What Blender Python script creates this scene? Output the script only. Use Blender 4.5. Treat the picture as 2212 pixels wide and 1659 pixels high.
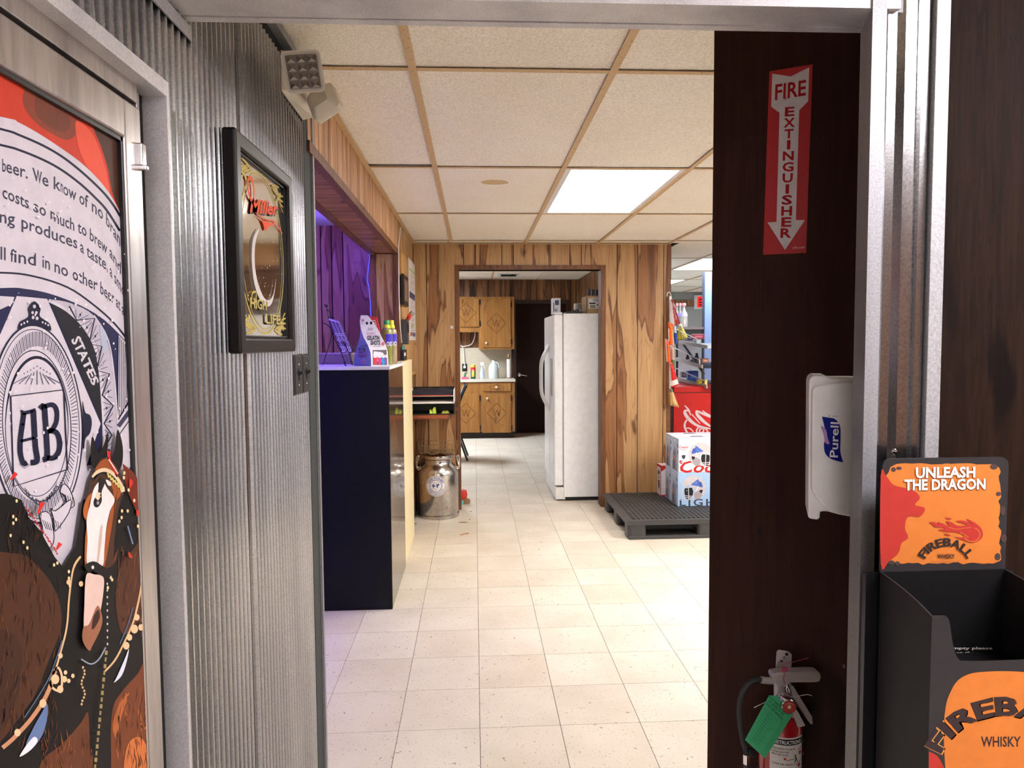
import bpy, bmesh, math, random
from mathutils import Vector, Matrix
random.seed(7)
PI = math.pi
for o in list(bpy.data.objects):
    bpy.data.objects.remove(o, do_unlink=True)
SC = bpy.context.scene
COL = SC.collection

# ------------------------------------------------------------------ camera
FPX, YAW, PITCH, ROLL, EYE = 1521.064, 0.0530007, 0.0584318, -0.0069027, 1.44793
def cam_axes():
    cy, sy, cp, sp = math.cos(YAW), math.sin(YAW), math.cos(PITCH), math.sin(PITCH)
    f = Vector((sy*cp, cy*cp, -sp)); r = Vector((cy, -sy, 0)); u = r.cross(f)
    c, s = math.cos(ROLL), math.sin(ROLL)
    return c*r + s*u, -s*r + c*u, f
CR, CU, CF = cam_axes()
CAM = Vector((0, 0, EYE))
cd = bpy.data.cameras.new('camera'); co = bpy.data.objects.new('camera', cd); COL.objects.link(co)
co.matrix_world = Matrix(((CR.x, CU.x, -CF.x, 0), (CR.y, CU.y, -CF.y, 0), (CR.z, CU.z, -CF.z, EYE), (0, 0, 0, 1)))
cd.sensor_width = 36; cd.sensor_fit = 'HORIZONTAL'; cd.lens = FPX/2212*36; cd.clip_start = 0.02
SC.camera = co
# ------------------------------------------------------------------ world and exposure
w = bpy.data.worlds.new('world'); SC.world = w; w.use_nodes = True
w.node_tree.nodes['Background'].inputs[0].default_value = (0.6, 0.65, 0.75, 1)
w.node_tree.nodes['Background'].inputs[1].default_value = 0.02
SC.view_settings.view_transform = 'Standard'; SC.view_settings.look = 'None'
SC.view_settings.gamma = 1; SC.view_settings.use_curve_mapping = False
SC.view_settings.exposure = 0.0
L_MAIN = 26.0      # radiance of the ceiling panels in the paneled room
L_NEAR = 46.0       # panels of the room the camera stands in
L_STORE = 24.0
L_KITCHEN = 78.0
L_PURPLE = 300.0

# ------------------------------------------------------------------ pixel rays (a pixel gives a direction only)
def ray(u, v):
    return CR*((u-1106)/FPX) - CU*((v-829.5)/FPX) + CF
def pX(u, v, x): d = ray(u, v); return CAM + d*(x/d.x)
def pY(u, v, y): d = ray(u, v); return CAM + d*(y/d.y)
def pZ(u, v, z): d = ray(u, v); return CAM + d*((z-EYE)/d.z)
def pP(u, v, q, n): d = ray(u, v); return CAM + d*((Vector(q)-CAM).dot(n)/d.dot(n))
def K(ox, oy, sc): return lambda pts: [(ox+x*sc, oy+y*sc) for x, y in pts]

# ------------------------------------------------------------------ materials
def lin(c):
    def g(a):
        a /= 255.0
        return a/12.92 if a <= 0.04045 else ((a+0.055)/1.055)**2.4
    return (g(c[0]), g(c[1]), g(c[2]), 1)
MATS = {}
class N:
    def __init__(s, name):
        s.m = bpy.data.materials.new(name); s.m.use_nodes = True; s.t = s.m.node_tree
        s.b = s.t.nodes['Principled BSDF']; MATS[name] = s.m
    def n(s, typ, **kw):
        x = s.t.nodes.new(typ)
        for k, v in kw.items():
            if k in x.inputs: x.inputs[k].default_value = v
            else: setattr(x, k, v)
        return x
    def l(s, a, b): s.t.links.new(a, b)
    def pos(s, sx, sy, sz, rnd=0.0, obj=False):
        if obj: src = s.n('ShaderNodeTexCoord').outputs['Object']
        else: src = s.n('ShaderNodeNewGeometry').outputs['Position']
        if rnd:
            oi = s.n('ShaderNodeObjectInfo'); mu = s.n('ShaderNodeMath', operation='MULTIPLY'); mu.inputs[1].default_value = rnd
            s.l(oi.outputs['Random'], mu.inputs[0])
            ad = s.n('ShaderNodeVectorMath', operation='ADD'); s.l(src, ad.inputs[0]); s.l(mu.outputs[0], ad.inputs[1]); src = ad.outputs[0]
        mp = s.n('ShaderNodeVectorMath', operation='MULTIPLY'); mp.inputs[1].default_value = (sx, sy, sz)
        s.l(src, mp.inputs[0]); return mp.outputs[0]
    def noise(s, vec, scale=1, detail=3, rough=.5, dist=0):
        x = s.n('ShaderNodeTexNoise'); s.l(vec, x.inputs['Vector'])
        x.inputs['Scale'].default_value = scale; x.inputs['Detail'].default_value = detail
        x.inputs['Roughness'].default_value = rough; x.inputs['Distortion'].default_value = dist
        return x.outputs['Fac']
    def ramp(s, fac, stops):
        r = s.n('ShaderNodeValToRGB'); e = r.color_ramp.elements
        while len(e) < len(stops): e.new(.5)
        for el, (p, c) in zip(e, stops): el.position = p; el.color = lin(c) if len(c) == 3 else c
        s.l(fac, r.inputs[0]); return r.outputs[0]
    def mix(s, fac, a, b, typ='MIX'):
        x = s.n('ShaderNodeMix', data_type='RGBA', blend_type=typ)
        for i, q in ((0, fac), (6, a), (7, b)):
            if hasattr(q, 'is_linked'): s.l(q, x.inputs[i])
            else: x.inputs[i].default_value = q if not isinstance(q, tuple) else (lin(q) if len(q) == 3 else q)
        return x.outputs[2]
    def bump(s, h, strength=.3, dist=.002):
        b = s.n('ShaderNodeBump'); b.inputs['Strength'].default_value = strength; b.inputs['Distance'].default_value = dist
        s.l(h, b.inputs['Height']); s.l(b.outputs[0], s.b.inputs['Normal'])
def mat(name, c, rough=.5, metal=0, coat=0, trans=0, alpha=1, emit=None, es=0, spec=.5, bump=0):
    if name in MATS: return MATS[name]
    k = N(name); b = k.b
    b.inputs['Base Color'].default_value = lin(c); b.inputs['Roughness'].default_value = rough
    b.inputs['Metallic'].default_value = metal; b.inputs['Coat Weight'].default_value = coat
    b.inputs['Transmission Weight'].default_value = trans; b.inputs['Alpha'].default_value = alpha
    b.inputs['Specular IOR Level'].default_value = spec
    if emit: b.inputs['Emission Color'].default_value = lin(emit); b.inputs['Emission Strength'].default_value = es
    # faint procedural wear so that no surface is perfectly even
    if not trans and not emit:
        f = k.noise(k.pos(22, 22, 22), 1, 4, .6)
        c1 = tuple(max(0, x*.975) for x in c); c2 = tuple(min(255, x*1.02) for x in c)
        k.l(k.ramp(f, [(.3, c1), (.7, c2)]), b.inputs['Base Color'])
        if bump: k.bump(k.noise(k.pos(1, 1, 1), bump, 4, .6), .25, .001)
    return k.m

def wood_mat(name, dark, mid, light, hs=1.0, rough=.42, vert=True, thr=(.30, .46, .60), fig=.55, spec=.4, stops=None):
    k = N(name)
    zc = .075
    v = k.pos(1, 1, zc, 37.0) if vert else k.pos(zc, 1, 1, 37.0)
    warp = k.noise(v, 7*hs, 2, .5, .4)
    add = k.n('ShaderNodeVectorMath', operation='MULTIPLY_ADD'); add.inputs[1].default_value = (.09, .09, .09)
    k.l(warp, add.inputs[0]); k.l(v, add.inputs[2])
    a = k.noise(add.outputs[0], 9*hs, 2.5, .5, 1.1)
    base = k.ramp(a, stops or [(thr[0], dark), (thr[1], mid), (thr[2], light)])
    # growth-ring contours follow the same figure
    m1 = k.n('ShaderNodeMath', operation='MULTIPLY'); m1.inputs[1].default_value = 62.0; k.l(a, m1.inputs[0])
    m2 = k.n('ShaderNodeMath', operation='SINE'); k.l(m1.outputs[0], m2.inputs[0])
    ring = k.ramp(m2.outputs[0], [(.55, (255, 255, 255)), (.98, (186, 146, 112))])
    g = k.noise(k.pos(150, 150, 2.5, 11.0) if vert else k.pos(2.5, 150, 150, 11.0), 1, 2, .5)
    fine = k.ramp(g, [(.25, (222, 208, 194)), (.75, (255, 255, 255))])
    knot = k.noise(k.pos(8, 8, 2.6, 19.0), 1, 1, .4, .8)
    kn = k.ramp(knot, [(.70, (255, 255, 255)), (.78, (112, 76, 56))])
    c = k.mix(1.0, base, fine, 'MULTIPLY'); c = k.mix(fig, c, ring, 'MULTIPLY'); c = k.mix(.8, c, kn, 'MULTIPLY')
    k.l(c, k.b.inputs['Base Color']); k.b.inputs['Roughness'].default_value = rough; k.b.inputs['Specular IOR Level'].default_value = spec
    k.bump(g, .10, .0005)
    return k.m
W_PANEL = wood_mat('paneling', (0, 0, 0), (0, 0, 0), (0, 0, 0), .75, fig=.28,
                   stops=[(.27, (86, 52, 30)), (.35, (144, 98, 60)), (.435, (156, 110, 68)), (.452, (100, 62, 36)), (.472, (184, 146, 102)), (.72, (196, 158, 112))])
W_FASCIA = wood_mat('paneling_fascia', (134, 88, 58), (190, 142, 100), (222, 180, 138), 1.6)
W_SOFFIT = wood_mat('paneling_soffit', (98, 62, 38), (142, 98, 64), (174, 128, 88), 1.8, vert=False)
W_KPANEL = wood_mat('paneling_kitchen', (60, 36, 22), (120, 82, 52), (158, 114, 76))
W_PURP = wood_mat('paneling_recess', (92, 62, 50), (178, 150, 130), (214, 190, 170), .9)
W_TRIM = wood_mat('brown_trim', (84, 50, 26), (112, 70, 38), (128, 84, 48), 2.5, .45)
W_CAB = wood_mat('cabinet_wood', (136, 92, 42), (160, 112, 56), (176, 128, 68), .8, .35, True, (.2, .45, .7), .25)
W_DARK = wood_mat('dark_plywood', (44, 21, 17), (54, 28, 22), (62, 34, 26), 3.0, .55, True, (.2, .5, .8), .2, .15)
W_RWALL = wood_mat('dark_paneling', (22, 12, 7), (29, 16, 9), (35, 20, 12), 5.0, .7, fig=.3, spec=.08)
W_SHELF = wood_mat('red_shelf_wood', (110, 52, 30), (140, 72, 44), (160, 88, 56), 2.0, .35, False)

def tile_mat(name, dim=1.0, lines=False):
    k = N(name)
    p = k.pos(1, 1, 1)
    big = k.noise(k.pos(3, 3, 3, 13.0), 1, 3, .5)
    base = k.ramp(big, [(.3, (204, 193, 177)), (.7, (219, 210, 195))])
    sp1 = k.noise(p, 120, 2, .6, .4)
    dk = k.ramp(sp1, [(.64, (255, 255, 255)), (.70, (196, 176, 150))])
    sp2 = k.noise(k.pos(1, 1, 1, 3.0), 62, 1, .5, .8)
    dk2 = k.ramp(sp2, [(.72, (255, 255, 255)), (.755, (140, 120, 104))])
    c = k.mix(1.0, base, dk, 'MULTIPLY'); c = k.mix(.8, c, dk2, 'MULTIPLY')
    oi = k.n('ShaderNodeObjectInfo')
    tint = k.ramp(oi.outputs['Random'], [(0, (250, 246, 243)), (1, (255, 255, 255))])
    c = k.mix(1.0, c, tint, 'MULTIPLY')
    if lines:
        br = k.n('ShaderNodeTexBrick'); br.offset = 0; br.inputs['Scale'].default_value = 1/.3048
        br.inputs['Mortar Size'].default_value = .006; br.inputs['Brick Width'].default_value = 1; br.inputs['Row Height'].default_value = 1
        br.inputs['Color1'].default_value = br.inputs['Color2'].default_value = (1, 1, 1, 1); br.inputs['Mortar'].default_value = (.45, .42, .38, 1)
        ad = k.n('ShaderNodeVectorMath', operation='ADD'); ad.inputs[1].default_value = (-.00687, -2.5756, 0)
        k.l(k.pos(1, 1, 1), ad.inputs[0]); k.l(ad.outputs[0], br.inputs['Vector'])
        c = k.mix(1.0, c, br.outputs['Color'], 'MULTIPLY')
    k.l(c, k.b.inputs['Base Color'])
    k.b.inputs['Roughness'].default_value = .42; k.b.inputs['Specular IOR Level'].default_value = .3
    return k.m
M_TILE = tile_mat('vinyl_tile'); M_TILEFAR = tile_mat('vinyl_tile_far', lines=True)
M_GROUT = mat('floor_joint', (150, 132, 112), .8)

k = N('ceiling_tile')
f = k.noise(k.pos(1, 1, 1, 5.0), 130, 3, .6, .5)
g2 = k.noise(k.pos(1.2, 1.2, 1, 9.0), 1, 3, .6)
k.l(k.mix(1.0, k.ramp(f, [(.35, (226, 216, 200)), (.6, (246, 240, 228))]), k.ramp(g2, [(.3, (248, 244, 238)), (.7, (255, 255, 255))]), 'MULTIPLY'), k.b.inputs['Base Color'])
k.b.inputs['Roughness'].default_value = .9; k.bump(f, .7, .004); M_CTILE = k.m
k = N('ceiling_grid')
f = k.noise(k.pos(1, 1, 1), 90, 2, .7)
k.l(k.ramp(f, [(.3, (110, 80, 50)), (.36, (196, 164, 120)), (1, (204, 172, 128))]), k.b.inputs['Base Color']); k.b.inputs['Roughness'].default_value = .5; M_GRID = k.m

def galv(name, c1, c2, rough, metal=.85, sc=220, streak=False):
    k = N(name)
    f = k.noise(k.pos(1, 1, .1 if streak else 1), sc, 3, .7)
    g = k.noise(k.pos(6, 6, .8), 1, 3, .6)
    k.l(k.mix(1.0, k.ramp(f, [(.3, c1), (.7, c2)]), k.ramp(g, [(.3, (205, 205, 210)), (.7, (255, 255, 255))]), 'MULTIPLY'), k.b.inputs['Base Color'])
    k.b.inputs['Metallic'].default_value = metal
    r = k.n('ShaderNodeMapRange'); r.inputs[3].default_value = rough*.75; r.inputs[4].default_value = rough*1.3
    k.l(g, r.inputs[0]); k.l(r.outputs[0], k.b.inputs['Roughness'])
    k.bump(f, .10, .0006)
    return k.m
M_CORR = galv('corrugated_galvanized', (158, 158, 160), (204, 203, 201), .20, 1.0, 260)
M_GALV = galv('galvanized_trim', (196, 194, 194), (228, 226, 226), .45, .5, 300)
M_GALVL = galv('galvanized_pale', (140, 139, 140), (176, 175, 176), .5, .5, 260)
M_ALU = galv('door_aluminium', (176, 168, 164), (206, 198, 192), .3, .9, 60, True)
M_STEEL = galv('brushed_steel', (200, 192, 182), (226, 220, 212), .2, 1.0, 40, False)
M_CHROME = mat('chrome', (210, 210, 212), .12, 1)
M_BLACK = mat('black_plastic', (20, 20, 22), .4)
M_BLACKG = mat('black_gloss', (9, 9, 11), .3)
M_RUBBER = mat('black_rubber', (38, 42, 44), .7, bump=400)
M_VOID = mat('dark_void', (10, 9, 9), .9)
M_WHITE = mat('white_plastic', (222, 220, 218), .35)
M_FRIDGE = mat('fridge_white', (232, 232, 234), .3, bump=500)
M_GREYW = mat('painted_wall', (204, 204, 206), .8)
M_CREAM = mat('cream_laminate', (232, 216, 172), .4)
M_BEIGE = mat('beige_plastic', (206, 196, 178), .45)
M_FRAMEB = mat('black_wood_frame', (18, 12, 10), .35, spec=.25)
M_CAST = mat('cast_aluminium', (196, 186, 184), .42, .35)
k = N('mirror_glass'); k.b.inputs['Base Color'].default_value = (.78, .76, .72, 1); k.b.inputs['Metallic'].default_value = 1
f = k.noise(k.pos(30, 30, 30), 1, 4, .7)
r = k.n('ShaderNodeMapRange'); r.inputs[3].default_value = .02; r.inputs[4].default_value = .12; k.l(f, r.inputs[0]); k.l(r.outputs[0], k.b.inputs['Roughness']); M_MIRROR = k.m
k = N('clear_plastic'); k.b.inputs['Transmission Weight'].default_value = 1; k.b.inputs['Roughness'].default_value = .08; k.b.inputs['IOR'].default_value = 1.3
k.l(k.ramp(k.noise(k.pos(5, 5, 5), 1, 2, .5), [(0, (235, 238, 240)), (1, (250, 250, 250))]), k.b.inputs['Base Color']); M_CLEAR = k.m
def print_mat(name, rough, spec=.5, coat=0):
    k = N(name); a = k.n('ShaderNodeAttribute'); a.attribute_name = 'Col'
    g = k.ramp(k.noise(k.pos(40, 40, 40), 1, 3, .6), [(.3, (242, 242, 242)), (.7, (255, 255, 255))])
    k.l(k.mix(1.0, a.outputs['Color'], g, 'MULTIPLY'), k.b.inputs['Base Color'])
    k.b.inputs['Roughness'].default_value = rough; k.b.inputs['Specular IOR Level'].default_value = spec; k.b.inputs['Coat Weight'].default_value = coat
    return k.m
M_PRINT = print_mat('print', .5, .15); M_PRINTM = print_mat('print_matte', .7, .3); M_PRINTG = print_mat('print_gloss', .22)
def emis(name, c, s):
    if name in MATS: return MATS[name]
    return mat(name, c, .5, emit=c, es=s)

# ------------------------------------------------------------------ object helpers
def tag(o, label=None, cat=None, group=None, kind=None):
    if label: o['label'] = label
    if cat: o['category'] = cat
    if group: o['group'] = group
    if kind: o['kind'] = kind
    return o
def thing(name, label, cat, loc=(0, 0, 0), group=None, kind=None):
    o = bpy.data.objects.new(name, None); COL.objects.link(o); o.location = loc; o.empty_display_size = .05
    o['wl'] = tuple(loc); return tag(o, label, cat, group, kind)
def wloc(o): return Vector(o['wl']) if o is not None and 'wl' in o else Vector((0, 0, 0))
def link(me, name, parent=None, bevel=0, bseg=2, off=(0, 0, 0)):
    o = bpy.data.objects.new(name, me); COL.objects.link(o)
    if parent is not None: o.parent = parent
    if bevel:
        b = o.modifiers.new('bevel', 'BEVEL'); b.width = bevel; b.segments = bseg; b.limit_method = 'ANGLE'; b.angle_limit = math.radians(40)
    return o
class MB:
    def __init__(s): s.v = []; s.f = []; s.c = []; s.col = None
    def add(s, vs, fs):
        b = len(s.v); s.v += [Vector(p) for p in vs]
        for q in fs: s.f.append([b+i for i in q]); s.c.append(s.col)
        return s
    def box(s, x0, x1, y0, y1, z0, z1, M=None):
        vs = [Vector((x, y, z)) for x in (x0, x1) for y in (y0, y1) for z in (z0, z1)]
        if M is not None: vs = [M @ p for p in vs]
        return s.add(vs, [(0, 1, 3, 2), (4, 6, 7, 5), (0, 4, 5, 1), (2, 3, 7, 6), (0, 2, 6, 4), (1, 5, 7, 3)])
    def poly(s, pts): return s.add(pts, [list(range(len(pts)))])
    def prism(s, pts, vec):
        n = len(pts); vec = Vector(vec); p2 = [Vector(p)+vec for p in pts]
        return s.add(list(pts)+p2, [list(range(n))[::-1], [n+i for i in range(n)]] + [(i, (i+1) % n, n+(i+1) % n, n+i) for i in range(n)])
    def lathe(s, prof, c=(0, 0, 0), seg=28, M=None, cap=True):
        vs = []; fs = []; m = len(prof)
        for i in range(seg):
            a = 2*PI*i/seg
            for r, z in prof:
                p = Vector((r*math.cos(a), r*math.sin(a), z)); p = (M @ p) if M is not None else p
                vs.append(p+Vector(c))
        for i in range(seg):
            j = (i+1) % seg
            for q in range(m-1): fs.append((i*m+q, j*m+q, j*m+q+1, i*m+q+1))
        if cap:
            if prof[0][0] > 1e-6: fs.append([i*m for i in range(seg)][::-1])
            if prof[-1][0] > 1e-6: fs.append([i*m+m-1 for i in range(seg)])
        return s.add(vs, fs)
    def tube(s, path, r, seg=8, closed=False, cap=True):
        path = [Vector(p) for p in path]; n = len(path); vs = []; fs = []
        up = Vector((0, 0, 1)); prev = None
        for i, p in enumerate(path):
            a = path[i-1] if (i > 0 or closed) else p; b = path[(i+1) % n] if (i < n-1 or closed) else p
            t = (b-a).normalized()
            if prev is None:
                q = t.orthogonal().normalized()
            else:
                q = (prev - t*prev.dot(t)); q = q.normalized() if q.length > 1e-6 else t.orthogonal().normalized()
            prev = q; w_ = t.cross(q); rr = r[i] if isinstance(r, (list, tuple)) else r
            for k_ in range(seg):
                an = 2*PI*k_/seg; vs.append(p + q*(rr*math.cos(an)) + w_*(rr*math.sin(an)))
        m = n if closed else n-1
        for i in range(m):
            j = (i+1) % n
            for k_ in range(seg):
                l_ = (k_+1) % seg; fs.append((i*seg+k_, i*seg+l_, j*seg+l_, j*seg+k_))
        if cap and not closed: fs.append(list(range(seg))[::-1]); fs.append([(n-1)*seg+k_ for k_ in range(seg)])
        return s.add(vs, fs)
    def build(s, name, m, parent=None, bevel=0, smooth=False, label=None, cat=None, group=None, kind=None, bseg=2):
        off = wloc(parent)
        me = bpy.data.meshes.new(name); me.from_pydata([tuple(p-off) for p in s.v], [], s.f)
        if any(c is not None for c in s.c):
            at = me.color_attributes.new('Col', 'FLOAT_COLOR', 'CORNER'); i = 0
            vals = []
            for f_, c in zip(s.f, s.c): vals += list(lin(c or (200, 200, 200)))*len(f_)
            at.data.foreach_set('color', vals)
        me.materials.append(m)
        if smooth:
            me.shade_smooth()
            if smooth != 'full': me.set_sharp_from_angle(angle=math.radians(38))
        me.validate(); me.update()
        o = link(me, name, parent, bevel, bseg)
        o['wl'] = tuple(off); tag(o, label, cat, group, kind)
        return o
def B(name, x0, x1, y0, y1, z0, z1, m, parent=None, bevel=0, **kw):
    return MB().box(x0, x1, y0, y1, z0, z1).build(name, m, parent, bevel, **kw)
def rc(x0, y0, x1, y1, r, n=5):           # rounded rectangle outline
    o = []
    for cx, cy, a in ((x1-r, y1-r, 0), (x0+r, y1-r, 90), (x0+r, y0+r, 180), (x1-r, y0+r, 270)):
        for i in range(n+1):
            t = math.radians(a+90*i/n); o.append((cx+r*math.cos(t), cy+r*math.sin(t)))
    return o
def sm(pts, closed=False, n=6):
    P_ = [Vector(p) for p in pts]; L = len(P_); out = []
    for i in range(L if closed else L-1):
        if closed: a, b, c, d = P_[i-1], P_[i], P_[(i+1) % L], P_[(i+2) % L]
        else: a, b, c, d = P_[max(i-1, 0)], P_[i], P_[i+1], P_[min(i+2, L-1)]
        for k_ in range(n):
            t = k_/n
            out.append(tuple(.5*((2*b) + (c-a)*t + (2*a-5*b+4*c-d)*t*t + (3*b-a-3*c+d)*t**3)))
    if not closed: out.append(tuple(P_[-1]))
    return out
# flat print: polygons and lettering of one colour each, laid in thin layers on a surface
_tc = {}
def glyphs(s, bold=0.0, shear=0.0, space=1.0):
    key = (s, bold, shear, space)
    if key in _tc: return _tc[key]
    cu = bpy.data.curves.new('t', 'FONT'); cu.body = s; cu.size = 1; cu.offset = bold; cu.shear = shear; cu.resolution_u = 2; cu.space_character = space; cu.fill_mode = 'FRONT'
    ob = bpy.data.objects.new('t', cu); COL.objects.link(ob)
    me = bpy.data.meshes.new_from_object(ob)
    vs = [(v.co.x, v.co.y) for v in me.vertices]; fs = [list(p.vertices) for p in me.polygons]
    bpy.data.objects.remove(ob); bpy.data.curves.remove(cu); bpy.data.meshes.remove(me)
    _tc[key] = (vs, fs); return _tc[key]
_cap = None
def capheight():
    global _cap
    if _cap is None: _cap = max(y for x, y in glyphs('H')[0])
    return _cap
class Decal:
    def __init__(s, mapf, yd=True, eps=.00015): s.m = mapf; s.mb = MB(); s.l = 1; s.yd = yd; s.eps = eps
    def _add(s, pts, faces, col):
        s.mb.col = col; s.mb.add([s.m(x, y, s.l*s.eps) for x, y in pts], faces)
    def up(s, n=1): s.l += n; return s
    def poly(s, pts, col): s.l += .5; s._add(pts, [list(range(len(pts)))], col); return s
    def rect(s, x0, y0, x1, y1, col, nx=1):
        pts = []; 
        for i in range(nx+1): x = x0+(x1-x0)*i/nx; pts += [(x, y0), (x, y1)]
        s._add(pts, [(2*i, 2*i+2, 2*i+3, 2*i+1) for i in range(nx)], col); return s
    def stroke(s, pts, wd, col, closed=False):
        P_ = [Vector(p[:2]) for p in pts]; n = len(P_); L_ = []; R_ = []
        for i, p in enumerate(P_):
            a = P_[i-1] if (i > 0 or closed) else p; b = P_[(i+1) % n] if (i < n-1 or closed) else p
            t = (b-a); t = t.normalized() if t.length > 1e-9 else Vector((1, 0)); q = Vector((-t.y, t.x))
            ww = (wd[i] if isinstance(wd, (list, tuple)) else wd)/2
            L_.append(p+q*ww); R_.append(p-q*ww)
        vs = [tuple(p) for p in L_+R_]
        m = n if closed else n-1
        s._add(vs, [(i, (i+1) % n, n+(i+1) % n, n+i) for i in range(m)], col); return s
    def ell(s, cx, cy, rx, ry, col, n=40, rot=0, a0=0, a1=360):
        c, si = math.cos(math.radians(rot)), math.sin(math.radians(rot)); pts = []
        full = abs(a1-a0) >= 360
        for i in range(n if full else n+1):
            a = math.radians(a0+(a1-a0)*i/n); x, y = rx*math.cos(a), ry*math.sin(a); pts.append((cx+x*c-y*si, cy+x*si+y*c))
        return s.poly(pts, col)
    def ring(s, cx, cy, rx, ry, wd, col, n=48, rot=0, a0=0, a1=360):
        c, si = math.cos(math.radians(rot)), math.sin(math.radians(rot)); pts = []
        full = abs(a1-a0) >= 360
        for i in range(n if full else n+1):
            a = math.radians(a0+(a1-a0)*i/n); x, y = rx*math.cos(a), ry*math.sin(a); pts.append((cx+x*c-y*si, cy+x*si+y*c))
        return s.stroke(pts, wd, col, full)
    def text(s, t, x, y, h, col, align='C', bold=0, width=None, rot=0, shear=0, space=1.0, xs=1.0):
        vs, fs = glyphs(t, bold, shear, space)
        if not vs: return s
        k_ = h/capheight(); x0 = min(a for a, b in vs); x1 = max(a for a, b in vs)
        sx = k_*xs if width is None else width/(x1-x0)
        ox = {'L': x0, 'C': (x0+x1)/2, 'R': x1}[align]; sg = -1 if s.yd else 1
        c, si = math.cos(math.radians(rot)), math.sin(math.radians(rot)); out = []
        for a, b in vs:
            p, q = (a-ox)*sx, b*k_; p, q = p*c-q*si, p*si+q*c
            out.append((x+p, y+sg*q))
        s._add(out, fs, col); return s
    def warp(s, t, knots, h0, h1, col, bold=0, upd=(0, -1)):
        vs, fs = glyphs(t, bold); x0 = min(a for a, b in vs); x1 = max(a for a, b in vs); ch = capheight(); out = []
        for a, b in vs:
            fr = (a-x0)/(x1-x0)
            for i in range(len(knots)-1):
                if fr <= knots[i+1][0] or i == len(knots)-2: break
            f0, xa, ya = knots[i]; f1, xb, yb = knots[i+1]; q = (fr-f0)/(f1-f0)
            h = (h0+(h1-h0)*fr)*b/ch
            out.append((xa+(xb-xa)*q+upd[0]*h, ya+(yb-ya)*q+upd[1]*h))
        s._add(out, fs, col); return s
    def arc(s, t, cx, cy, rx, ry, a0, a1, h, col, bold=0, inward=False):
        vs, fs = glyphs(t, bold); x0 = min(a for a, b in vs); x1 = max(a for a, b in vs); ch = capheight(); out = []
        for a, b in vs:
            an = math.radians(a0+(a1-a0)*(a-x0)/(x1-x0)); d = h*b/ch*(-1 if inward else 1)
            out.append((cx+(rx+d)*math.cos(an), cy+(ry+d)*math.sin(an)))
        s._add(out, fs, col); return s
    def build(s, name, parent, m=None, **kw): return s.mb.build(name, m or M_PRINT, parent, **kw)
def plX(x, sg=1): return lambda u, v, l: pX(u, v, x)+Vector((sg*l, 0, 0))
def plY(y): return lambda u, v, l: pY(u, v, y)+Vector((0, -l, 0))
def frame(O, S, T, Nn):
    O, S, T, Nn = Vector(O), Vector(S), Vector(T), Vector(Nn)
    return lambda a, b, l: O+S*a+T*b+Nn*l
def cyl(cx, cy, z0, r, a0):               # a = arc length to the right as seen from the camera side, b = height
    return lambda a, b, l: Vector((cx+(r+l)*math.sin(a0+a/r), cy-(r+l)*math.cos(a0+a/r), z0+b))
# ================================================================== STRUCTURE
XL, YB, ZC = -.513, 6.08, 2.294
GX0, GXP, GY0, GYP = -.182, .6265, 2.2455, 1.223
TX0, TY0, TT = .00687, 2.5756, .3048

def struct(name, label, cat, mb, m, bevel=0, **kw):
    return mb.build(name, m, None, bevel, label=label, cat=cat, kind='structure', **kw)
# ---- floor
floor = struct('floor', 'cream speckled vinyl tile floor through all the rooms', 'floor', MB().box(-2.8, 6.6, -3.2, 12.6, -.12, -.004), M_TILEFAR)
tm = bpy.data.meshes.new('tile'); h_ = TT/2-.0011
mbt = MB().box(-h_, h_, -h_, h_, -.004, 0)
tm.from_pydata([tuple(p) for p in mbt.v], [], mbt.f); tm.materials.append(M_TILE)
def tiles(c0, c1, r0, r1):
    for r in range(r0, r1):
        for c in range(c0, c1):
            o = bpy.data.objects.new('tile', tm); COL.objects.link(o); o.parent = floor
            o.location = (TX0+(c+.5)*TT, TY0+(r+.5)*TT, 0)
tiles(-4, 7, -2, 12); tiles(-1, 4, 12, 20)
MB().box(TX0-4*TT, TX0+7*TT, TY0-2*TT, TY0+12*TT, -.0042, -.0030).box(TX0-TT, TX0+4*TT, TY0+12*TT, TY0+20*TT, -.0042, -.0030).build('joint_bed', mat('joint_dark', (70, 62, 54), .9), floor)

# ---- ceiling: dark plenum slab, tees and tiles
ceil = struct('ceiling', 'suspended ceiling of textured cream tiles in a yellowed grid', 'ceiling', MB().box(-2.8, 6.6, 1.36, 12.6, 2.62, 2.68), M_VOID)
LIGHT_CELLS = {(1, 1): 'main'}
def ctile(x0, x1, y0, y1, name='ceiling_tile', dy=0, z=None):
    z = ZC+.007 if z is None else z
    MB().box(x0+.003, x1-.003, y0+.003+dy, y1-.003+dy, z, z+.014).build(name, M_CTILE, ceil)
xs = [XL]+[GX0+GXP*i for i in range(0, 10)]
ys = [1.36]+[GY0+GYP*i for i in range(0, 4)]+[YB]
for j in range(len(ys)-1):
    for i in range(len(xs)-1):
        if (i, j) in ((2, 2), (5, 2), (5, 0), (7, 0), (7, 2)): continue          # luminaires
        dy = -.035 if (i == 0 and j == 1) else 0
        ctile(xs[i], xs[i+1], ys[j], ys[j+1]+dy)
ys2 = [YB]+[GY0+GYP*i for i in range(4, 9)]
for j in range(len(ys2)-1):
    for i in range(len(xs)-1):
        if xs[i+1] < 1.75: continue
        if (i, j) in ((5, 1), (5, 3), (7, 2)): continue
        ctile(max(xs[i], 1.78), xs[i+1], ys2[j], ys2[j+1])
for i, x in enumerate(xs[1:]):
    MB().box(x-.0125, x+.0125, 1.36, YB if x < 1.75 else 12, ZC, ZC+.0025).build('main_tee', M_GRID, ceil)
    MB().box(x-.0025, x+.0025, 1.36, YB if x < 1.75 else 12, ZC+.002, ZC+.04).build('tee_web', M_GRID, ceil)
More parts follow.
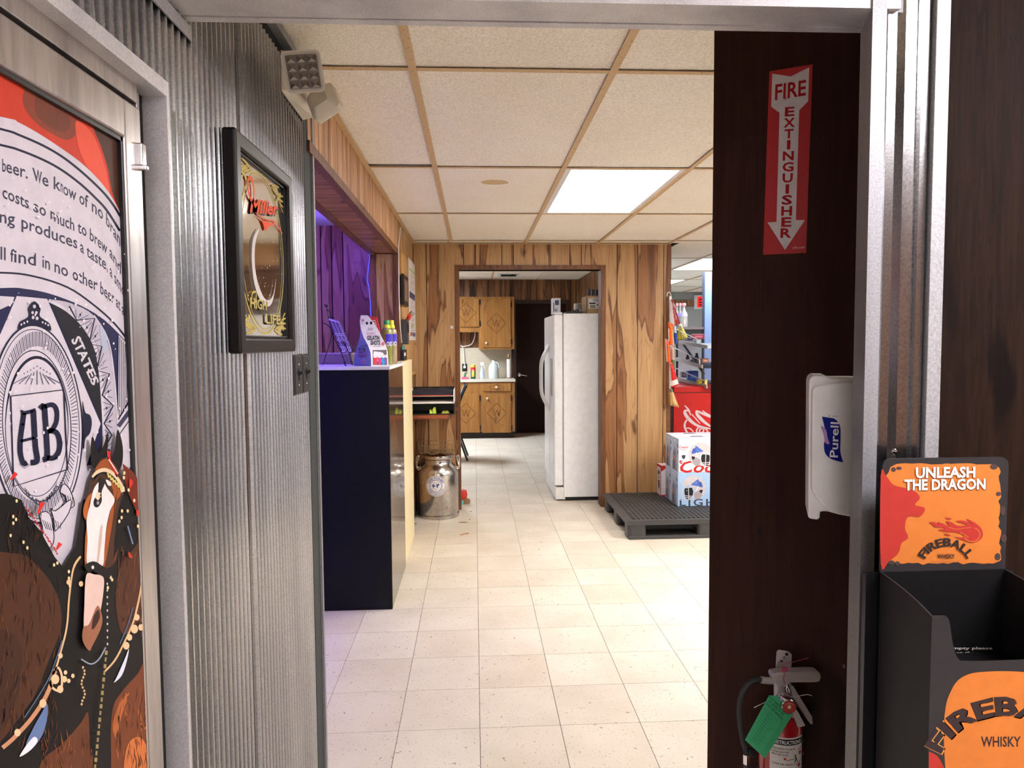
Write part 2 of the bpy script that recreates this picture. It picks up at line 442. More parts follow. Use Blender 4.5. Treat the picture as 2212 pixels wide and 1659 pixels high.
for y in ys[1:-1]:
    MB().box(XL, 5.5, y-.012, y+.012, ZC+.0004, ZC+.0024).build('cross_tee', M_GRID, ceil)
for y in ys2[1:-1]:
    MB().box(1.78, 5.5, y-.012, y+.012, ZC+.0004, ZC+.0024).build('cross_tee', M_GRID, ceil)
MB().box(XL, XL+.022, 2.3, YB, ZC-.004, ZC+.001).build('wall_angle', M_GRID, ceil)
MB().box(XL, 1.7, YB-.02, YB, ZC-.004, ZC+.001).build('wall_angle', M_GRID, ceil)
# stain on one tile
D = Decal(lambda u, v, l: pZ(u, v, ZC+.007)-Vector((0, 0, l)))
D.poly(sm([(1040, 392), (1062, 388), (1090, 390), (1098, 396), (1070, 399), (1045, 397)], True), (206, 176, 132)); D.build('water_stain', ceil, M_PRINTM)

# ---- luminaires: frame with a glowing lens
def troffer(x0, x1, y0, y1, z, s, label, col=(255, 252, 248)):
    t = thing('ceiling_light', label, 'light', ((x0+x1)/2, (y0+y1)/2, z), 'ceiling light panels')
    f = MB(); a = .03
    for q in ((x0, x0+a, y0, y1), (x1-a, x1, y0, y1), (x0+a, x1-a, y0, y0+a), (x0+a, x1-a, y1-a, y1)): f.box(*q, z+.004, z+.022)
    f.build('frame', M_WHITE, t)
    MB().box(x0+a, x1-a, y0+a, y1-a, z+.008, z+.012).build('lens', emis('lamp_%s_%g' % (str(col), s), col, s), t)
    MB().box(x0, x1, y0, y1, z+.03, z+.07).build('housing', M_WHITE, t)
    return t
def cell(i, j): return xs[i]+.013, xs[i+1]-.013, ys[j]+.013, ys[j+1]-.013
troffer(*cell(2, 2), ZC, L_MAIN, 'lit ceiling panel in front of the paneled wall with the kitchen opening')
for (i, j), s_ in (((5, 2), 'opposite the pallet'), ((5, 0), 'behind the dark plywood panel'), ((7, 0), 'in the front right corner'), ((7, 2), 'by the right wall')):  # out-of-view panels added for more bounce light on the ceiling
    troffer(*cell(i, j), ZC, L_MAIN, 'added unseen ceiling panel of the paneled room '+s_)
for (i, j) in ((5, 1), (5, 3), (7, 2)):
    troffer(xs[i]+.013, xs[i+1]-.013, ys2[j]+.013, ys2[j+1]-.013, ZC, L_STORE, 'cool white ceiling panel of the shop '+{(5, 1): 'above the red drink cooler aisle', (5, 3): 'near the far wall with the red sign', (7, 2): 'over its right-hand side'}[(i, j)], (225, 240, 255))

# ---- left wall: backing, corrugated sheets, black edge
wl = struct('wall_left', 'left wall clad in ribbed galvanized sheet beside the cooler door', 'wall', MB().box(XL-.18, XL-.012, -3.2, 2.27, 0, 2.44), M_VOID)
def ribs(a0, a1, pitch, depth):
    """thin raised ribs on a flat sheet, the same phase for every sheet"""
    pts = [(a0, depth)]; k0 = int(math.floor(a0/pitch))-1
    a = k0*pitch
    while a < a1+pitch:
        for f_, d in ((0, depth), (.07, 0), (.27, 0), (.34, depth)):
            q = a+f_*pitch
            if a0 < q < a1: pts.append((q, d))
        a += pitch
    pts.append((a1, depth)); return pts
def corr_left(y0, y1, z0, z1):
    pr = ribs(y0, y1, .0265, .0075); m = MB()
    vs = []; 
    for y, d in pr: vs += [(XL-d, y, z0), (XL-d, y, z1)]
    m.add(vs, [(2*i, 2*i+2, 2*i+3, 2*i+1) for i in range(len(pr)-1)])
    return m.build('corrugated_sheet', M_CORR, wl)
y_seam = pX(513, 60, XL).y; y_end = pX(672, 900, XL).y; y_end2 = pX(686, 900, XL).y
y_df = pX(385, 860, XL).y
ztop = pX(580, 75, XL).z
corr_left(y_df-.01, 1.37, 0, 2.30); corr_left(1.37, y_seam-.004, 0, ztop); corr_left(y_seam+.004, y_end, 0, ztop)
corr_left(.2, y_df-.01, 1.89, 2.30); corr_left(-3.0, .2, 0, 2.30)
MB().box(XL-.012, XL-.003, y_end, y_end2, 0, ztop).build('rubber_edge', M_RUBBER, wl)
MB().box(XL-.02, XL+.004, y_end2, y_end2+.018, 0, ZC).build('white_corner_bead', M_GALVL, wl)
MB().box(XL-.012, XL+.012, 1.37, y_end2+.018, ZC-.022, ZC).build('wall_angle', M_GALVL, wl)
MB().box(XL+.001, XL+.004, -3, pX(410, 80, XL).y, pX(410, 89, XL).z, pX(405, 55, XL).z).add([], []).build('wall_angle', M_GALVL, wl)

# ---- head and right side of the opening
YJ = 1.345
zh = pY(1320, 60, YJ).z; yf = pZ(1320, 7, zh).y; yl = pZ(1320, 50, zh).y
XR = pY(1842, 860, YJ).x
hd = struct('trim_header', 'galvanized metal wrapped head of the opening between the rooms', 'trim',
            MB().box(XL-.01, XR+.02, yf, yl-.0015, zh, 2.44), M_GALV)
MB().box(XL-.01, XR+.02, yl, YJ, zh-.002, 2.44).build('rear_lip', M_GALV, hd)
x1 = pY(1864, 860, yf).x; x2 = pY(1894, 860, yf).x
jr = struct('trim_right_jamb', 'galvanized metal jamb at the right of the opening', 'trim',
            MB().prism([(x1, yf-.004, 0), (XR, YJ, 0), (XR+.2, YJ, 0), (x2, yf+.02, 0), (x2, yf-.004, 0)], (0, 0, zh+.02)), M_GALVL)
def XJ(p, y=None): return pY(p, 860, y or yf+.004).x
m = MB(); prf = [(1894, 0), (1901, .004), (1902, .010), (1924, .010), (1936, 0), (1959, 0), (1970, .012), (1974, .004), (1990, .004), (1992, .014), (2004, .014)]
vs = []
for p_, d in prf: x = XJ(p_); vs += [(x, yf+.002+d, 0), (x, yf+.002+d, 2.44)]
m.add(vs, [(2*i, 2*i+2, 2*i+3, 2*i+1) for i in range(len(prf)-1)])
m.build('corrugated_strip', M_CORR, jr)
MB().box(XJ(2001, yf-.006), XJ(2031, yf-.006), yf-.006, yf+.03, 0, 2.44).build('edge_trim', M_GALVL, jr, .001)
q = pY(1932, 976, yf)
MB().lathe([(0, -.004), (.0045, -.003), (.006, 0)], (q.x, q.y, q.z), 12, Matrix.Rotation(PI/2, 3, 'X').inverted()).build('screw', M_CHROME, jr, smooth=True)
wr = struct('wall_right', 'dark brown wood paneled wall at the right of the galvanized jamb', 'wall', MB().box(XJ(2028), 2.6, yf+.012, yf+.1, 0, 2.44), W_RWALL)
MB().box(XR+.06, 1.1, YJ, YJ+.10, 0, ZC).build('stud_block', W_RWALL, wr)
# near room shell
struct('wall_rear', 'pale wall behind the photographer', 'wall', MB().box(-.7, 2.6, -3.2, -3.1, 0, 2.44), M_GREYW)
struct('wall_near_right', 'brown paneled side wall of the front room', 'wall', MB().box(2.5, 2.6, -3.1, yf+.02, 0, 2.44), W_KPANEL)
struct('ceiling_front_room', 'pale ceiling of the front room', 'ceiling', MB().box(-.7, 2.6, -3.2, yf, 2.44, 2.5), M_CTILE)
troffer(1.2, 2.4, -.1, .5, 2.43, L_NEAR*1.5, 'ceiling panel lighting the front room by the cooler door', (246, 243, 250))
troffer(-.3, .9, -2.5, -1.9, 2.43, L_NEAR*.9, 'ceiling panel lighting the back of the front room', (246, 243, 250))

# ---- angled dark plywood panel behind the right jamb
PD = Vector((-.856, .517, 0)).normalized(); PN = Vector((-PD.y, PD.x, 0))*1.0
if PN.y > 0: PN = -PN
PQ = Vector((.79, 1.745, 0))
pe = pP(1536, 800, PQ, PN); pe.z = 0
pr_ = pP(1905, 800, PQ, PN); pr_.z = 0
edge = [(0, 0)]
m = MB().prism([pe, pr_, pr_-PN*.02, pe-PN*.02], (0, 0, ZC))
wa = struct('wall_angled', 'dark stained plywood panel standing at an angle behind the jamb', 'wall', m, W_DARK)
def plP(u, v, l): return pP(u, v, PQ, PN)+PN*l
D = Decal(plP)
for (x, y, a, b) in ((1641, 1150, 6, 9), (1650, 1164, 3, 3), (1823, 1440, 3, 6), (1614, 470, 1.6, 1.6), (1613, 592, 1.6, 1.6)):
    D.poly(sm([(x-a, y-b*.3), (x+a*.2, y-b), (x+a, y+b*.2), (x, y+b*.6)], True, 3), (10, 6, 5) if x < 1700 else (120, 92, 80))
D.build('nick', wa, M_PRINTM)

# ---- back wall with the kitchen opening, planks and casing
xc0, xc1 = pY(985, 800, YB).x, pY(1308, 800, YB).x; zc1 = pY(1150, 573, YB).z
xi0, xi1, zi1 = xc0+.028, xc1-.036, zc1-.038
xe = pY(1447, 900, YB).x
wb = struct('wall_back', 'wood paneled wall with the cased opening to the kitchen', 'wall',
            MB().box(-2.8, xi0, YB+.008, YB+.12, 0, 2.42).box(xi1, xe, YB+.008, YB+.12, 0, 2.42).box(xi0, xi1, YB+.008, YB+.12, zi1, 2.42), M_VOID)
bx = [XL, pY(924, 800, YB).x]+[pY(u, 550, YB).x for u in (1001, 1027, 1084, 1109, 1186, 1231, 1256, 1333, 1378, 1434)]+[xe]
for a, b in zip(bx[:-1], bx[1:]):
    a += .003; b -= .003; m = MB()
    if b <= xc0+.001 or a >= xc1-.001: m.box(a, b, YB, YB+.009, 0, ZC+.01)
    else:
        m.box(max(a, a), b, YB, YB+.009, zc1-.01, ZC+.01)
        if a < xc0: m.box(a, xc0+.004, YB, YB+.009, 0, zc1-.01)
        if b > xc1: m.box(xc1-.004, b, YB, YB+.009, 0, zc1-.01)
    m.build('plank', W_PANEL, wb)
MB().box(xc0, xi0+.006, YB-.012, YB+.13, 0, zc1).build('casing', W_TRIM, wb, .002)
MB().box(xi1-.006, xc1, YB-.012, YB+.13, 0, zc1).build('casing', W_TRIM, wb, .002)
MB().box(xi0+.006, xi1-.006, YB-.012, YB+.13, zi1, zc1).build('casing', W_TRIM, wb, .002)
MB().box(xe-.032, xe+.003, YB-.006, YB+.13, 0, ZC).build('corner_trim', W_TRIM, wb, .002)

# ---- paneled beam over the opening to the purple recess, pilaster and far left wall
YP = 4.86; XI = -.70
zb = pX(760, 433, XL).z
bm_ = struct('trim_beam', 'wood paneled beam over the recess at the left', 'trim', MB().box(XI+.01, XL-.01, 2.27, YP, zb+.012, 2.42), M_VOID)
y = 2.27; rr = random.Random(3)
while y < YP-.01:
    d = rr.choice((.05, .07, .11, .16, .09)); y2 = min(y+d, YP)
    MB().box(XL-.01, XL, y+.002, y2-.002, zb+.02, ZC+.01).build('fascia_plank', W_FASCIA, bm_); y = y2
y = 2.27
while y < YP-.01:
    d = rr.choice((.06, .08, .12, .16, .20)); y2 = min(y+d, YP)
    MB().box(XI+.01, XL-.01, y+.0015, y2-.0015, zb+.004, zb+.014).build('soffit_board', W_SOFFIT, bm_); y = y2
MB().box(XL-.028, XL+.006, 2.27, YP+.005, zb-.006, zb+.030).build('edge_trim', W_TRIM, bm_, .002)
MB().box(XI-.004, XI+.034, 2.27, YP+.005, zb-.006, zb+.020).build('edge_trim', W_TRIM, bm_, .002)
wf = struct('wall_left_far', 'wood paneled wall stretch with the cork board and letter shelf', 'wall', MB().box(XI, XL-.01, YP+.01, YB+.01, 0, 2.42), M_VOID)
for a, b in ((4.87, 5.02), (5.02, 5.21), (5.21, 5.33), (5.33, 5.52), (5.52, 5.66), (5.66, 5.87), (5.87, 5.97), (5.97, YB)):
    MB().box(XL-.01, XL, a+.004, b-.004, 0, ZC+.01).build('plank', W_PANEL, wf)
MB().box(XI+.04, XL-.03, YP, YP+.01, 0, zb).build('plank', W_PANEL, wf)
wft = struct('trim_pilaster', 'brown corner trims at the end of the recess opening', 'trim', MB().box(XI-.004, XI+.042, YP-.008, YP+.03, 0, zb), W_TRIM, .002)
MB().box(XL-.032, XL+.006, YP-.008, YP+.03, 0, zb).build('corner_trim', W_TRIM, wft, .002)
struct('baseboard_left', 'dark grey vinyl baseboard along the far left wall', 'baseboard', MB().box(XL-.002, XL+.006, 5.0, YB, 0, .10), mat('grey_vinyl', (92, 88, 86), .5))

# ---- recess with purple light
YW = pZ(700, 487, ZC).y
wv = struct('wall_recess', 'paneled recess wall washed in purple light', 'wall', MB().box(-2.8, XI, YW+.01, YW+.1, 0, 2.42), M_VOID)
pb = [-2.7, -2.5, -2.33, -2.1, -1.9, -1.78, -1.55, -1.32]+[pY(u, 600, YW).x for u in (693.5, 717, 741.5)]+[XI]
for a, b in zip(pb[:-1], pb[1:]): MB().box(a+.004, b-.004, YW, YW+.01, 0, ZC).build('plank', W_PANEL, wv)
struct('wall_recess_left', 'pale far side wall of the recess', 'wall', MB().box(-2.8, -2.7, 2.2, YW, 0, 2.42), W_PURP)
struct('wall_recess_front', 'partition closing the recess behind the ribbed wall', 'wall', MB().box(-2.8, XL-.18, 2.15, 2.25, 0, 2.42), M_GREYW)
struct('ceiling_recess', 'plain pale ceiling of the recess', 'ceiling', MB().box(-2.7, XI, 2.25, YW, ZC, ZC+.03), mat('recess_ceiling', (225, 225, 228), .9))
B('led_strip', XI-.016, XI-.006, 2.6, YP-.1, zb+.16, zb+.175, emis('purple_led', (96, 50, 255), L_PURPLE), label='purple light strip stuck along the back of the paneled beam', cat='light strip')
cb = [pY(*p) for p in ((797, 543, YP-.03), (798, 560, YP-.03), (795, 585, YP-.03), (793, 605, YP-.03), (797, 622, YP-.03), (800, 660, YP-.03), (801, 690, YP-.03), (801, 740, YP-.03))]
MB().tube([Vector(p) for p in sm([tuple(p) for p in cb], n=4)], .0022, 6).build('glowing_cable', emis('blue_led', (40, 60, 255), 3.5), None, smooth=True, label='thin glowing blue cord hanging beside the brown corner trim', cat='cord')

# ---- kitchen shell
KZ = 2.45; YK = 11.25
xkr = pY(1250, 604, YK).x
struct('wall_kitchen_back', 'paneled rear wall of the kitchen', 'wall', MB().box(-2.0, xkr+.1, YK+.01, YK+.1, 0, KZ), M_VOID)
wkb = bpy.data.objects['wall_kitchen_back']
a = -1.2; rr = random.Random(5)
while a < xkr:
    b = min(a+rr.choice((.1, .14, .2, .26)), xkr); MB().box(a+.003, b-.003, YK, YK+.01, 0, KZ).build('plank', W_KPANEL, wkb); a = b
wkr = struct('wall_kitchen_right', 'paneled right wall of the kitchen behind the refrigerator', 'wall', MB().box(xkr+.01, xkr+.02, YB+.12, YK, 0, KZ), M_VOID)
a = YB+.12
while a < YK:
    b = min(a+rr.choice((.1, .14, .2, .26)), YK); MB().box(xkr, xkr+.01, a+.003, b-.003, 0, KZ).build('plank', W_KPANEL, wkr); a = b
struct('wall_kitchen_left', 'pale left wall of the kitchen', 'wall', MB().box(-2.0, -1.9, YB+.12, YK, 0, KZ), M_GREYW)
ck = struct('ceiling_kitchen', 'white tile ceiling of the kitchen with an air vent', 'ceiling', MB().box(-2.0, xkr+.1, YB+.12, YK+.05, KZ+.02, KZ+.06), M_VOID)
yk_ = [YB+.12, 7.0, 8.22, 8.6, 9.1, 9.7, 10.2, 10.7, YK]
for a, b in zip(yk_[:-1], yk_[1:]):
    for c, d in ((-1.9, -.9), (-.9, .28), (.28, 1.0), (1.0, xkr)):
        MB().box(c+.006, d-.006, a+.008, b-.008, KZ, KZ+.014).build('ceiling_tile', M_CTILE, ck)
MB().box(.268, .292, YB+.12, YK, KZ-.003, KZ).build('main_tee', M_GRID, ck)
vq = pZ(1098, 594, KZ)
v = MB()
for i in range(7): v.box(vq.x-.11+i*.037, vq.x-.11+i*.037+.014, vq.y-.16, vq.y+.16, KZ-.008, KZ-.002)
MB().box(vq.x-.15, vq.x+.15, vq.y-.22, vq.y+.22, KZ-.006, KZ-.001).build('vent_plate', M_GREYW, ck)
MB().box(vq.x-.11, vq.x+.12, vq.y-.16, vq.y+.16, KZ-.008, KZ-.0055).build('vent_opening', M_VOID, ck)
v.build('vent_louvers', M_GREYW, ck)
troffer(-1.35, -.75, 8.9, 10.1, KZ-.03, L_KITCHEN, 'added unseen ceiling panel brightening the kitchen left of the opening', (232, 242, 255))  # invented fixture out of view, added to brighten the kitchen

# ---- shop beyond the right end of the paneled wall
struct('wall_shop_left', 'plain grey partition behind the red cooler', 'wall', MB().box(xkr+.021, xkr+.06, 7.3, 12.1, 0, 2.42), M_GREYW)
struct('wall_shop_back', 'grey far wall of the shop', 'wall', MB().box(xkr+.021, 6.6, 12.1, 12.2, 0, 2.42), mat('shop_wall_grey', (150, 150, 146), .8))
struct('wall_shop_right', 'grey right wall of the shop', 'wall', MB().box(5.6, 5.7, yf+.1, 12.1, 0, 2.42), M_GREYW)
struct('wall_shop_front', 'grey front wall of the paneled room', 'wall', MB().box(2.6, 5.6, yf+.012, yf+.1, 0, 2.42), M_GREYW)
# ================================================================== COOLER DOOR (left) WITH PRINTED GRAPHIC
XD = XL                                     # plane of the print
y_pr = pX(287, 860, XD).y; z_pt = pX(272, 297, XD).z
dr = thing('door_1', 'glass cooler door covered by a beer label and horse graphic', 'door', (XL, .9, 0), kind='structure')
y0d = .28
MB().box(XL-.012, XL-.0005, y0d, y_pr, .12, z_pt).build('panel', mat('door_backing', (40, 34, 34), .4), dr)
xs_ = XL+.010
ys0, ys1 = pX(289, 860, xs_).y, pX(326, 860, xs_).y
zr0, zr1 = pX(250, 285, xs_).z, pX(297, 232, xs_).z
f = MB().box(XL-.012, xs_, ys0+.004, ys1, .10, zr1).box(XL-.012, xs_, y0d-.05, ys0+.004, zr0, zr1).box(XL-.012, xs_, y0d-.05, y0d, .1, zr0).box(XL-.012, xs_, y0d, ys0+.004, .1, .15)
f.build('leaf_frame', M_ALU, dr, .003)
MB().box(XL-.012, xs_-.004, ys0-.001, ys0+.004, .1, zr0).box(XL-.012, xs_-.004, y0d, ys0+.004, zr0-.006, zr0).build('gasket', M_BLACK, dr)
hq = pX(304, 330, xs_)
MB().box(xs_-.004, xs_+.008, ys1-.016, ys1-.002, hq.z-.022, hq.z+.012).box(xs_-.004, xs_+.012, ys1-.014, ys1-.004, hq.z-.028, hq.z-.020).build('hinge', M_CHROME, dr, .002)
# aluminium frame bar above and outer galvanized surround
zb1 = pX(317, 218, XL).z
MB().box(XL-.012, XL+.004, y0d-.1, ys1+.006, zr1+.010, zb1+.02).box(XL-.012, XL+.004, ys1+.004, ys1+.012, .1, zb1).build('frame_bar', M_ALU, dr, .002)
MB().box(XL-.013, XL-.011, y0d-.1, ys1+.03, 0, zb1+.03).build('gap', M_VOID, dr)
xt = XL+.028
ya = pX(340, 860, XL-.004).y; yb_ = pX(388, 860, xt).y
zt0, zt1 = pX(318, 205, XL).z, pX(352, 190, xt).z
tr = struct('trim_door_surround', 'galvanized channel trim around the cooler door', 'trim',
            MB().box(XL-.012, xt, ya, yb_, 0, zt1+.016).box(XL-.012, xt, y0d-.12, ya, zt0, zt1+.016), M_GALV, .001)

Dn = (24, 26, 52); DW = (206, 200, 210); DK = (16, 12, 14)
D = Decal(plX(XD), eps=.00006)
A = K(0, 130, 340/1659); Bc = K(0, 620, 340/1659); C = K(0, 940, 340/1659); E_ = K(0, 1059, 700/1936); F1 = K(0, 0, 700/1936); F2 = K(0, 550, 700/1936)
pe_ = lambda v: 272+(v-300)*(306-272)/(1659-300)          # right border of the print in pixels
# base red field with darker mottling
D.poly([(-1000, -500), (pe_(300), 302), (pe_(700), 700), (pe_(1659), 1659), (pe_(1659), 1750), (-1000, 1750)], (196, 58, 36))
D.up().poly(A(sm([(330, 240), (560, 370), (800, 560), (860, 660), (800, 780), (700, 840), (520, 760), (360, 640), (250, 480), (250, 330)], True)), (134, 62, 42))
D.poly(A(sm([(1000, 700), (1320, 860), (1340, 1300), (1335, 1640), (1250, 1560), (1180, 1380), (1130, 1120), (1060, 900)], True)), (74, 46, 34))
D.up().poly(A(sm([(400, 340), (620, 480), (740, 640), (680, 760), (520, 700), (380, 560)], True)), (112, 58, 42))
D.poly(A(sm([(800, 640), (960, 760), (1060, 980), (1130, 1240), (1150, 1420), (1040, 1300), (900, 1100), (820, 900)], True)), (226, 84, 58))
# pale label field
lab = A([(-4800, -300), (-1500, 300), (0, 595), (180, 650), (400, 770), (600, 900), (800, 1040), (950, 1170), (1080, 1310), (1180, 1450), (1270, 1620)])
lab = sm(lab, n=3)+[(pe_(540), 540), (pe_(1300), 1300), (-1000, 1300)]
D.up().poly(lab, DW)
D.up().stroke(sm(A([(-4000, 60), (-900, 520), (0, 725), (200, 790), (450, 900), (640, 1010), (800, 1130), (960, 1270), (1100, 1410), (1200, 1540), (1290, 1690)]), n=4), 5, Dn)
D.stroke(sm(A([(-4000, 230), (-900, 690), (0, 893), (200, 948), (450, 1050), (650, 1160), (850, 1310), (1000, 1450), (1120, 1580), (1260, 1800)]), n=4), 5, Dn)
GT = (58, 58, 78)
D.up().warp('• beer. We know of no brand', [(0, -8, 368), (.10, 14, 372), (.27, 78, 392), (.33, 88, 398), (.44, 130, 413), (.49, 138, 420), (.66, 184, 446), (.76, 216, 470), (.82, 230, 486), (1, 268, 548)], 27, 26, GT, .012)
D.warp('costs so much to brew and a', [(0, 4, 426), (.20, 70, 455), (.24, 86, 463), (.32, 112, 474), (.36, 125, 484), (.56, 179, 507), (.66, 203, 525), (.83, 238, 556), (1, 274, 615)], 26, 24, GT, .012)
D.warp('ng produces a taste, a smoo', [(0, -2, 480), (.08, 32, 486), (.11, 47, 492), (.42, 163, 536), (.50, 181, 549), (.70, 230, 584), (1, 276, 655)], 26, 24, GT, .012)
D.warp('ll find in no other beer at any', [(0, 0, 560), (.04, 16, 563), (.08, 29, 566), (.20, 88, 576), (.30, 119, 588), (.40, 155, 602), (.60, 212, 630), (.76, 244, 655), (.86, 259, 672), (1, 279, 700)], 27, 24, GT, .012)
# navy bands and emblem field
D.stroke(sm(F2([(-400, 120), (0, 108), (200, 130), (400, 195), (550, 295), (680, 410), (775, 530)]), n=4), 4, Dn)
nav = sm(F2([(-2700, 700), (-600, 240), (0, 200), (150, 205), (300, 235), (480, 305), (620, 390), (740, 510), (792, 590)]), n=4)
D.up().poly(nav+[(290, 900), (292, 960), (230, 1000), (150, 1010), (-900, 1000)], (30, 32, 72))
D.up().poly(Bc([(170, 95), (490, 125), (1055, 1440), (900, 1900), (760, 2200), (-4600, 2300), (-4600, 1500), (-700, 1500), (0, 490)]), DW)
D.poly(Bc([(-300, 110), (0, 95), (145, 105), (120, 180), (0, 235), (-300, 300)]), DW)
# banner arc with lettering
D.up().poly(Bc(sm([(520, 165), (700, 270), (900, 480), (1020, 760), (1065, 1050), (1080, 1440)], n=4)+[(1050, 1400), (560, 245)]), (28, 28, 36))
D.up().stroke(Bc(sm([(505, 140), (700, 245), (880, 420), (1000, 640), (1050, 900), (1075, 1200), (1090, 1500), (1085, 1800)], n=4)), 7, DW)
D.warp('STATES', [(0, 152, 734), (.5, 174, 778), (1, 199, 834)], 22, 17, DW, .03, (.80, -.45))
# triangle band
D.up().poly(Bc(sm([(520, 130), (740, 170), (980, 300), (1120, 560), (1200, 1000), (1240, 1600)], n=4)+[(1230, 2000), (1110, 2000)]+sm([(1110, 1500), (1090, 1200), (1065, 900), (1020, 640), (900, 420), (720, 235)], n=4)), (186, 180, 194))
zz = Bc([(720, 200), (800, 350), (990, 330), (930, 600), (1065, 625), (1010, 880), (1145, 915), (1070, 1140), (1185, 1250), (1090, 1440), (1170, 1560), (1095, 1700), (1150, 1900)])
D.up().stroke(zz, 3.4, Dn)
for i in range(len(zz)-2):
    a_, b_, c_ = Vector(zz[i]), Vector(zz[i+1]), Vector(zz[i+2])
    for q in (.25, .5, .75): D.stroke([tuple(a_.lerp(c_, q)), tuple((a_.lerp(c_, q)).lerp(b_, .75))], 1.2, (60, 62, 92))
    D.ell(*((a_+b_+c_)/3), 2, 3, Dn, 8)
D.stroke(Bc(sm([(980, 300), (1130, 560), (1200, 1000), (1240, 1600)], n=4)), 3, DW)
D.poly(Bc(sm([(1040, 400), (1110, 520), (1120, 680), (1070, 640)], True)), (176, 184, 206))
# striped field and lower curl at the right border
D.poly(Bc([(1240, 505), (1330, 600), (1400, 730), (1405, 1085), (1235, 1385)]), DW)
D.poly(Bc([(1235, 1400), (1405, 1130), (1420, 1500), (1430, 1900), (1230, 1900)]), DW)
D.up()
for i in range(8): D.stroke(Bc([(1250+i*19, 530+i*24), (1248+i*19, 1370-i*36)]), 1.5, (50, 50, 70))
D.stroke(Bc([(1236, 1470), (1405, 1240)]), 9, (60, 60, 84)); D.stroke(Bc([(1236, 1400), (1405, 1120)]), 2, Dn); D.stroke(Bc([(1236, 1570), (1405, 1330)]), 2, Dn)
# medallion
mx, my = 76, 916
D.up().ell(mx, my, 100, 216, Dn, 64, -3); D.up().ell(mx, my, 97, 212, DW, 64, -3); D.up().ring(mx, my, 92, 205, 1.6, Dn, 64, -3)
for i in range(150):
    a = 2*PI*i/150; c_, s_ = math.cos(a), math.sin(a)
    D.stroke([(mx+89*c_, my+200*s_), (mx+76*c_, my+168*s_)], 1.3 if i % 2 else 2.0, (70, 70, 92))
D.up().ring(mx, my+4, 74, 163, 2, Dn, 64, -3); D.ring(mx, my+6, 68, 150, [7 if 0 else 5]*64, Dn, 64, -3) if False else D.stroke([(mx+68*math.cos(a), my+6+150*math.sin(a)) for a in [math.radians(180+i*4) for i in range(46)]], [1.5+5*math.sin(PI*i/45) for i in range(46)], Dn)
D.stroke([(mx+68*math.cos(a), my+6+150*math.sin(a)) for a in [math.radians(i*4) for i in range(46)]], 1.6, Dn)
# crown top ornament, side ornament
D.poly(Bc(sm([(175, 450), (190, 370), (240, 340), (290, 300), (280, 220), (345, 150), (410, 220), (400, 300), (450, 345), (505, 385), (520, 460), (430, 415), (350, 400), (260, 415)], True, 4)), Dn)
D.up()
for x, y, r in ((345, 205, 3.4), (325, 270, 2.8), (365, 270, 2.8), (330, 320, 3.2), (372, 330, 3.2), (205, 395, 2), (235, 380, 2), (268, 365, 2), (430, 372, 2), (460, 385, 2), (488, 402, 2)):
    D.ell(*Bc([(x, y)])[0], r, r*1.25, DW, 10)
D.poly(Bc(sm([(850, 1200), (880, 1320), (930, 1350), (950, 1430), (930, 1540), (880, 1600), (870, 1690), (855, 1690), (860, 1450)], True, 4)), Dn)
for i in range(9):
    a = -78+i*19.5; D.stroke(Bc([(370+6*a*.22*4/1.6-0, 1030-abs(a)*.10), (370+a*1.5, 880+abs(a)*.85)]), 1.6, (84, 84, 108)); D.ell(*Bc([(370+a*1.75, 835+abs(a)*1.0)])[0], 1.3, 1.6, (84, 84, 108), 8)
# square with the monogram
sq = Bc([(88, 1150), (650, 1083)])+C([(690, 362), (120, 540)])
D.stroke(sq, 3.6, Dn, True)
D.up().stroke(Bc([(196, 1300), (225, 1330), (290, 1315), (350, 1285)]), [5, 9, 8, 4], Dn)
D.stroke(Bc(sm([(228, 1330), (212, 1450), (190, 1620), (192, 1760), (225, 1860), (262, 1850)], n=4)), 11, Dn)
D.stroke(Bc(sm([(328, 1300), (338, 1480), (350, 1680), (368, 1830), (300, 1850)], n=4)), 12, Dn)
D.stroke(Bc([(195, 1625), (340, 1590)]), 6, Dn); D.stroke(Bc([(205, 1455), (225, 1440)]), 4, Dn)
D.stroke(Bc(sm([(400, 1285), (440, 1255), (455, 1400), (468, 1600), (474, 1790), (430, 1820)], n=4)), 12, Dn)
D.stroke(Bc(sm([(440, 1262), (530, 1240), (575, 1300), (572, 1420), (530, 1500), (480, 1525)], n=4)), 10, Dn)
D.stroke(Bc(sm([(490, 1515), (570, 1530), (605, 1620), (598, 1730), (545, 1800), (470, 1800)], n=4)), 11, Dn)
D.stroke(C(sm([(175, 300), (240, 345), (300, 310), (380, 300), (450, 255), (520, 260), (610, 205), (640, 60)], n=4)), 1.2, (120, 120, 140))
D.warp('TRADE MARK', [(0, 49, 1064), (.25, 66, 1084), (.42, 84, 1094), (.58, 98, 1084), (.8, 112, 1068), (1, 121, 1050)], 11, 11, GT, .02, (-.1, -1))
# ribbon pieces on the lower ring
for poly in ([(640, 520), (690, 540), (740, 640), (760, 740), (700, 760), (660, 640), (610, 600)], [(510, 770), (560, 800), (720, 680), (700, 820), (560, 1010), (545, 900)], [(390, 830), (500, 830), (545, 1080), (500, 1190), (430, 1130), (420, 960)]):
    D.up().poly(C(sm(poly, True, 3)), DW); D.stroke(C(sm(poly, True, 3)), 2, Dn, True)
    bx0, by0 = poly[0]
    for i in range(6): D.stroke(C([(poly[1][0]-20+i*26-60, poly[1][1]+60+i*12), (poly[1][0]-i*3+i*22-40, poly[1][1]+160+i*6)]), 1.5, (70, 70, 96))
# beads of condensation
rr = random.Random(11); D.up()
for i in range(170):
    v_ = rr.uniform(300, 1090); u_ = rr.uniform(4, 280)
    if v_ < 330+u_*.75: continue
    r_ = rr.uniform(.8, 2.6); D.ell(u_, v_, r_, r_*1.4, (224, 220, 228), 7)
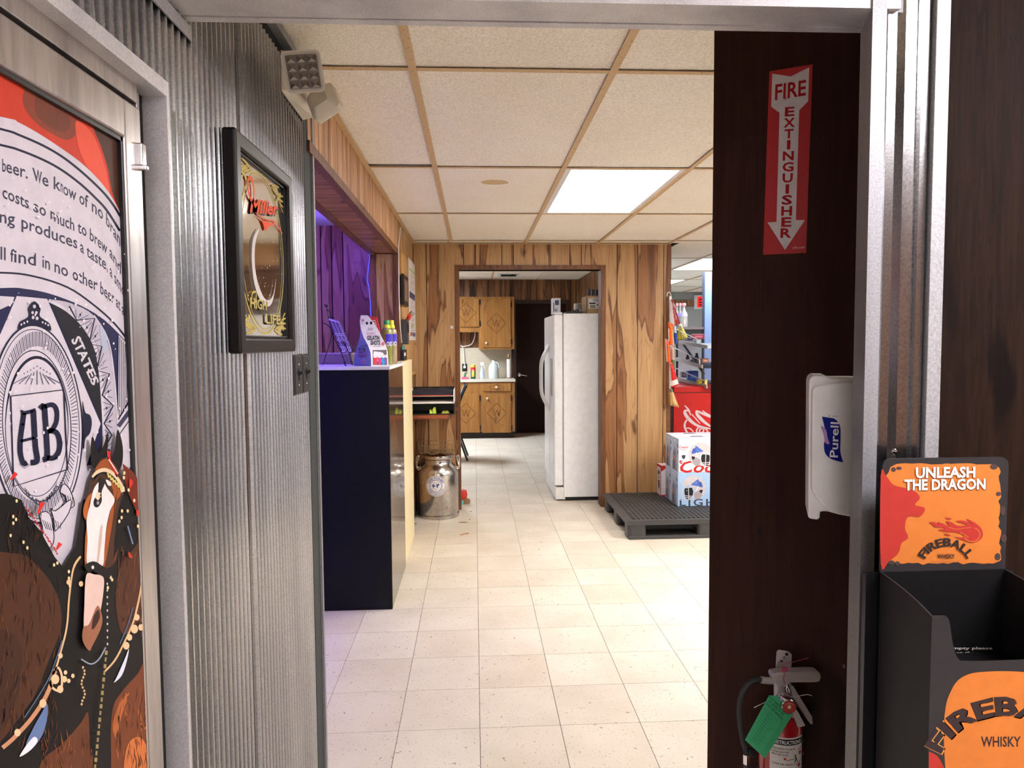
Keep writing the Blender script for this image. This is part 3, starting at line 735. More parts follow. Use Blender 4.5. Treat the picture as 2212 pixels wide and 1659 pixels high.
# ---- horses
BRN = (120, 62, 30); DKB = (44, 30, 26)
D.up().poly(E_([(-2700, 260), (-600, 60), (0, 20), (90, 60), (130, 160), (200, 240), (290, 400), (340, 460), (420, 330), (460, 60), (500, 40), (620, 20), (740, 30), (790, 90), (822, 160), (850, 800), (890, 1900), (-2700, 1900)]), DK)
D.up().poly(E_(sm([(-200, 500), (60, 380), (200, 470), (300, 620), (330, 800), (260, 1000), (120, 1300), (-200, 1560)], True)), (72, 40, 24))
D.poly(E_(sm([(-100, 900), (30, 850), (90, 1000), (40, 1300), (-120, 1500)], True)), (60, 34, 24))
D.poly(E_(sm([(640, 1310), (700, 1200), (790, 1100), (868, 1010), (880, 1640), (880, 1900), (660, 1900), (630, 1560)], True)), (112, 58, 30))
D.poly(E_(sm([(200, 1640), (330, 1520), (440, 1400), (490, 1330), (500, 1500), (520, 1900), (180, 1900)], True)), (96, 52, 30))
D.poly(E_(sm([(700, 420), (760, 360), (830, 300), (835, 700), (780, 800), (700, 860), (660, 700), (670, 540)], True)), (76, 42, 26))
D.up().poly(E_(sm([(720, 1560), (770, 1480), (830, 1500), (860, 1640), (740, 1900), (700, 1800)], True)), (196, 110, 56))
D.poly(E_(sm([(640, 1400), (680, 1280), (740, 1210), (700, 1330), (660, 1480)], True)), (170, 96, 50))
rr = random.Random(21); D.up()
for (x0, y0, x1, y1, cols, n) in ((-40, 420, 330, 1500, ((58, 34, 22), (84, 48, 28), (40, 24, 18), (104, 62, 36)), 150), (640, 1150, 880, 1700, ((140, 76, 40), (90, 46, 24), (176, 100, 54), (70, 36, 22)), 110), (200, 1420, 520, 1700, ((120, 66, 38), (70, 40, 24), (140, 80, 46)), 70), (660, 320, 830, 800, ((96, 54, 32), (56, 32, 22), (120, 70, 40)), 60), (0, 60, 200, 420, ((48, 32, 26), (24, 18, 18), (70, 46, 34)), 60)):
    for i in range(n):
        x, y = rr.uniform(x0, x1), rr.uniform(y0, y1); l_ = rr.uniform(30, 110); a_ = rr.uniform(-.35, .25)
        D.stroke(E_([(x, y), (x+l_*.5*a_+3, y+l_*.5), (x+l_*a_, y+l_)]), [.4, 2.2, .3], cols[i % len(cols)])
# right collar and left collar with brass hames
D.up().stroke(E_(sm([(445, 395), (400, 470), (375, 640), (360, 820), (320, 980), (290, 1080)], n=5)), [3, 5, 5, 5, 5, 4, 4, 4, 4, 4, 4, 4, 4, 4, 4, 4, 4, 4, 4, 4, 4, 4, 4, 4, 4, 4][:26], (214, 178, 132))
D.stroke(E_(sm([(826, 430), (815, 560), (790, 690), (760, 800), (700, 930), (650, 1020), (590, 1085)], n=5)), 4, (214, 178, 132))
D.stroke(E_(sm([(290, 1080), (240, 1220), (150, 1360), (40, 1480), (-30, 1540)], n=5)), 9, (196, 140, 104)); D.stroke(E_(sm([(300, 1060), (330, 1110), (320, 1200), (260, 1160)], True, 4)), 5, (226, 190, 146), True)
for x, y, r in ((290, 1130, 9), (320, 1190, 7), (345, 1130, 6), (215, 1275, 8), (60, 1450, 7), (785, 760, 6), (770, 830, 8), (810, 820, 6), (740, 880, 6), (720, 930, 7), (320, 990, 5), (370, 550, 5), (445, 560, 5), (370, 1140, 4), (395, 1110, 4), (350, 1090, 4)):
    D.ell(*E_([(x, y)])[0], r, r*1.2, (230, 192, 150), 12)
D.poly(E_(sm([(240, 1280), (200, 1340), (150, 1430), (110, 1520), (130, 1560), (200, 1480), (235, 1380)], True)), (96, 118, 160)); D.poly(E_(sm([(150, 1480), (180, 1500), (130, 1560), (70, 1590)], True)), (226, 226, 232))
D.poly(E_(sm([(735, 950), (705, 1020), (660, 1120), (645, 1150), (690, 1110), (720, 1030)], True)), (214, 220, 236))
D.stroke(E_(sm([(100, 1360), (180, 1240), (260, 1100), (330, 900)], n=4)), 2, (90, 110, 140)); D.stroke(E_(sm([(680, 920), (730, 800), (760, 700)], n=4)), 2, (90, 110, 140))
# ears, forelock, head, blaze
D.up().poly(C(sm([(905, 10), (885, 180), (905, 340), (980, 330), (1060, 200), (1075, -40), (1020, 120), (970, 180)], True, 4)), DK)
D.poly(C(sm([(1175, -60), (1230, 120), (1220, 320), (1150, 400), (1090, 300), (1140, 160)], True, 4)), DK)
D.poly(C([(1230, 300), (1330, 380), (1420, 500), (1452, 650), (1458, 920), (1400, 860), (1300, 640), (1240, 440)]), (112, 40, 26))
D.up().poly(C(sm([(900, 420), (1000, 250), (1100, 270), (1200, 400), (1240, 560), (1180, 800), (1140, 1100), (1100, 1390), (830, 1380), (850, 1000), (800, 800), (850, 620)], True, 4)), (70, 44, 30))
D.up().poly(C(sm([(940, 600), (860, 640), (810, 760), (810, 860), (860, 960), (850, 1380), (820, 1340), (835, 1000), (900, 900), (960, 700)], True, 4)), (176, 96, 44))
D.poly(C(sm([(1090, 480), (1200, 580), (1200, 640), (1130, 720), (1160, 700), (1120, 900), (1040, 1360), (1000, 1380), (1060, 960), (1130, 640)], True, 4)), (158, 82, 38))
D.poly(C(sm([(930, 380), (1000, 270), (1090, 260), (1170, 390), (1060, 370)], True, 4)), (150, 76, 36))
D.up().poly(C(sm([(1000, 480), (1060, 560), (1140, 680), (1090, 800), (1050, 980), (1030, 1200), (1005, 1390), (850, 1380), (850, 1100), (840, 900), (880, 720), (920, 560)], True, 4)), (232, 226, 224))
D.poly(C(sm([(1045, 470), (1090, 490), (1105, 530), (1070, 530)], True, 3)), (232, 226, 224))
D.poly(C(sm([(980, 1000), (1010, 960), (990, 1200), (960, 1380), (945, 1360)], True, 3)), (206, 180, 166))
D.up().poly(C(sm([(975, 450), (1030, 470), (1030, 520), (1000, 600), (1000, 700), (960, 760), (920, 750), (915, 690), (960, 600)], True, 4)), (34, 28, 32))
D.up().poly(C([(930, 660), (955, 600), (990, 610), (975, 650), (995, 640), (960, 690)]), (238, 206, 168)); D.ell(*C([(958, 716)])[0], 3, 4, (150, 150, 160), 10)
D.stroke(C(sm([(905, 450), (960, 390), (1040, 370), (1130, 420), (1200, 520), (1230, 600)], n=5)), 9, (222, 196, 160)); D.stroke(C(sm([(900, 480), (960, 420), (1040, 400), (1120, 450), (1200, 560)], n=5)), 5, (30, 26, 30))
D.stroke(C(sm([(1075, 170), (1085, 260), (1140, 380), (1170, 440)], n=4)), [8]*2+[5]*11, (196, 40, 36)); 
for i in range(9): D.ell(*C([(1080+i*11, 265+i*17)])[0], 1.6, 2, (236, 220, 210), 8)
for i in range(6): D.stroke(C([(1060+i*26, 395+i*26), (1075+i*26, 450+i*26)]), 3.6, (206, 190, 110))
for x, y in ((1240, 400), (1235, 450), (1230, 560), (1215, 800), (1210, 870), (1185, 910), (1275, 800), (1345, 690), (1285, 580), (1440, 940), (1440, 1010), (1385, 960), (1060, 1610), (1090, 1500), (1105, 1525), (640, 1440), (640, 1510), (650, 1590), (480, 1370), (515, 1350), (40, 860), (70, 890), (40, 930), (150, 1130), (190, 1190), (75, 695), (10, 1060)):
    D.ell(*C([(x, y)])[0], 2.6, 4, (232, 206, 156), 9)
D.poly(C(sm([(1365, 790), (1395, 820), (1370, 860)], True, 3)), (214, 50, 40)); D.poly(C(sm([(1290, 460), (1330, 500), (1290, 560)], True, 3)), (206, 50, 40)); D.poly(C(sm([(1280, 1230), (1325, 1290), (1285, 1290)], True, 3)), (190, 60, 36))
D.stroke(C([(1270, 960), (1325, 1150)]), 3, (110, 130, 170))
for a_, b_ in (((10, 470), (70, 400)), ((300, 830), (355, 710)), ((500, 1210), (545, 1140))): D.stroke(C([a_, b_]), [4, 10], (206, 46, 40))
for i in range(26): D.ell(*C([(180+i*13+rr.uniform(-8, 8), 770+i*19+rr.uniform(-8, 8))])[0], 2, 2.6, (168, 44, 38), 7)
# muzzle and halter
D.up().poly(C(sm([(815, 1480), (900, 1470), (1000, 1500), (1000, 1659), (960, 1900), (900, 2100), (830, 2160), (790, 2050), (795, 1800)], True, 4)), (220, 190, 178))
D.poly(E_(sm([(530, 690), (560, 760), (550, 830), (500, 930), (480, 960), (440, 900), (445, 820), (480, 800)], True, 4)), (150, 98, 72)); D.up().poly(E_(sm([(535, 715), (545, 760), (515, 820), (495, 830), (505, 760)], True, 4)), (60, 32, 28))
D.stroke(C(sm([(815, 1420), (890, 1380), (960, 1420), (1080, 1480)], n=4)), 20, (26, 22, 26)); D.ell(*C([(885, 1395)])[0], 3, 4, (230, 225, 220), 10)
D.stroke(E_(sm([(430, 1010), (490, 1040), (540, 1010), (580, 940)], n=4)), 3, (140, 150, 168))
for i in range(18): D.stroke(E_([(585-i*4, 960+i*40), (583-i*4, 985+i*40)]), 4 if i % 2 else 6, (150, 130, 84))
for i in range(10): D.ell(*E_([(590, 560+i*40)])[0], 1.8, 3, (196, 190, 180), 7)
for i in range(12): D.ell(*E_([(440+10*math.sin(i), 1060+i*20)])[0], 2.4, 3, (206, 168, 122), 7)
D.build('graphic', dr, M_PRINT)

# ================================================================== FRAMED BEER MIRROR
XM = XL+.006
fo = [pX(*p, XL+.03) for p in ((521, 279), (637, 393), (634, 765), (510, 757))]
zt_, zb_ = (fo[0].z+fo[1].z)/2, (fo[2].z+fo[3].z)/2
my0, my1 = (fo[0].y+fo[3].y)/2, (fo[1].y+fo[2].y)/2
mr = thing('framed_mirror', 'black framed beer mirror with gold and red lettering on ribbed wall', 'mirror', (XL, (my0+my1)/2, zb_))
fw = .034
g = MB()
def bar(y0, y1, z0, z1): g.box(XL-.001, XL+.03, y0, y1, z0, z1)
for (y0, y1, z0, z1) in ((my0, my0+fw, zb_, zt_), (my1-fw, my1, zb_, zt_)):
    MB().box(XL+.0005, XL+.03, y0, y1, z0, z1).build('frame_rail', M_FRAMEB, mr, .006, bseg=3)
for (z0, z1) in ((zb_, zb_+fw), (zt_-fw, zt_)):
    MB().box(XL+.0005, XL+.0298, my0+.002, my1-.002, z0, z1).build('frame_rail', M_FRAMEB, mr, .006, bseg=3)
MB().box(XL+.0005, XL+.014, my0+fw-.004, my1-fw+.004, zb_+fw-.004, zt_-fw+.004).build('glass', M_MIRROR, mr)
sl = MB()
for (y0, y1, z0, z1) in ((my0+fw, my0+fw+.006, zb_+fw, zt_-fw), (my1-fw-.006, my1-fw, zb_+fw, zt_-fw), (my0+fw, my1-fw, zb_+fw, zb_+fw+.006), (my0+fw, my1-fw, zt_-fw-.006, zt_-fw)):
    sl.box(XL+.010, XL+.019, y0, y1, z0, z1)
sl.build('inner_lip', M_FRAMEB, mr, .002)
wM, hM = my1-my0-2*fw, zt_-zb_-2*fw
D = Decal(frame((XL+.0142, my0+fw, zb_+fw), (0, wM, 0), (0, 0, hM), (1, 0, 0)), yd=False, eps=.0003)
GO = (196, 176, 96); RD = (232, 84, 44); SH = (70, 62, 56)
D.ring(.5, .5, .46, .47, .014, GO, 64); D.ring(.5, .5, .42, .445, .006, GO, 64)
for sx, sy in ((0, 0), (1, 0), (0, 1), (1, 1)):
    for i in range(4):
        q = .03+.035*i; c = lambda a, b: (a if sx == 0 else 1-a, b if sy == 0 else 1-b)
        D.stroke([c(x, y) for x, y in sm([(.03, .20-q), (.06+q, .15-q*.5), (.05+q*1.2, .08), (.16+q, .05), (.26-q, .025)], n=4)], .011, GO)
        D.ell(*c(.07+q*.8, .05+q*.5), .018, .014, GO, 10)
D.up().text('Miller', .545, .742, .075, SH, bold=.03, width=.62, rot=8, shear=.35)
D.up().text('Miller', .53, .748, .075, RD, bold=.03, width=.62, rot=8, shear=.35)
D.stroke(sm([(.30, .76), (.22, .80), (.20, .87), (.27, .90), (.31, .85), (.30, .77)], n=5), .022, RD)
D.stroke(sm([(.33, .72), (.55, .715), (.75, .735), (.88, .70), (.92, .685)], n=4), [.004+.0006*i for i in range(17)], RD)
D.poly(sm([(.36, .715), (.5, .70), (.76, .722), (.62, .69), (.53, .645), (.46, .69)], True, 4), RD)
CR_ = (214, 206, 204)
D.poly(sm([(.40, .64), (.31, .54), (.29, .42), (.34, .32), (.46, .24), (.58, .235), (.68, .29), (.73, .38), (.70, .30), (.62, .215), (.50, .19), (.38, .22), (.27, .31), (.235, .44), (.27, .56)], True, 4), CR_)
D.text('HIGH', .36, .165, .055, SH, bold=.02, width=.33); D.up().text('HIGH', .345, .170, .055, GO, bold=.02, width=.33)
D.text('LIFE', .66, .085, .055, SH, bold=.02, width=.32); D.up().text('LIFE', .645, .09, .055, GO, bold=.02, width=.32)
D.stroke(sm([(.20, .19), (.22, .25), (.30, .26), (.27, .20)], n=4), .012, GO)
rr = random.Random(2)
for i in range(16): D.ell(rr.uniform(.1, .9), rr.uniform(.2, .6), .006, .004, (230, 226, 214), 6)
D.build('lettering', mr, M_PRINTM)

# ================================================================== SWITCHES
def switch(ya_, yb2, z0, z1, lab):
    t = thing('light_switch', lab, 'switch', (XL, (ya_+yb2)/2, z0), 'black switch plates on the ribbed wall')
    c = (ya_+yb2)/2; zc = (z0+z1)/2; h = (z1-z0)/2; w_ = (yb2-ya_)/2
    MB().prism([(XL, ya_, z0), (XL+.007, ya_+.007, z0+.007), (XL+.007, yb2-.007, z0+.007), (XL, yb2, z0)], (0, 0, .0001)).add([], [])
    pts0 = [(XL-.004, c+a*w_, zc+b*h) for a, b in ((-1, -1), (1, -1), (1, 1), (-1, 1))]; pts1 = [(XL+.007, c+a*(w_-.006), zc+b*(h-.006)) for a, b in ((-1, -1), (1, -1), (1, 1), (-1, 1))]
    MB().add(pts0+pts1, [(3, 2, 1, 0), (4, 5, 6, 7)]+[(i, (i+1) % 4, 4+(i+1) % 4, 4+i) for i in range(4)]).build('plate', M_BLACK, t, .001)
    MB().box(XL+.004, XL+.008, c-.006, c+.006, zc-.016, zc+.016).build('slot', M_VOID, t)
    MB().prism([(XL+.004, c-.004, zc-.008), (XL+.004, c-.004, zc+.006), (XL+.019, c-.004, zc+.012), (XL+.019, c-.004, zc+.003)], (0, .008, 0)).build('toggle', M_BLACK, t, .001)
    for dz in (-.03, .03): MB().lathe([(.003, 0), (.0022, .0014), (0, .0016)], (XL+.007, c, zc+dz), 10, Matrix.Rotation(PI/2, 3, 'Y')).build('screw', M_CHROME, t, smooth=True)
s0, s1, s2 = pX(632, 800, XL).y, pX(649.5, 800, XL).y, pX(665, 800, XL).y
za, zb2 = pX(650, 852, XL).z, pX(650, 764, XL).z
switch(s0, s1-.002, za, zb2, 'black switch plate on the ribbed wall, next to the framed mirror')
switch(s1+.002, s2, za, zb2, 'black switch plate on the ribbed wall, next to the dark rubber edge')

# ================================================================== EMERGENCY LIGHT
e0, e1 = pX(606, 150, XL).y, pX(653, 255, XL).y
ez0, ez1 = pX(606, 197, XL).z, pX(606, 106, XL).z
em = thing('emergency_light', 'beige twin head emergency light high on the ribbed wall', 'emergency light', (XL, (e0+e1)/2, ez0))
h0 = ez0; dpt = .062
v0 = [(XL, e0, ez0), (XL, e1, ez0-.004), (XL, e1, ez1), (XL, e0, ez1)]
v1 = [(XL+dpt*.55, e0+.03, ez0+.012), (XL+dpt*.7, e1-.012, ez0+.002), (XL+dpt, e1-.012, ez1-.02), (XL+dpt, e0+.03, ez1-.02)]
MB().add(v0+v1, [(3, 2, 1, 0), (4, 5, 6, 7)]+[(i, (i+1) % 4, 4+(i+1) % 4, 4+i) for i in range(4)]).build('housing', M_BEIGE, em, .005)
def head(px, x, size, tilt, look, nm, lens):
    c = pX(px[0], px[1], x); n = Vector(look).normalized(); r_ = n.cross(Vector((0, 0, 1))).normalized()*-1; u_ = r_.cross(n)*1
    if u_.z < 0: u_ = -u_
    c_, s_ = math.cos(tilt), math.sin(tilt); r2, u2 = r_*c_+u_*s_, -r_*s_+u_*c_
    a = size/2; ol = rc(-a, -a*1.02, a, a*1.02, a*.28)
    k0 = [c+r2*x_+u2*y_ for x_, y_ in ol]; k1 = [c-n*.022+r2*x_+u2*y_ for x_, y_ in ol]; k2 = [c-n*.045+r2*x_*.55+u2*y_*.6 for x_, y_ in ol]; L = len(ol)
    hd_ = MB().add(k0+k1+k2, [list(range(L)), [2*L+i for i in range(L)][::-1]]+[(i, (i+1) % L, L+(i+1) % L, L+i) for i in range(L)]+[(L+i, L+(i+1) % L, 2*L+(i+1) % L, 2*L+i) for i in range(L)]).build('lamp_head', M_BEIGE, em, smooth=True)
    if lens:
        D = Decal(lambda p, q, l: c+n*(.0006+l)+r2*p+u2*q, yd=False)
        D.poly(rc(-a*.92, -a*.94, a*.92, a*.94, a*.22), (186, 178, 166)); D.up().poly(rc(-a*.80, -a*.82, a*.80, a*.82, a*.1), (96, 88, 80))
        D.build('lens_plate', hd_, M_PRINTG)
        for i in range(3):
            for j in range(4):
                x_, y_ = (i-1)*a*.52, (j-1.5)*a*.41
                MB().add([c+n*.0012+r2*(x_+sx*a*.22)+u2*(y_+sy*a*.17) for sx, sy in ((-1, -1), (1, -1), (1, 1), (-1, 1))]+[c+n*.006+r2*x_+u2*y_], [(0, 1, 4), (1, 2, 4), (2, 3, 4), (3, 0, 4)]).build('lens_facet', M_CLEARGREY, hd_)
    return c
M_CLEARGREY = mat('lens_grey', (128, 120, 110), .12, .6)
c1 = head((655, 155), XL+.085, .098, .16, (.25, -.95, -.32), 'a', True)
c2 = head((706, 228), XL+.10, .088, -.5, (.35, .85, -.25), 'b', False)
q = Vector((XL+dpt*.9, (e0+e1)/2, (ez0+ez1)/2+.01))
for c_ in (c1+Vector((0, .04, .01)), c2+Vector((0, -.03, 0))): MB().tube([q, q.lerp(c_, .6), c_], .010, 10).build('swivel_arm', M_BEIGE, em, smooth=True)
# ================================================================== FIRE EXTINGUISHER SIGN ON THE PLYWOOD
SG = K(1620, 120, 180/664)
sg = thing('fire_sign', 'red fire extinguisher arrow sign stuck on the dark plywood', 'sign', tuple(pP(1700, 548, PQ, PN)))
c4 = SG([(155, 127), (500, 70), (447, 1573), (105, 1588)])
MB().prism([pP(u, v, PQ, PN)+PN*.0008 for u, v in c4], -PN*.0006).build('sheet', mat('sign_red', (176, 28, 34), .35), sg)
D = Decal(lambda u, v, l: plP(u, v, .001+l))
D.poly(SG([(178, 145), (325, 168), (473, 95), (464, 365), (393, 437), (366, 1310), (438, 1312), (280, 1550), (140, 1330), (212, 1326), (236, 458), (170, 408)]), (214, 206, 208))
RDs = (172, 26, 34)
def skew(t, x, y, w_, h, sl, bold=.03):
    X0, Y0 = SG([(x-w_/2, y+sl*w_/2)])[0]; X1, Y1 = SG([(x+w_/2, y-sl*w_/2)])[0]
    D.warp(t, [(0, X0, Y0), (1, X1, Y1)], h*.2711, h*.2711, RDs, bold, (.035, -1))
D.up(); skew('FIRE', 322, 335, 246, 118, .16, .02)
for i, (ch, w_) in enumerate(zip('EXTINGUISHER', (76, 92, 72, 28, 88, 90, 82, 28, 84, 86, 80, 88))):
    y = 482+i*88; x = 316-i*2.7
    skew(ch, x, y, w_, 68 if i < 8 else 70, .075-.006*i, .03)
D.text('LPI-169', *SG([(388, 1540)])[0], 4.5, (226, 210, 206), width=24, rot=2)
D.build('lettering', sg, M_PRINT)

# ================================================================== SANITIZER DISPENSER (mounted sideways to the camera)
YS = 1.385
PS = K(1700, 780, 260/1135)
sd = thing('sanitizer_dispenser', 'white hand sanitizer dispenser with a blue logo behind the jamb', 'dispenser', tuple(pY(1800, 1110, YS)))
def side(pts, y): return [pY(u, v, YS)+Vector((0, y-YS, 0)) for u, v in pts]
out = PS([(215, 210), (225, 160), (260, 138), (360, 138), (420, 165), (640, 165), (760, 170), (760, 1480), (600, 1468), (500, 1455), (390, 1425), (320, 1425), (318, 1480), (305, 1505), (215, 1492), (207, 1470), (208, 1230)])
MB().prism(side(out, YS+.004), (.046, .108, 0)).build('back_shell', M_WHITE, sd, .004)
cov = PS(sm([(232, 330), (238, 270), (290, 230), (500, 205), (640, 200)], n=4)+[(760, 205), (760, 1476), (600, 1462)]+sm([(600, 1462), (480, 1440), (370, 1390), (290, 1310), (245, 1230), (228, 1150), (228, 700)], n=4))
MB().prism(side(cov, YS-.006), (0, .016, 0)).build('cover', M_WHITE, sd, .005, bseg=3)
MB().prism(side(PS([(440, 172), (620, 172), (610, 198), (430, 196)]), YS+.012), (.03, .07, 0)).build('top_window', mat('grey_window', (70, 62, 62), .3), sd)
D = Decal(lambda u, v, l: pY(u, v, YS)+Vector((0, -.0063-l, 0)))
D.poly(PS(sm([(315, 520), (380, 530), (440, 545), (485, 610), (490, 720), (488, 850), (515, 950)], n=4)+sm([(515, 950), (450, 935), (380, 905), (340, 850), (335, 770), (350, 700), (335, 600)], n=4)), (22, 30, 120))
D.poly(PS(sm([(305, 610), (350, 640), (368, 720), (385, 775), (345, 765), (330, 690)], True)), (168, 128, 176))
D.up().warp('Purell', [(0, *PS([(462, 905)])[0]), (1, *PS([(472, 575)])[0])], 17, 17, (230, 228, 232), .015, (-1, -.06))
D.text('©', *PS([(384, 522)])[0], 3.4, (70, 66, 80)); D.text('GOJO', *PS([(440, 522)])[0], 2.4, (70, 66, 80), width=13)
D.build('logo', sd, M_PRINT)

# ================================================================== FIRE EXTINGUISHER
EX = K(1560, 1380, 300/1784)
aq = pP(1688, 1600, PQ, PN); ax = Vector((aq.x, aq.y, 0))+PN*.066
YE = ax.y
def e(u, v): return pY(*EX([(u, v)])[0], YE)
zs = lambda v: e(800, v).z
rb = .0535
fe = thing('fire_extinguisher', 'red fire extinguisher with a green inspection tag hung on dark plywood', 'extinguisher', (ax.x, ax.y, zs(1650)-.24))
cx = e(745, 1300).x; ax.x = cx
M_RED = mat('extinguisher_red', (150, 22, 24), .25, coat=.4)
zt2 = zs(790)
MB().lathe([(0, zs(1650)-.26), (rb*.8, zs(1650)-.258), (rb, zs(1650)-.24), (rb, zs(1110)), (rb*.97, zs(1030)), (rb*.86, zs(950)), (rb*.66, zs(890)), (rb*.4, zs(850)), (rb*.3, zs(800)), (0, zs(790))], (cx, YE, 0), 40).build('cylinder', M_RED, fe, smooth=True)
D = Decal(cyl(cx, YE, 0, rb, 0), yd=False, eps=.0003)
def el(v): return zs(v)
LW = .092
D.rect(-.047, zs(1640), .052, zs(1120), (206, 200, 196), 16); D.up().rect(-.047, zs(1215), .040, zs(1140), (18, 16, 18), 14)
D.rect(.041, zs(1640), .051, zs(1120), (22, 18, 20), 2)
D.up().text('INSTRUCTIONS', -.004, zs(1200), .0085, (214, 208, 204), bold=.03, width=.074)
TX = (40, 34, 34)
for i, (t, w_) in enumerate((('1. HOLD UPRIGHT. PULL RING PIN', .058), ('2. STAND BACK 8 FEET', .042), ('   AIM AT BASE OF FIRE.', .040), ('3. SQUEEZE LEVER. SWEEP SIDE TO SIDE', .066))):
    D.text(t, -.043, zs((1270, 1310, 1345, 1460)[i]), .0036, TX, 'L', .02, w_)
D.stroke([(-.045, zs(1490)), (.038, zs(1490))], .0006, TX); D.stroke([(-.045, zs(1225)), (.038, zs(1225))], .0006, TX)
for x, col in ((-.034, 0), (-.008, 1), (.020, 2)):
    D.rect(x, zs(1595), x+.013, zs(1520), (28, 24, 26)); 
    D.up().poly([(x+.003, zs(1585)), (x+.010, zs(1580)), (x+.008, zs(1535)), (x+.004, zs(1550))], (206, 200, 196)); D.l -= 1
D.stroke([(-.008, zs(1400)), (.012, zs(1385)), (.016, zs(1370))], .0012, TX); D.stroke([(.014, zs(1350)), (.018, zs(1380)), (.013, zs(1430))], .003, TX); D.stroke([(.018, zs(1380)), (.022, zs(1430))], .002, TX); D.ell(.015, zs(1342), .0022, .0022, TX, 8)
D.ell(.030, zs(1320), .004, .006, (170, 30, 30), 12); D.ell(.027, zs(1470), .005, .005, (170, 30, 30), 12); D.stroke([(.022, zs(1280)), (.036, zs(1258))], .002, (170, 30, 30)); D.stroke([(.024, zs(1440)), (.035, zs(1420))], .002, (170, 30, 30))
D.poly([(-.014, zs(1395)), (-.009, zs(1390)), (-.008, zs(1360)), (-.012, zs(1372)), (-.014, zs(1355))], (180, 50, 34))
for i, ch in enumerate('ABC'): D.up().text(ch, .046, zs(1230+i*155), .006, (200, 196, 190), bold=.03)
D.build('label', fe, M_PRINT)
B_ = MB().lathe([(rb+.0006, zs(1700)), (rb+.002, zs(1695)), (rb+.002, zs(1640)), (rb+.0006, zs(1635))], (cx, YE, 0), 40, cap=False).build('strap', M_BLACK, fe, smooth=True)
# valve body, gauge, handles, pin, hose, tag, hanger
vx = e(720, 560).x
MB().lathe([(.017, zs(830)), (.017, zs(760)), (.013, zs(740)), (.014, zs(520)), (.010, zs(500))], (vx+.003, YE, 0), 20).build('valve', M_CAST, fe, smooth=True)
def flat(pts, y0, th, name, m, bev=.001, par=None): return MB().prism([Vector((e(u, v).x, y0, e(u, v).z)) for u, v in pts], (0, th, 0)).build(name, m, par or fe, bev)
flat(sm([(630, 410), (900, 390), (1180, 385), (1225, 430), (1225, 480), (1170, 522), (850, 528), (800, 580), (700, 575), (630, 500)], True, 3), YE-.016, .028, 'carry_handle', M_CAST, .003)
flat([(830, 570), (870, 560), (1110, 950), (1120, 1040), (1095, 1050), (930, 800), (860, 690)], YE-.020, .026, 'squeeze_lever', M_CAST, .002)
flat([(780, 790), (830, 760), (880, 840), (955, 980), (955, 995), (865, 1015), (850, 960)], YE-.046, .004, 'spring_clip', M_CAST, .001)
gq = e(710, 700)
MB().lathe([(0, 0), (.0195, 0), (.0195, .034), (.0172, .037), (0, .036)], (gq.x, YE-.030, gq.z), 24, Matrix.Rotation(PI/2, 3, 'X')).build('gauge', M_CHROME, fe, smooth=True)
D = Decal(frame((gq.x, YE-.0672, gq.z), (1, 0, 0), (0, 0, 1), (0, -1, 0)), yd=False)
D.ell(0, 0, .0162, .0162, (168, 66, 58), 24); D.up().ell(0, 0, .0045, .0045, (220, 205, 180), 12); D.stroke([(0, 0), (0, .011)], .0008, (220, 205, 180)); D.ring(0, 0, .010, .010, .002, (190, 130, 110), 20, a0=30, a1=150)
D.build('dial', bpy.data.objects['gauge'], M_PRINT)
MB().tube([e(790, 540)+Vector((0, -.02, 0)), e(780, 600)+Vector((0, -.022, 0)), e(810, 660)+Vector((0, -.022, 0)), e(835, 700)+Vector((0, -.018, 0)), e(825, 600)+Vector((0, -.018, 0)), e(800, 540)+Vector((0, -.018, 0))], .0024, 8).build('ring_pin', M_CHROME, fe, smooth=True)
M_PINK = mat('seal_pink', (176, 70, 96), .5)
MB().tube([Vector((e(u, v).x, YE-.019, e(u, v).z)) for u, v in sm([(760, 530), (745, 460), (760, 400), (735, 350), (750, 290), (820, 265), (940, 235), (1065, 200)], n=3)], .0009, 6).build('seal_wire', M_PINK, fe, smooth=True)
flat([(720, 330), (800, 315), (808, 370), (715, 380)], YE-.021, .004, 'seal', M_PINK, .001)
MB().tube([Vector((e(u, v).x, YE-.036, e(u, v).z)) for u, v in sm([(335, 790), (480, 720), (620, 670), (850, 650), (1000, 625), (1065, 640)], n=3)], .0008, 6).build('tag_tie', M_WHITE, fe, smooth=True)
hp = [(640, 530), (560, 525), (480, 515), (380, 530), (290, 610), (230, 740), (210, 900), (225, 1100), (260, 1300), (295, 1420), (300, 1560), (300, 1700), (300, 1800)]
MB().tube([Vector((e(u, v).x, YE-.004, e(u, v).z)) for u, v in sm(hp, n=4)], .0062, 12).build('hose', M_RUBBER, fe, smooth=True)
MB().tube([Vector((e(u, v).x, YE-.004, e(u, v).z)) for u, v in ((640, 532), (560, 526), (490, 516))], .0085, 12).build('hose_fitting', M_CAST, fe, smooth=True)
MB().tube([Vector((e(300, v).x, YE-.004, e(300, v).z)) for v in (1470, 1590)], .0078, 12).build('hose_band', M_CHROME, fe, smooth=True)
flat([(330, 1380), (400, 1400), (420, 1480), (370, 1500), (320, 1440)], YE-.012, .012, 'hose_clip', M_BLACK, .002)
tg = [(480, 580), (585, 585), (770, 830), (430, 1365), (180, 1135)]
yt = YE-.0575
tg_o = MB().prism([Vector((e(u, v).x, yt, e(u, v).z)) for u, v in tg], (0, .0006, 0)).build('inspection_tag', mat('tag_green', (52, 158, 104), .7), fe)
D = Decal(lambda u, v, l: Vector((e(u, v).x, yt-l, e(u, v).z)))
TG = (24, 84, 56)
dx, dy = (745-480)/330.0, (860-600)/330.0; ang = -44
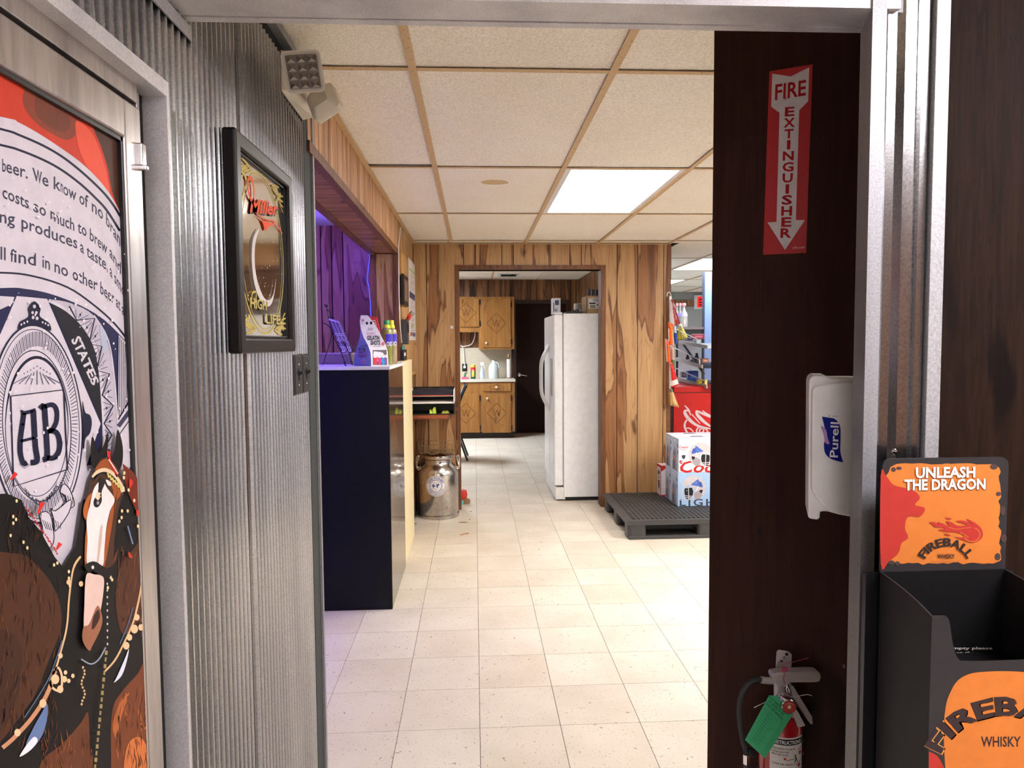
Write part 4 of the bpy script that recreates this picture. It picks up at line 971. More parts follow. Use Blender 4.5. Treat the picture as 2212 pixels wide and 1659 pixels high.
def tgl(t, s_, r_, w_, h, b=.02):
    X_, Y_ = 530+s_*.74-r_*.53, 600+s_*.66+r_*.85
    D.text(t, X_, Y_, h, TG, 'L', b, w_, ang)
tgl('DO NOT REMOVE', -50, 40, 180, 26); tgl('BY ORDER OF THE', -20, 85, 250, 28); tgl('STATE FIRE MARSHAL', -40, 130, 300, 28)
for i in range(13): tgl('mm nnn mm nmn mm nmm nn', -10+5*(i % 3), 180+i*34, 210-12*(i % 4), 15, 0)
for q in (40, 70, 240, 262): D.stroke([(560+q*.74-170*.53, 600+q*.66+170*.85), (560+q*.74-600*.53, 600+q*.66+600*.85)], 2.5, TG)
D.build('tag_print', tg_o, M_PRINTM)
wq = [pP(*EX([(u, v)])[0], PQ, PN) for u, v in ((700, 160), (725, 135), (850, 155), (895, 195), (890, 420), (860, 470), (690, 470), (685, 400))]
hb = MB().prism([p+PN*.003 for p in wq], -PN*.002).build('wall_bracket', M_CAST, fe, .0006)
for u, v, mm in ((797, 235, M_CHROME), (830, 192, M_VOID), (765, 285, M_VOID)):
    p = pP(*EX([(u, v)])[0], PQ, PN)+PN*.0035; MB().lathe([(0, 0), (.004, 0), (.0028, .002), (0, .0022)], tuple(p), 12, PN.to_track_quat('Z', 'Y').to_matrix()).build('bracket_screw', mm, hb, smooth=True)
MB().box(-.008, .008, -.008, .058, -.008, .012, Matrix.Translation((vx, YE, zs(470))) @ Matrix.Rotation(math.atan2(-PN.x, -PN.y)*-1, 4, 'Z')).build('hook', M_ALU, fe, .001)

# ================================================================== FIREBALL DISPLAY
YF2 = 1.175
FB = K(1860, 960, 352/1947); FL = K(1860, 1200, 352/1272)
fx0, fx1 = pY(1903, 1150, YF2).x, pY(2174, 1150, YF2).x
fz0, fz1 = pY(2040, 1232, YF2).z, pY(2040, 989, YF2).z
yfr = None
p = pX(2008, 1420, fx0); yfr = p.y                      # front of the bin, from its left side
zbr = fz0; zfr = pY(2005, 1330, yfr).z
fd = thing('whisky_display', 'black whisky display bin with an orange header card by the dark wall', 'display stand', ((fx0+fx1)/2, (yfr+YF2)/2, 0))
MC = mat('black_card', (34, 31, 33), .55, spec=.3)
MB().prism([(x, YF2, z) for x, z in [(fx0+a*(fx1-fx0), fz0+b*(fz1-fz0)) for a, b in [(0, 0), (1, 0)]+[(p[0], p[1]) for p in rc(0, .3, 1, 1, .07)[:12]]]], (0, .004, 0)).build('header_card', MC, fd)
# bin: sides with a swept top edge, front with a cut-out, back and inner floor
for x in (fx0, fx1-.003):
    sp = sm([(0, 0), (.25, -.035), (.55, -.10), (.8, -.18), (1, -.27)], n=4); dz = (zbr-zfr)/.27
    pts = [(x, YF2-a*(YF2-yfr), zbr+b*dz) for a, b in sp]+[(x, yfr, .05), (x, YF2, .05)]
    MB().prism(pts, (.003, 0, 0)).build('side_panel', MC, fd)
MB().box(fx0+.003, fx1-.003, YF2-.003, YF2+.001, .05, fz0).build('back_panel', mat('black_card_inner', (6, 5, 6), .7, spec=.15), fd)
wF = fx1-fx0; zl = pY(2100, 1428, yfr).z
cut = [(0, zfr), (.075, zfr)]+[(.075+.10*a, zfr-(zfr-zl)*b) for a, b in sm([(0, 0), (.35, .03), (.55, .2), (.75, .55), (1.05, .85), (1.4, .98)], n=4)]+[(.35, zl)]
cutR = [(1-a, z) for a, z in cut[::-1]]
MB().prism([(fx0+a*wF, yfr, z) for a, z in cut+cutR+[(1, .05), (0, .05)]], (0, -.003, 0)).build('front_panel', MC, fd)
zin = pY(2100, 1440, yfr+.06).z
MB().box(fx0+.003, fx1-.003, yfr, YF2-.003, zl-.055, zl-.05).build('shelf_floor', MATS['black_card_inner'], fd)
MB().box(fx0+.003, fx1-.003, yfr+.002, YF2-.003, .0, .05).build('base', MC, fd)
MB().box(fx0-.022, fx1+.02, YF2+.005, YF2+.016, 0, fz0-.005).build('backboard', M_BLACKG, fd)
OR = (188, 106, 38); CH = (50, 46, 50); RE = (164, 40, 30)
D = Decal(lambda u, v, l: pY(u, v, YF2)+Vector((0, -l, 0)))
rr = random.Random(4)
edge_ = [(330, 330), (350, 270), (420, 235)]+[(x, 232+rr.uniform(-9, 9)) for x in range(480, 1560, 60)]+[(1600, 235), (1650, 280)]+[(1665+rr.uniform(-30, 12), y) for y in range(330, 1400, 50)]+[(1640, 1400)]+[(x, 1425+rr.uniform(-18, 14)) for x in range(1580, 420, -60)]+[(360, 1410)]+[(250, 1430), (232, 1430), (232, 360), (300, 370)]
D.poly(FB(edge_), OR)
D.up()
for x, y, a, b in ((385, 300, 30, 28), (450, 285, 34, 20), (1585, 265, 46, 34), (1640, 590, 30, 26), (1630, 1340, 34, 44), (360, 1410, 40, 26), (430, 1420, 30, 26), (1690, 790, 30, 60), (1700, 1120, 36, 50)):
    D.ell(*FB([(x, y)])[0], a*.181, b*.181, (62, 46, 44), 14)
# plain red flame field at the left edge and the fireball emblem
D.poly(FB(sm([(232, 370), (300, 380), (380, 480), (520, 520), (640, 560), (700, 640), (640, 720), (760, 760), (700, 860), (560, 860), (520, 1000), (560, 1110), (480, 1180), (440, 1300), (330, 1390), (232, 1430)], True, 4)), RE)
for pl in ([(810, 930), (870, 925), (930, 960), (910, 925), (990, 950), (1060, 985), (1010, 915), (1080, 930), (1150, 970), (1260, 960), (1130, 915), (1230, 910), (1330, 960), (1250, 885), (1350, 930), (1430, 1000), (1450, 1090), (1400, 1150), (1310, 1172), (1210, 1140), (1110, 1100), (1190, 1110), (1230, 1090), (1170, 1060), (1100, 1045), (1000, 1040), (920, 1020), (1000, 1000), (960, 990), (880, 985), (840, 950)],):
    D.poly(FB(sm(pl, True, 3)), RE)
D.up().ring(*FB([(1320, 1075)])[0], 17, 15, 1.6, OR, 30, a0=-70, a1=170); D.stroke(FB(sm([(1040, 985), (1130, 1010), (1210, 1000), (1300, 990)], n=3)), 1.2, OR); D.stroke(FB(sm([(1180, 1050), (1230, 1075), (1280, 1110)], n=3)), 1.4, OR)
D.poly(FB([(990, 868), (1060, 878), (1085, 892), (1020, 890)]), RE); D.poly(FB([(980, 1058), (1040, 1068), (1075, 1090), (1010, 1082)]), RE)
SHd = (120, 60, 30)
D.up(); D.warp('UNLEASH', [(0, *FB([(655, 402)])[0]), (1, *FB([(1365, 394)])[0])], 21.5, 21.5, SHd, .03); D.warp('THE DRAGON', [(0, *FB([(520, 548)])[0]), (1, *FB([(1490, 536)])[0])], 21.5, 21.5, SHd, .03)
D.up(); D.warp('UNLEASH', [(0, *FB([(648, 396)])[0]), (1, *FB([(1358, 388)])[0])], 21.5, 21.5, (236, 228, 220), .03); D.warp('THE DRAGON', [(0, *FB([(512, 542)])[0]), (1, *FB([(1480, 530)])[0])], 21.5, 21.5, (236, 228, 220), .03)
D.arc('FIREBALL', *FB([(1010, 1500)])[0], 52, 52, 208, 332, 17, (34, 24, 22), .03); D.text('WHISKY', *FB([(1008, 1360)])[0], 9.5, (40, 26, 20), bold=.02, width=38)
D.text('PLEASE DRINK RESPONSIBLY. CINNAMON WHISKY', *FB([(1000, 1402)])[0], 1.8, (90, 56, 40), width=64)
D.build('card_print', fd, M_PRINTM)
D = Decal(lambda u, v, l: pY(u, v, yfr-.003)+Vector((0, -l, 0)))
lft = sm([(690, 2000), (660, 1700), (645, 1400), (660, 1180), (700, 1060), (760, 970), (860, 920), (1000, 905), (1106, 902)], n=4)
D.poly(FL(lft+[(2212-x, y) for x, y in lft[::-1]]), OR)
D.arc('FIREBALL', *FL([(1110, 1790)])[0], 150, 150, 206, 334, 38, (206, 140, 70), .05); D.up().arc('FIREBALL', *FL([(1106, 1784)])[0], 150, 150, 206, 334, 37, (44, 28, 28), .035)
D.text('WHISKY', *FL([(1090, 1490)])[0], 21, (44, 28, 28), bold=.02, width=86)
D.poly(FL(sm([(528, 1530), (590, 1560), (640, 1640), (660, 1700)], n=4)+[(528, 1700)]), RE)
D.build('front_print', fd, M_PRINTM)
D = Decal(lambda u, v, l: pY(u, v, YF2-.003)+Vector((0, -l, 0)))
D.text('If empty please', *FL([(1025, 732)])[0], 5.2, (196, 186, 180), 'R', .02, 108); D.text('ask at the counter.', *FL([(1118, 768)])[0], 5.2, (196, 186, 180), 'R', .02, 130)
D.build('inner_print', fd, M_PRINTM)
# ================================================================== BLACK CABINET AND WHAT STANDS ON IT
yc0 = 3.795; yc1 = 4.535; xr = pZ(848, 1316, 0).x; zt = pY(770, 792, yc0).z
cab = thing('counter_cabinet', 'tall glossy black cabinet with a white top below the paneled beam', 'cabinet', (-.69, (yc0+yc1)/2, 0))
MB().box(-.95, xr, yc0, yc1, 0, zt-.018).build('body', mat('black_laminate', (9, 12, 24), .35, spec=.2), cab, .003)
MB().box(-.955, xr+.008, yc0-.006, yc1, zt-.018, zt).build('top', mat('white_laminate', (226, 226, 230), .3), cab, .002)
MB().box(xr-.003, xr+.0015, yc0+.004, yc1-.002, .004, zt-.02).build('side_reflection', mat('dark_brown_gloss', (58, 40, 32), .2, 0, .5), cab)  # brown sheet painted in for the reflection on the glossy black side
cw = thing('cream_panel', 'cream laminate board leaning upright beside the black cabinet', 'board', (XL+.03, 4.9, 0))
MB().box(XL+.012, XL+.046, 4.58, 5.29, 0, 1.33).build('board', M_CREAM, cw, .002)
MB().box(XL+.006, XL+.012, 4.58, 5.29, 0, 1.33).build('edge_band', mat('pale_edge', (236, 226, 198), .4), cw)
MB().box(XL+.0465, XL+.048, 4.62, 4.66, .9, 1.05).build('sticker', M_WHITE, cw)

G = K(690, 640, 220/2028)
def g1(u, v, y): return pY(*G([(u, v)])[0], y)
# --- wire easel with a lettered board
zt0 = zt
ea = thing('sign_easel', 'small lettered board on a black wire easel on the cabinet', 'sign', (g1(400, 1350, 3.88).x, 3.88, zt0))
def ey(v): return 3.90+(1130-v)/700*.07
bd = [(165, 435), (400, 500), (660, 1100), (440, 1130)]
MB().prism([g1(u, v, ey(v)) for u, v in bd], (0, .006, 0)).build('board', mat('board_white', (206, 196, 198), .6), ea)
D = Decal(lambda u, v, l: g1(u, v, ey(v))+Vector((0, -l, 0)), eps=.0003)
tl, tr_, br, bl = [Vector(p) for p in bd]
def bp(a, b): return tuple((tl.lerp(tr_, a)).lerp(bl.lerp(br, a), b))
D.stroke([bp(.02, .01), bp(.98, .01), bp(.98, .99), bp(.02, .99)], 12, (40, 34, 38), True)
for r0, r1, n in ((.05, .42, 9), (.48, .60, 8), (.65, .78, 9), (.83, .95, 5)):
    for i in range(n):
        a = .08+.86*i/n; D.stroke([bp(a+.02, r0), bp(a+.03, r1)], 12 if i % 3 else 20, (64, 56, 62))
        if i % 2: D.stroke([bp(a+.02, (r0+r1)/2), bp(a+.07, (r0+r1)/2)], 8, (64, 56, 62))
for b in (.45, .625, .80): D.stroke([bp(.03, b), bp(.97, b)], 14, (44, 38, 42))
D.build('lettering', ea, M_PRINTM)
wi = MB()
def wire(pts, r=.0022):
    wi.tube([g1(*p) for p in sm(pts, n=4)], r, 6)
wire([(130, 175, 3.985), (150, 260, 3.98), (250, 720, 3.95), (430, 1110, 3.89), (530, 1395, 3.86)])
wire([(260, 480, 3.985), (400, 790, 3.94), (590, 1130, 3.89), (660, 1370, 3.865)])
wire([(80, 530, 4.0), (180, 590, 3.985), (250, 720, 3.96), (160, 1080, 4.05), (60, 1375, 4.1), (10, 1385, 4.11)])
wire([(440, 1130, 3.885), (520, 1110, 3.86), (550, 1060, 3.85), (510, 940, 3.85)]); wire([(590, 1140, 3.885), (650, 1100, 3.86), (650, 1040, 3.85), (610, 960, 3.85)])
wire([(530, 1395, 3.86), (490, 1340, 3.845), (500, 1300, 3.84), (530, 1330, 3.84)]); wire([(660, 1370, 3.865), (620, 1320, 3.845), (640, 1290, 3.84), (665, 1330, 3.84)])
wire([(130, 175, 3.985), (105, 165, 3.985), (115, 200, 3.985), (150, 215, 3.985), (155, 175, 3.985), (130, 175, 3.985)])
wire([(160, 260, 3.985), (220, 330, 3.985), (240, 440, 3.985), (180, 400, 3.985), (160, 260, 3.985)]); wire([(240, 440, 3.985), (280, 430, 3.98), (300, 450, 3.98)])
wi.build('wire_stand', mat('black_wire', (16, 15, 16), .4, .5), ea, smooth=True)
# --- gelatin shots pouch
po = thing('gelatin_pouch', 'white and blue stand-up pouch of gelatin shots on the cabinet', 'pouch', (g1(1030, 1358, 3.9).x, 3.9, zt0))
lv = [1360, 1240, 1080, 930, 790, 620, 480, 345]
Lx = [690, 680, 720, 760, 800, 818, 800, 820]; Mx = [1030, 1030, 1015, 960, 880, 824, 804, 824]; Rx = [1375, 1370, 1362, 1320, 1245, 1165, 1075, 960]
zoff = zt0-g1(1030, 1360, 3.85).z
def itp(a, v):
    for i in range(len(lv)-1):
        if lv[i] >= v >= lv[i+1]: q = (lv[i]-v)/(lv[i]-lv[i+1]); return a[i]+(a[i+1]-a[i])*q
    return a[0] if v > lv[0] else a[-1]
def tw(v): return max(0, (v-345)/1015)                 # thickness fades towards the top seal
def yw(u, v): m_, r_ = itp(Mx, v), itp(Rx, v); return 3.90-.05*tw(v)+.07*tw(v)*max(0, (u-m_))/max(40, r_-m_)
def yl_(u, v): m_, l_ = itp(Mx, v), itp(Lx, v); return 3.90-.05*tw(v)+.10*tw(v)*max(0, (m_-u))/max(60, m_-l_)
def gz(u, v, y): p = g1(u, v, y); p.z += zoff; return p
mw = MB(); ms = MB(); mk = MB()
n8 = len(lv)
def strip(mb, A_, B_, ya, yb2):
    vs = []
    for i in range(n8):
        for q in range(5): u = A_[i]+(B_[i]-A_[i])*q/4; vs.append(gz(u, lv[i], ya(u, lv[i])))
    mb.add(vs, [(i*5+q, i*5+q+1, (i+1)*5+q+1, (i+1)*5+q) for i in range(n8-1) for q in range(4)])
strip(mw, Mx, Rx, yw, yw); strip(ms, Lx, Mx, yl_, yl_)
vs = []
for i in range(n8):
    a = gz(Lx[i], lv[i], yl_(Lx[i], lv[i])); b = gz(Rx[i], lv[i], yw(Rx[i], lv[i])); m_ = (a+b)/2+Vector((0, .05*tw(lv[i])+.001, 0)); vs += [a, m_, b]
mk.add(vs, [(i*3+q, i*3+3+q, i*3+4+q, i*3+1+q) for i in range(n8-1) for q in (0, 1)])
mw.build('front_face', mat('pouch_white', (232, 230, 236), .35), po, smooth=True); ms.build('side_gusset', mat('pouch_blue', (138, 150, 200), .4), po, smooth=True); mk.build('rear_face', MATS['pouch_white'], po, smooth=True)
D = Decal(lambda u, v, l: gz(u, v, yw(u, v))+Vector((.3*l, -l, 0)), eps=.0004); D.l = 3
D.text('24', 860, 470, 48, (190, 60, 90), bold=.03, width=56); D.text('SHOTS', 850, 515, 18, (60, 56, 70), width=56)
D.ell(945, 505, 24, 30, (40, 38, 44), 12); D.ell(1028, 500, 26, 32, (40, 38, 44), 12)
D.text('Jazzy', 1010, 640, 54, (120, 110, 140), width=120, shear=.3); D.text('NO-HEAT', 1025, 730, 40, (206, 90, 100), width=170); D.text('GELATIN', 1070, 838, 82, (40, 38, 46), bold=.03, width=250); D.text('SHOTS', 1115, 935, 80, (40, 38, 46), bold=.03, width=190)
D.ell(1265, 915, 34, 40, (216, 120, 130), 16); D.text('PREMIUM MIX', 1150, 975, 16, (90, 80, 96), width=150)
D.poly([(1060, 1040), (1335, 1035), (1350, 1335), (1065, 1335)], (116, 112, 118)); D.up()
for x, c_ in ((1110, (222, 58, 62)), (1195, (222, 60, 130)), (1270, (50, 150, 210)), (1330, (140, 80, 150))):
    D.poly([(x-42, 1170), (x+42 if x < 1320 else x+16, 1170), (x+26 if x < 1320 else x+12, 1330), (x-20, 1330)], c_); D.up().ell(x, 1160, 40 if x < 1320 else 20, 36, (236, 230, 236), 16); D.l -= 1
D.build('front_print', po, M_PRINTM)
D = Decal(lambda u, v, l: gz(u, v, yl_(u, v))+Vector((-.5*l, -l, 0)), eps=.0004); D.l = 3
D.text('BE THE', 850, 1045, 50, (50, 44, 70), bold=.03, width=130); D.text('PARTY', 862, 1110, 54, (150, 60, 100), bold=.03, width=150, rot=3); D.text('HERO!', 868, 1185, 56, (150, 60, 100), bold=.03, width=160, rot=4)
D.ell(880, 1270, 44, 46, (226, 190, 216), 18); D.up().text('25', 880, 1290, 40, (170, 60, 100), bold=.03, width=54)
D.stroke([(830, 965), (965, 945)], 12, (80, 76, 100)); D.build('side_print', po, M_PRINTM)
rp = thing('red_packet', 'red packet with white bars standing behind the gelatin pouch', 'packet', tuple(gz(1100, 1300, 4.02)))
rp.location.z = zt0; rp['wl'] = (rp.location.x, rp.location.y, zt0)
pk = [gz(u, v, 4.02) for u, v in ((990, 368), (1140, 385), (1200, 660))]
pk2 = [Vector((pk[2].x, 4.03, zt0)), Vector((pk[0].x, 4.03, zt0))]
MB().prism(pk+pk2, (0, .02, 0)).build('carton', mat('packet_red', (214, 44, 38), .4), rp, .002)
D = Decal(lambda u, v, l: gz(u, v, 4.02)+Vector((0, -l, 0)))
for i, (x, y) in enumerate(((1095, 455), (1110, 498), (1118, 540))): D.poly([(x-32, y-14), (x+24, y-10), (x+26, y+12), (x-28, y+8)], (236, 200, 196))
D.build('bars', rp, M_PRINTM)
# --- two bottles and a little glass
def bottle(u, y, lab, capc, liq):
    c = gz(u, 1310, y); s_ = 220/2028*y/FPX
    z = lambda v: gz(u, v, y).z
    z0 = zt0; hh = z(450)-zt0
    t = thing('drink_bottle', lab, 'bottle', (c.x, y, z0), 'juice bottles on the cabinet')
    r_ = 112*s_
    MB().lathe([(0, z0), (r_*.9, z0), (r_, z0+.006), (r_, z0+hh*.72), (r_*.93, z0+hh*.775), (r_*.62, z0+hh*.82), (r_*.46, z0+hh*.835), (r_*.46, z0+hh*.9)], (c.x, y, 0), 24).build('body', liq, t, smooth=True)
    MB().lathe([(r_*.66, z0+hh*.825), (r_*.64, z0+hh*.85), (r_*.58, z0+hh*.895), (r_*.5, z0+hh*.90)], (c.x, y, 0), 20, cap=False).build('neck_band', mat('neck_yellow', (216, 214, 60), .5), t, smooth=True)
    MB().lathe([(r_*.47, z0+hh*.89), (r_*.5, z0+hh*.9), (r_*.5, z0+hh*.985), (r_*.44, z0+hh), (0, z0+hh)], (c.x, y, 0), 20).build('cap', capc, t, smooth=True)
    D = Decal(cyl(c.x, y, 0, r_, 0), yd=False, eps=.0004)
    D.rect(-r_*.1, z0+hh*.46, r_*1.3, z0+hh*.69, (76, 60, 190), 10); D.up().ell(r_*.3, z0+hh*.47, r_*.26, r_*.4, (226, 222, 232), 14); D.ell(r_*.85, z0+hh*.47, r_*.26, r_*.4, (226, 222, 232), 14); D.up().ell(r_*.3, z0+hh*.47, r_*.14, r_*.24, (90, 84, 120), 12); D.ell(r_*.85, z0+hh*.47, r_*.14, r_*.24, (90, 84, 120), 12)
    D.build('label', t, M_PRINT)
k = N('green_drink'); k.l(k.ramp(k.noise(k.pos(30, 30, 14), 1, 3, .6), [(.3, (128, 132, 48)), (.7, (190, 190, 96))]), k.b.inputs['Base Color']); k.b.inputs['Roughness'].default_value = .12; k.b.inputs['Coat Weight'].default_value = .6; k.b.inputs['Transmission Weight'].default_value = .35
k = N('amber_drink'); k.l(k.ramp(k.noise(k.pos(30, 30, 14), 1, 3, .6), [(.3, (150, 128, 90)), (.7, (206, 186, 150))]), k.b.inputs['Base Color']); k.b.inputs['Roughness'].default_value = .12; k.b.inputs['Coat Weight'].default_value = .6; k.b.inputs['Transmission Weight'].default_value = .35
bottle(1350, 4.12, 'green-capped bottle of greenish drink behind the gelatin pouch', mat('cap_green', (44, 160, 84), .4), MATS['green_drink'])
bottle(1440, 4.22, 'yellow-capped bottle of amber drink behind the green-capped one', mat('cap_yellow', (226, 196, 50), .4), MATS['amber_drink'])
jc = gz(700, 1200, 4.2)
jt = thing('glass_cup', 'small clear cup on the cabinet between easel and pouch', 'cup', (jc.x, 4.2, zt0))
MB().lathe([(0, zt0), (.022, zt0), (.027, zt0+.06), (.028, zt0+.105), (.026, zt0+.105), (.025, zt0+.06), (.02, zt0+.004), (0, zt0+.004)], (jc.x, 4.2, 0), 22).build('bowl', M_CLEAR, jt, smooth=True)
MB().lathe([(.029, zt0+.10), (.030, zt0+.104), (.029, zt0+.108)], (jc.x, 4.2, 0), 22, cap=False).build('rim', M_CLEAR, jt, smooth=True)
b0, b1 = pY(684, 775, 4.33).x, pY(762, 775, 4.33).x
bt = thing('storage_tray', 'shallow grey-brown tray at the back of the black cabinet', 'tray', ((b0+b1)/2, 4.36, zt0))
m = MB(); m.box(b0, b1, 4.26, 4.45, zt0, zt0+.006)
for q in ((b0, b1, 4.26, 4.266), (b0, b1, 4.444, 4.45), (b0, b0+.006, 4.266, 4.444), (b1-.006, b1, 4.266, 4.444)): m.box(*q, zt0+.006, zt0+.062)
m.build('bin', mat('tray_brown', (120, 104, 96), .5), bt, .002)
MB().tube([(b0, 4.26, zt0+.062), (b1, 4.26, zt0+.062), (b1, 4.45, zt0+.062), (b0, 4.45, zt0+.062)], .005, 8, True).build('rim', mat('tray_rim', (150, 134, 128), .4), bt, smooth=True)

# ================================================================== CORK BOARD AND WHAT HANGS ON THE FAR LEFT WALL
ya_, yb_2 = pX(864, 560, XL).y, pX(892, 640, XL).y
zk0, zk1 = pX(886, 806, XL).z, pX(868, 549, XL).z
ckb = thing('cork_board', 'cork notice board on the paneled wall left of the kitchen opening', 'notice board', (XL, (ya_+yb_2)/2, zk0))
kc = N('cork'); kc.l(kc.ramp(kc.noise(kc.pos(1, 1, 1), 160, 3, .7), [(.3, (150, 104, 58)), (.7, (206, 160, 104))]), kc.b.inputs['Base Color']); kc.b.inputs['Roughness'].default_value = .9
MB().box(XL+.001, XL+.010, ya_, yb_2, zk0, zk1).build('panel', kc.m, ckb)
MB().box(XL+.001, XL+.016, ya_, yb_2, zk0-.02, zk0).build('ledge', mat('pale_wood', (206, 160, 110), .5), ckb)
F5 = K(640, 450, 360/1614)
def wbox(u0, u1, v0, v1, d, x=XL+.010):
    """box standing off the wall: left and right pixel columns at mid height"""
    vm = (v0+v1)/2; um = (u0+u1)/2
    return x, x+d, pX(u0, vm, x).y, pX(u1, vm, x+d).y, pX(um, v1, x+d/2).z, pX(um, v0, x+d/2).z
x0_, x1_, y0_, y1_, z0_, z1_ = wbox(866, 882, 596, 660, .022)
fp = thing('framed_picture', 'small black framed picture on the cork board', 'picture', (x0_, (y0_+y1_)/2, z0_))
MB().box(x0_, x1_, y0_, y1_, z0_, z1_).build('frame', M_BLACK, fp, .002); MB().box(x1_, x1_+.001, y0_+.04, y1_-.04, z0_+.03, z1_-.03).build('picture_sheet', mat('sepia', (120, 92, 74), .5), fp)
x0_, x1_, y0_, y1_, z0_, z1_ = wbox(883, 897, 566, 735, .003, XL+.012)
cl = thing('wall_calendar', 'long paper calendar sheet hanging beside the kitchen opening', 'calendar', (x0_, (y0_+y1_)/2, z0_))
MB().box(x0_, x1_, y0_, y1_, z0_, z1_).build('sheet', mat('paper', (220, 212, 210), .7), cl)
D = Decal(frame((x1_, y0_, z0_), (0, y1_-y0_, 0), (0, 0, z1_-z0_), (1, 0, 0)), yd=False, eps=.0004)
D.rect(.08, .86, .92, .89, (170, 190, 120)); D.rect(.05, .52, .95, .60, (92, 86, 120)); D.rect(.1, .05, .45, .10, (196, 110, 90)); D.rect(.5, .05, .9, .10, (80, 96, 150)); D.rect(.3, .16, .5, .21, (206, 206, 110))
for i in range(30): D.rect(.1, .82-i*.026, .85-.2*(i % 3), .826-i*.026, (150, 130, 134))
D.build('print', cl, M_PRINTM)
x0_, x1_, y0_, y1_, z0_, z1_ = wbox(894, 898, 738, 800, .003, XL+.002)
ns = thing('paper_notice', 'narrow paper notice pinned below the calendar', 'paper', (x0_, (y0_+y1_)/2, z0_)); MB().box(x0_, x1_, y0_-.02, y1_, z0_, z1_).build('sheet', MATS['paper'], ns); MB().lathe([(0, 0), (.006, .004), (.003, .01)], (x1_, (y0_+y1_)/2, z1_-.02), 8, Matrix.Rotation(PI/2, 3, 'Y')).build('pin', M_RED, ns)
x0_, x1_, y0_, y1_, z0_, z1_ = wbox(868, 883, 690, 744, .045)
wp = thing('wall_phone', 'dark grey wall box with a red button on the cork board', 'phone', (x0_, (y0_+y1_)/2, z0_))
MB().box(x0_, x1_, y0_, y1_, z0_, z1_).build('body', mat('dark_grey_plastic', (62, 58, 60), .4), wp, .004)
MB().tube([(x1_, y0_+.02, z1_), (x1_+.01, y0_, z1_+.03)], .014, 10).build('button', mat('red_plastic', (206, 50, 36), .4), wp); MB().tube([(x1_-.01, y0_+.05, z1_+.0), (x1_+.02, y0_+.10, z1_+.05)], .016, 10).build('hook', M_CHROME, wp, smooth=True)
MB().box(x1_, x1_+.001, (y0_+y1_)/2-.02, (y0_+y1_)/2+.02, z1_-.09, z1_-.03).build('slot', M_BLACK, wp)
x0_, x1_, y0_, y1_, z0_, z1_ = wbox(866, 879, 755, 778, .02)
rk = thing('card_holder', 'black card holder with printed cards under the wall box', 'card holder', (x0_, (y0_+y1_)/2, z0_))
MB().box(x0_, x1_, y0_, y1_, z0_, z1_).build('pocket', M_BLACK, rk, .002); MB().box(x0_+.004, x0_+.008, y0_+.02, y1_-.02, z0_+.02, z1_+.03).build('cards', mat('teal_card', (60, 130, 130), .5), rk); MB().box(x1_, x1_+.001, y0_+.03, y1_-.1, z0_+.03, z1_-.02).build('front_label', MATS['paper'], rk)
# white cord down the pilaster
cc = [(866, 490), (864, 500), (861, 530), (861, 560), (862, 640), (864, 700), (868, 740)]
MB().tube([pX(u, v, XL+.010) for u, v in sm(cc, n=4)], .0035, 6).build('power_cord', M_WHITE, None, smooth=True, label='thin white cord running from the ceiling down the brown corner trim', cat='cord')

# ================================================================== LETTER SHELF
H6 = K(660, 760, 380/1087)
zs_ = .9; ysf = pZ(925, 901, zs_-.012).y; xsr = pZ(967, 901, zs_-.012).x
sh = thing('wall_shelf', 'red-brown wooden corner shelf above the milk can', 'shelf', (XL, (ysf+YB)/2, zs_-.03))
MB().prism([(XL, ysf, zs_-.028), (xsr, ysf, zs_-.028), (xsr+.06, YB, zs_-.028), (XL, YB, zs_-.028)], (0, 0, .028)).build('board', W_SHELF, sh, .003)
MB().prism([(XL, ysf+.1, zs_-.028), (XL, YB-.02, zs_-.028), (XL, YB-.02, zs_-.12)], (.02, 0, 0)).build('bracket', W_SHELF, sh)
yt0, yt1 = ysf+.06, ysf+.34
xa, xb = XL+.012, pY(981, 850, yt0).x
T = thing('letter_tray', 'three-tier letter tray on the red-brown shelf', 'desk tray', ((xa+xb)/2, (yt0+yt1)/2, zs_))
zz_ = lambda v: pY(935, H6([(0, v)])[0][1], yt0).z
zt_3 = [zs_, zs_+.085, zs_+.14]
for i, z in enumerate(zt_3):
    mm = M_BLACK if i == 0 else M_WHITE
    MB().box(xa, xb, yt0, yt1, z, z+.006).build('tray', mm, T, .001)
    MB().box(xa, xa+.006, yt0, yt1, z+.006, z+(.078 if i == 0 else .05)).build('tray_side', mm if i == 0 else M_WHITE, T); MB().box(xb-.006, xb, yt0, yt1, z+.006, z+(.078 if i == 0 else .05)).build('tray_side', mm if i == 0 else M_WHITE, T)
MB().box(xa+.006, xb-.006, yt1-.005, yt1, zs_+.006, zs_+.2).build('tray_back', M_BLACK, T)
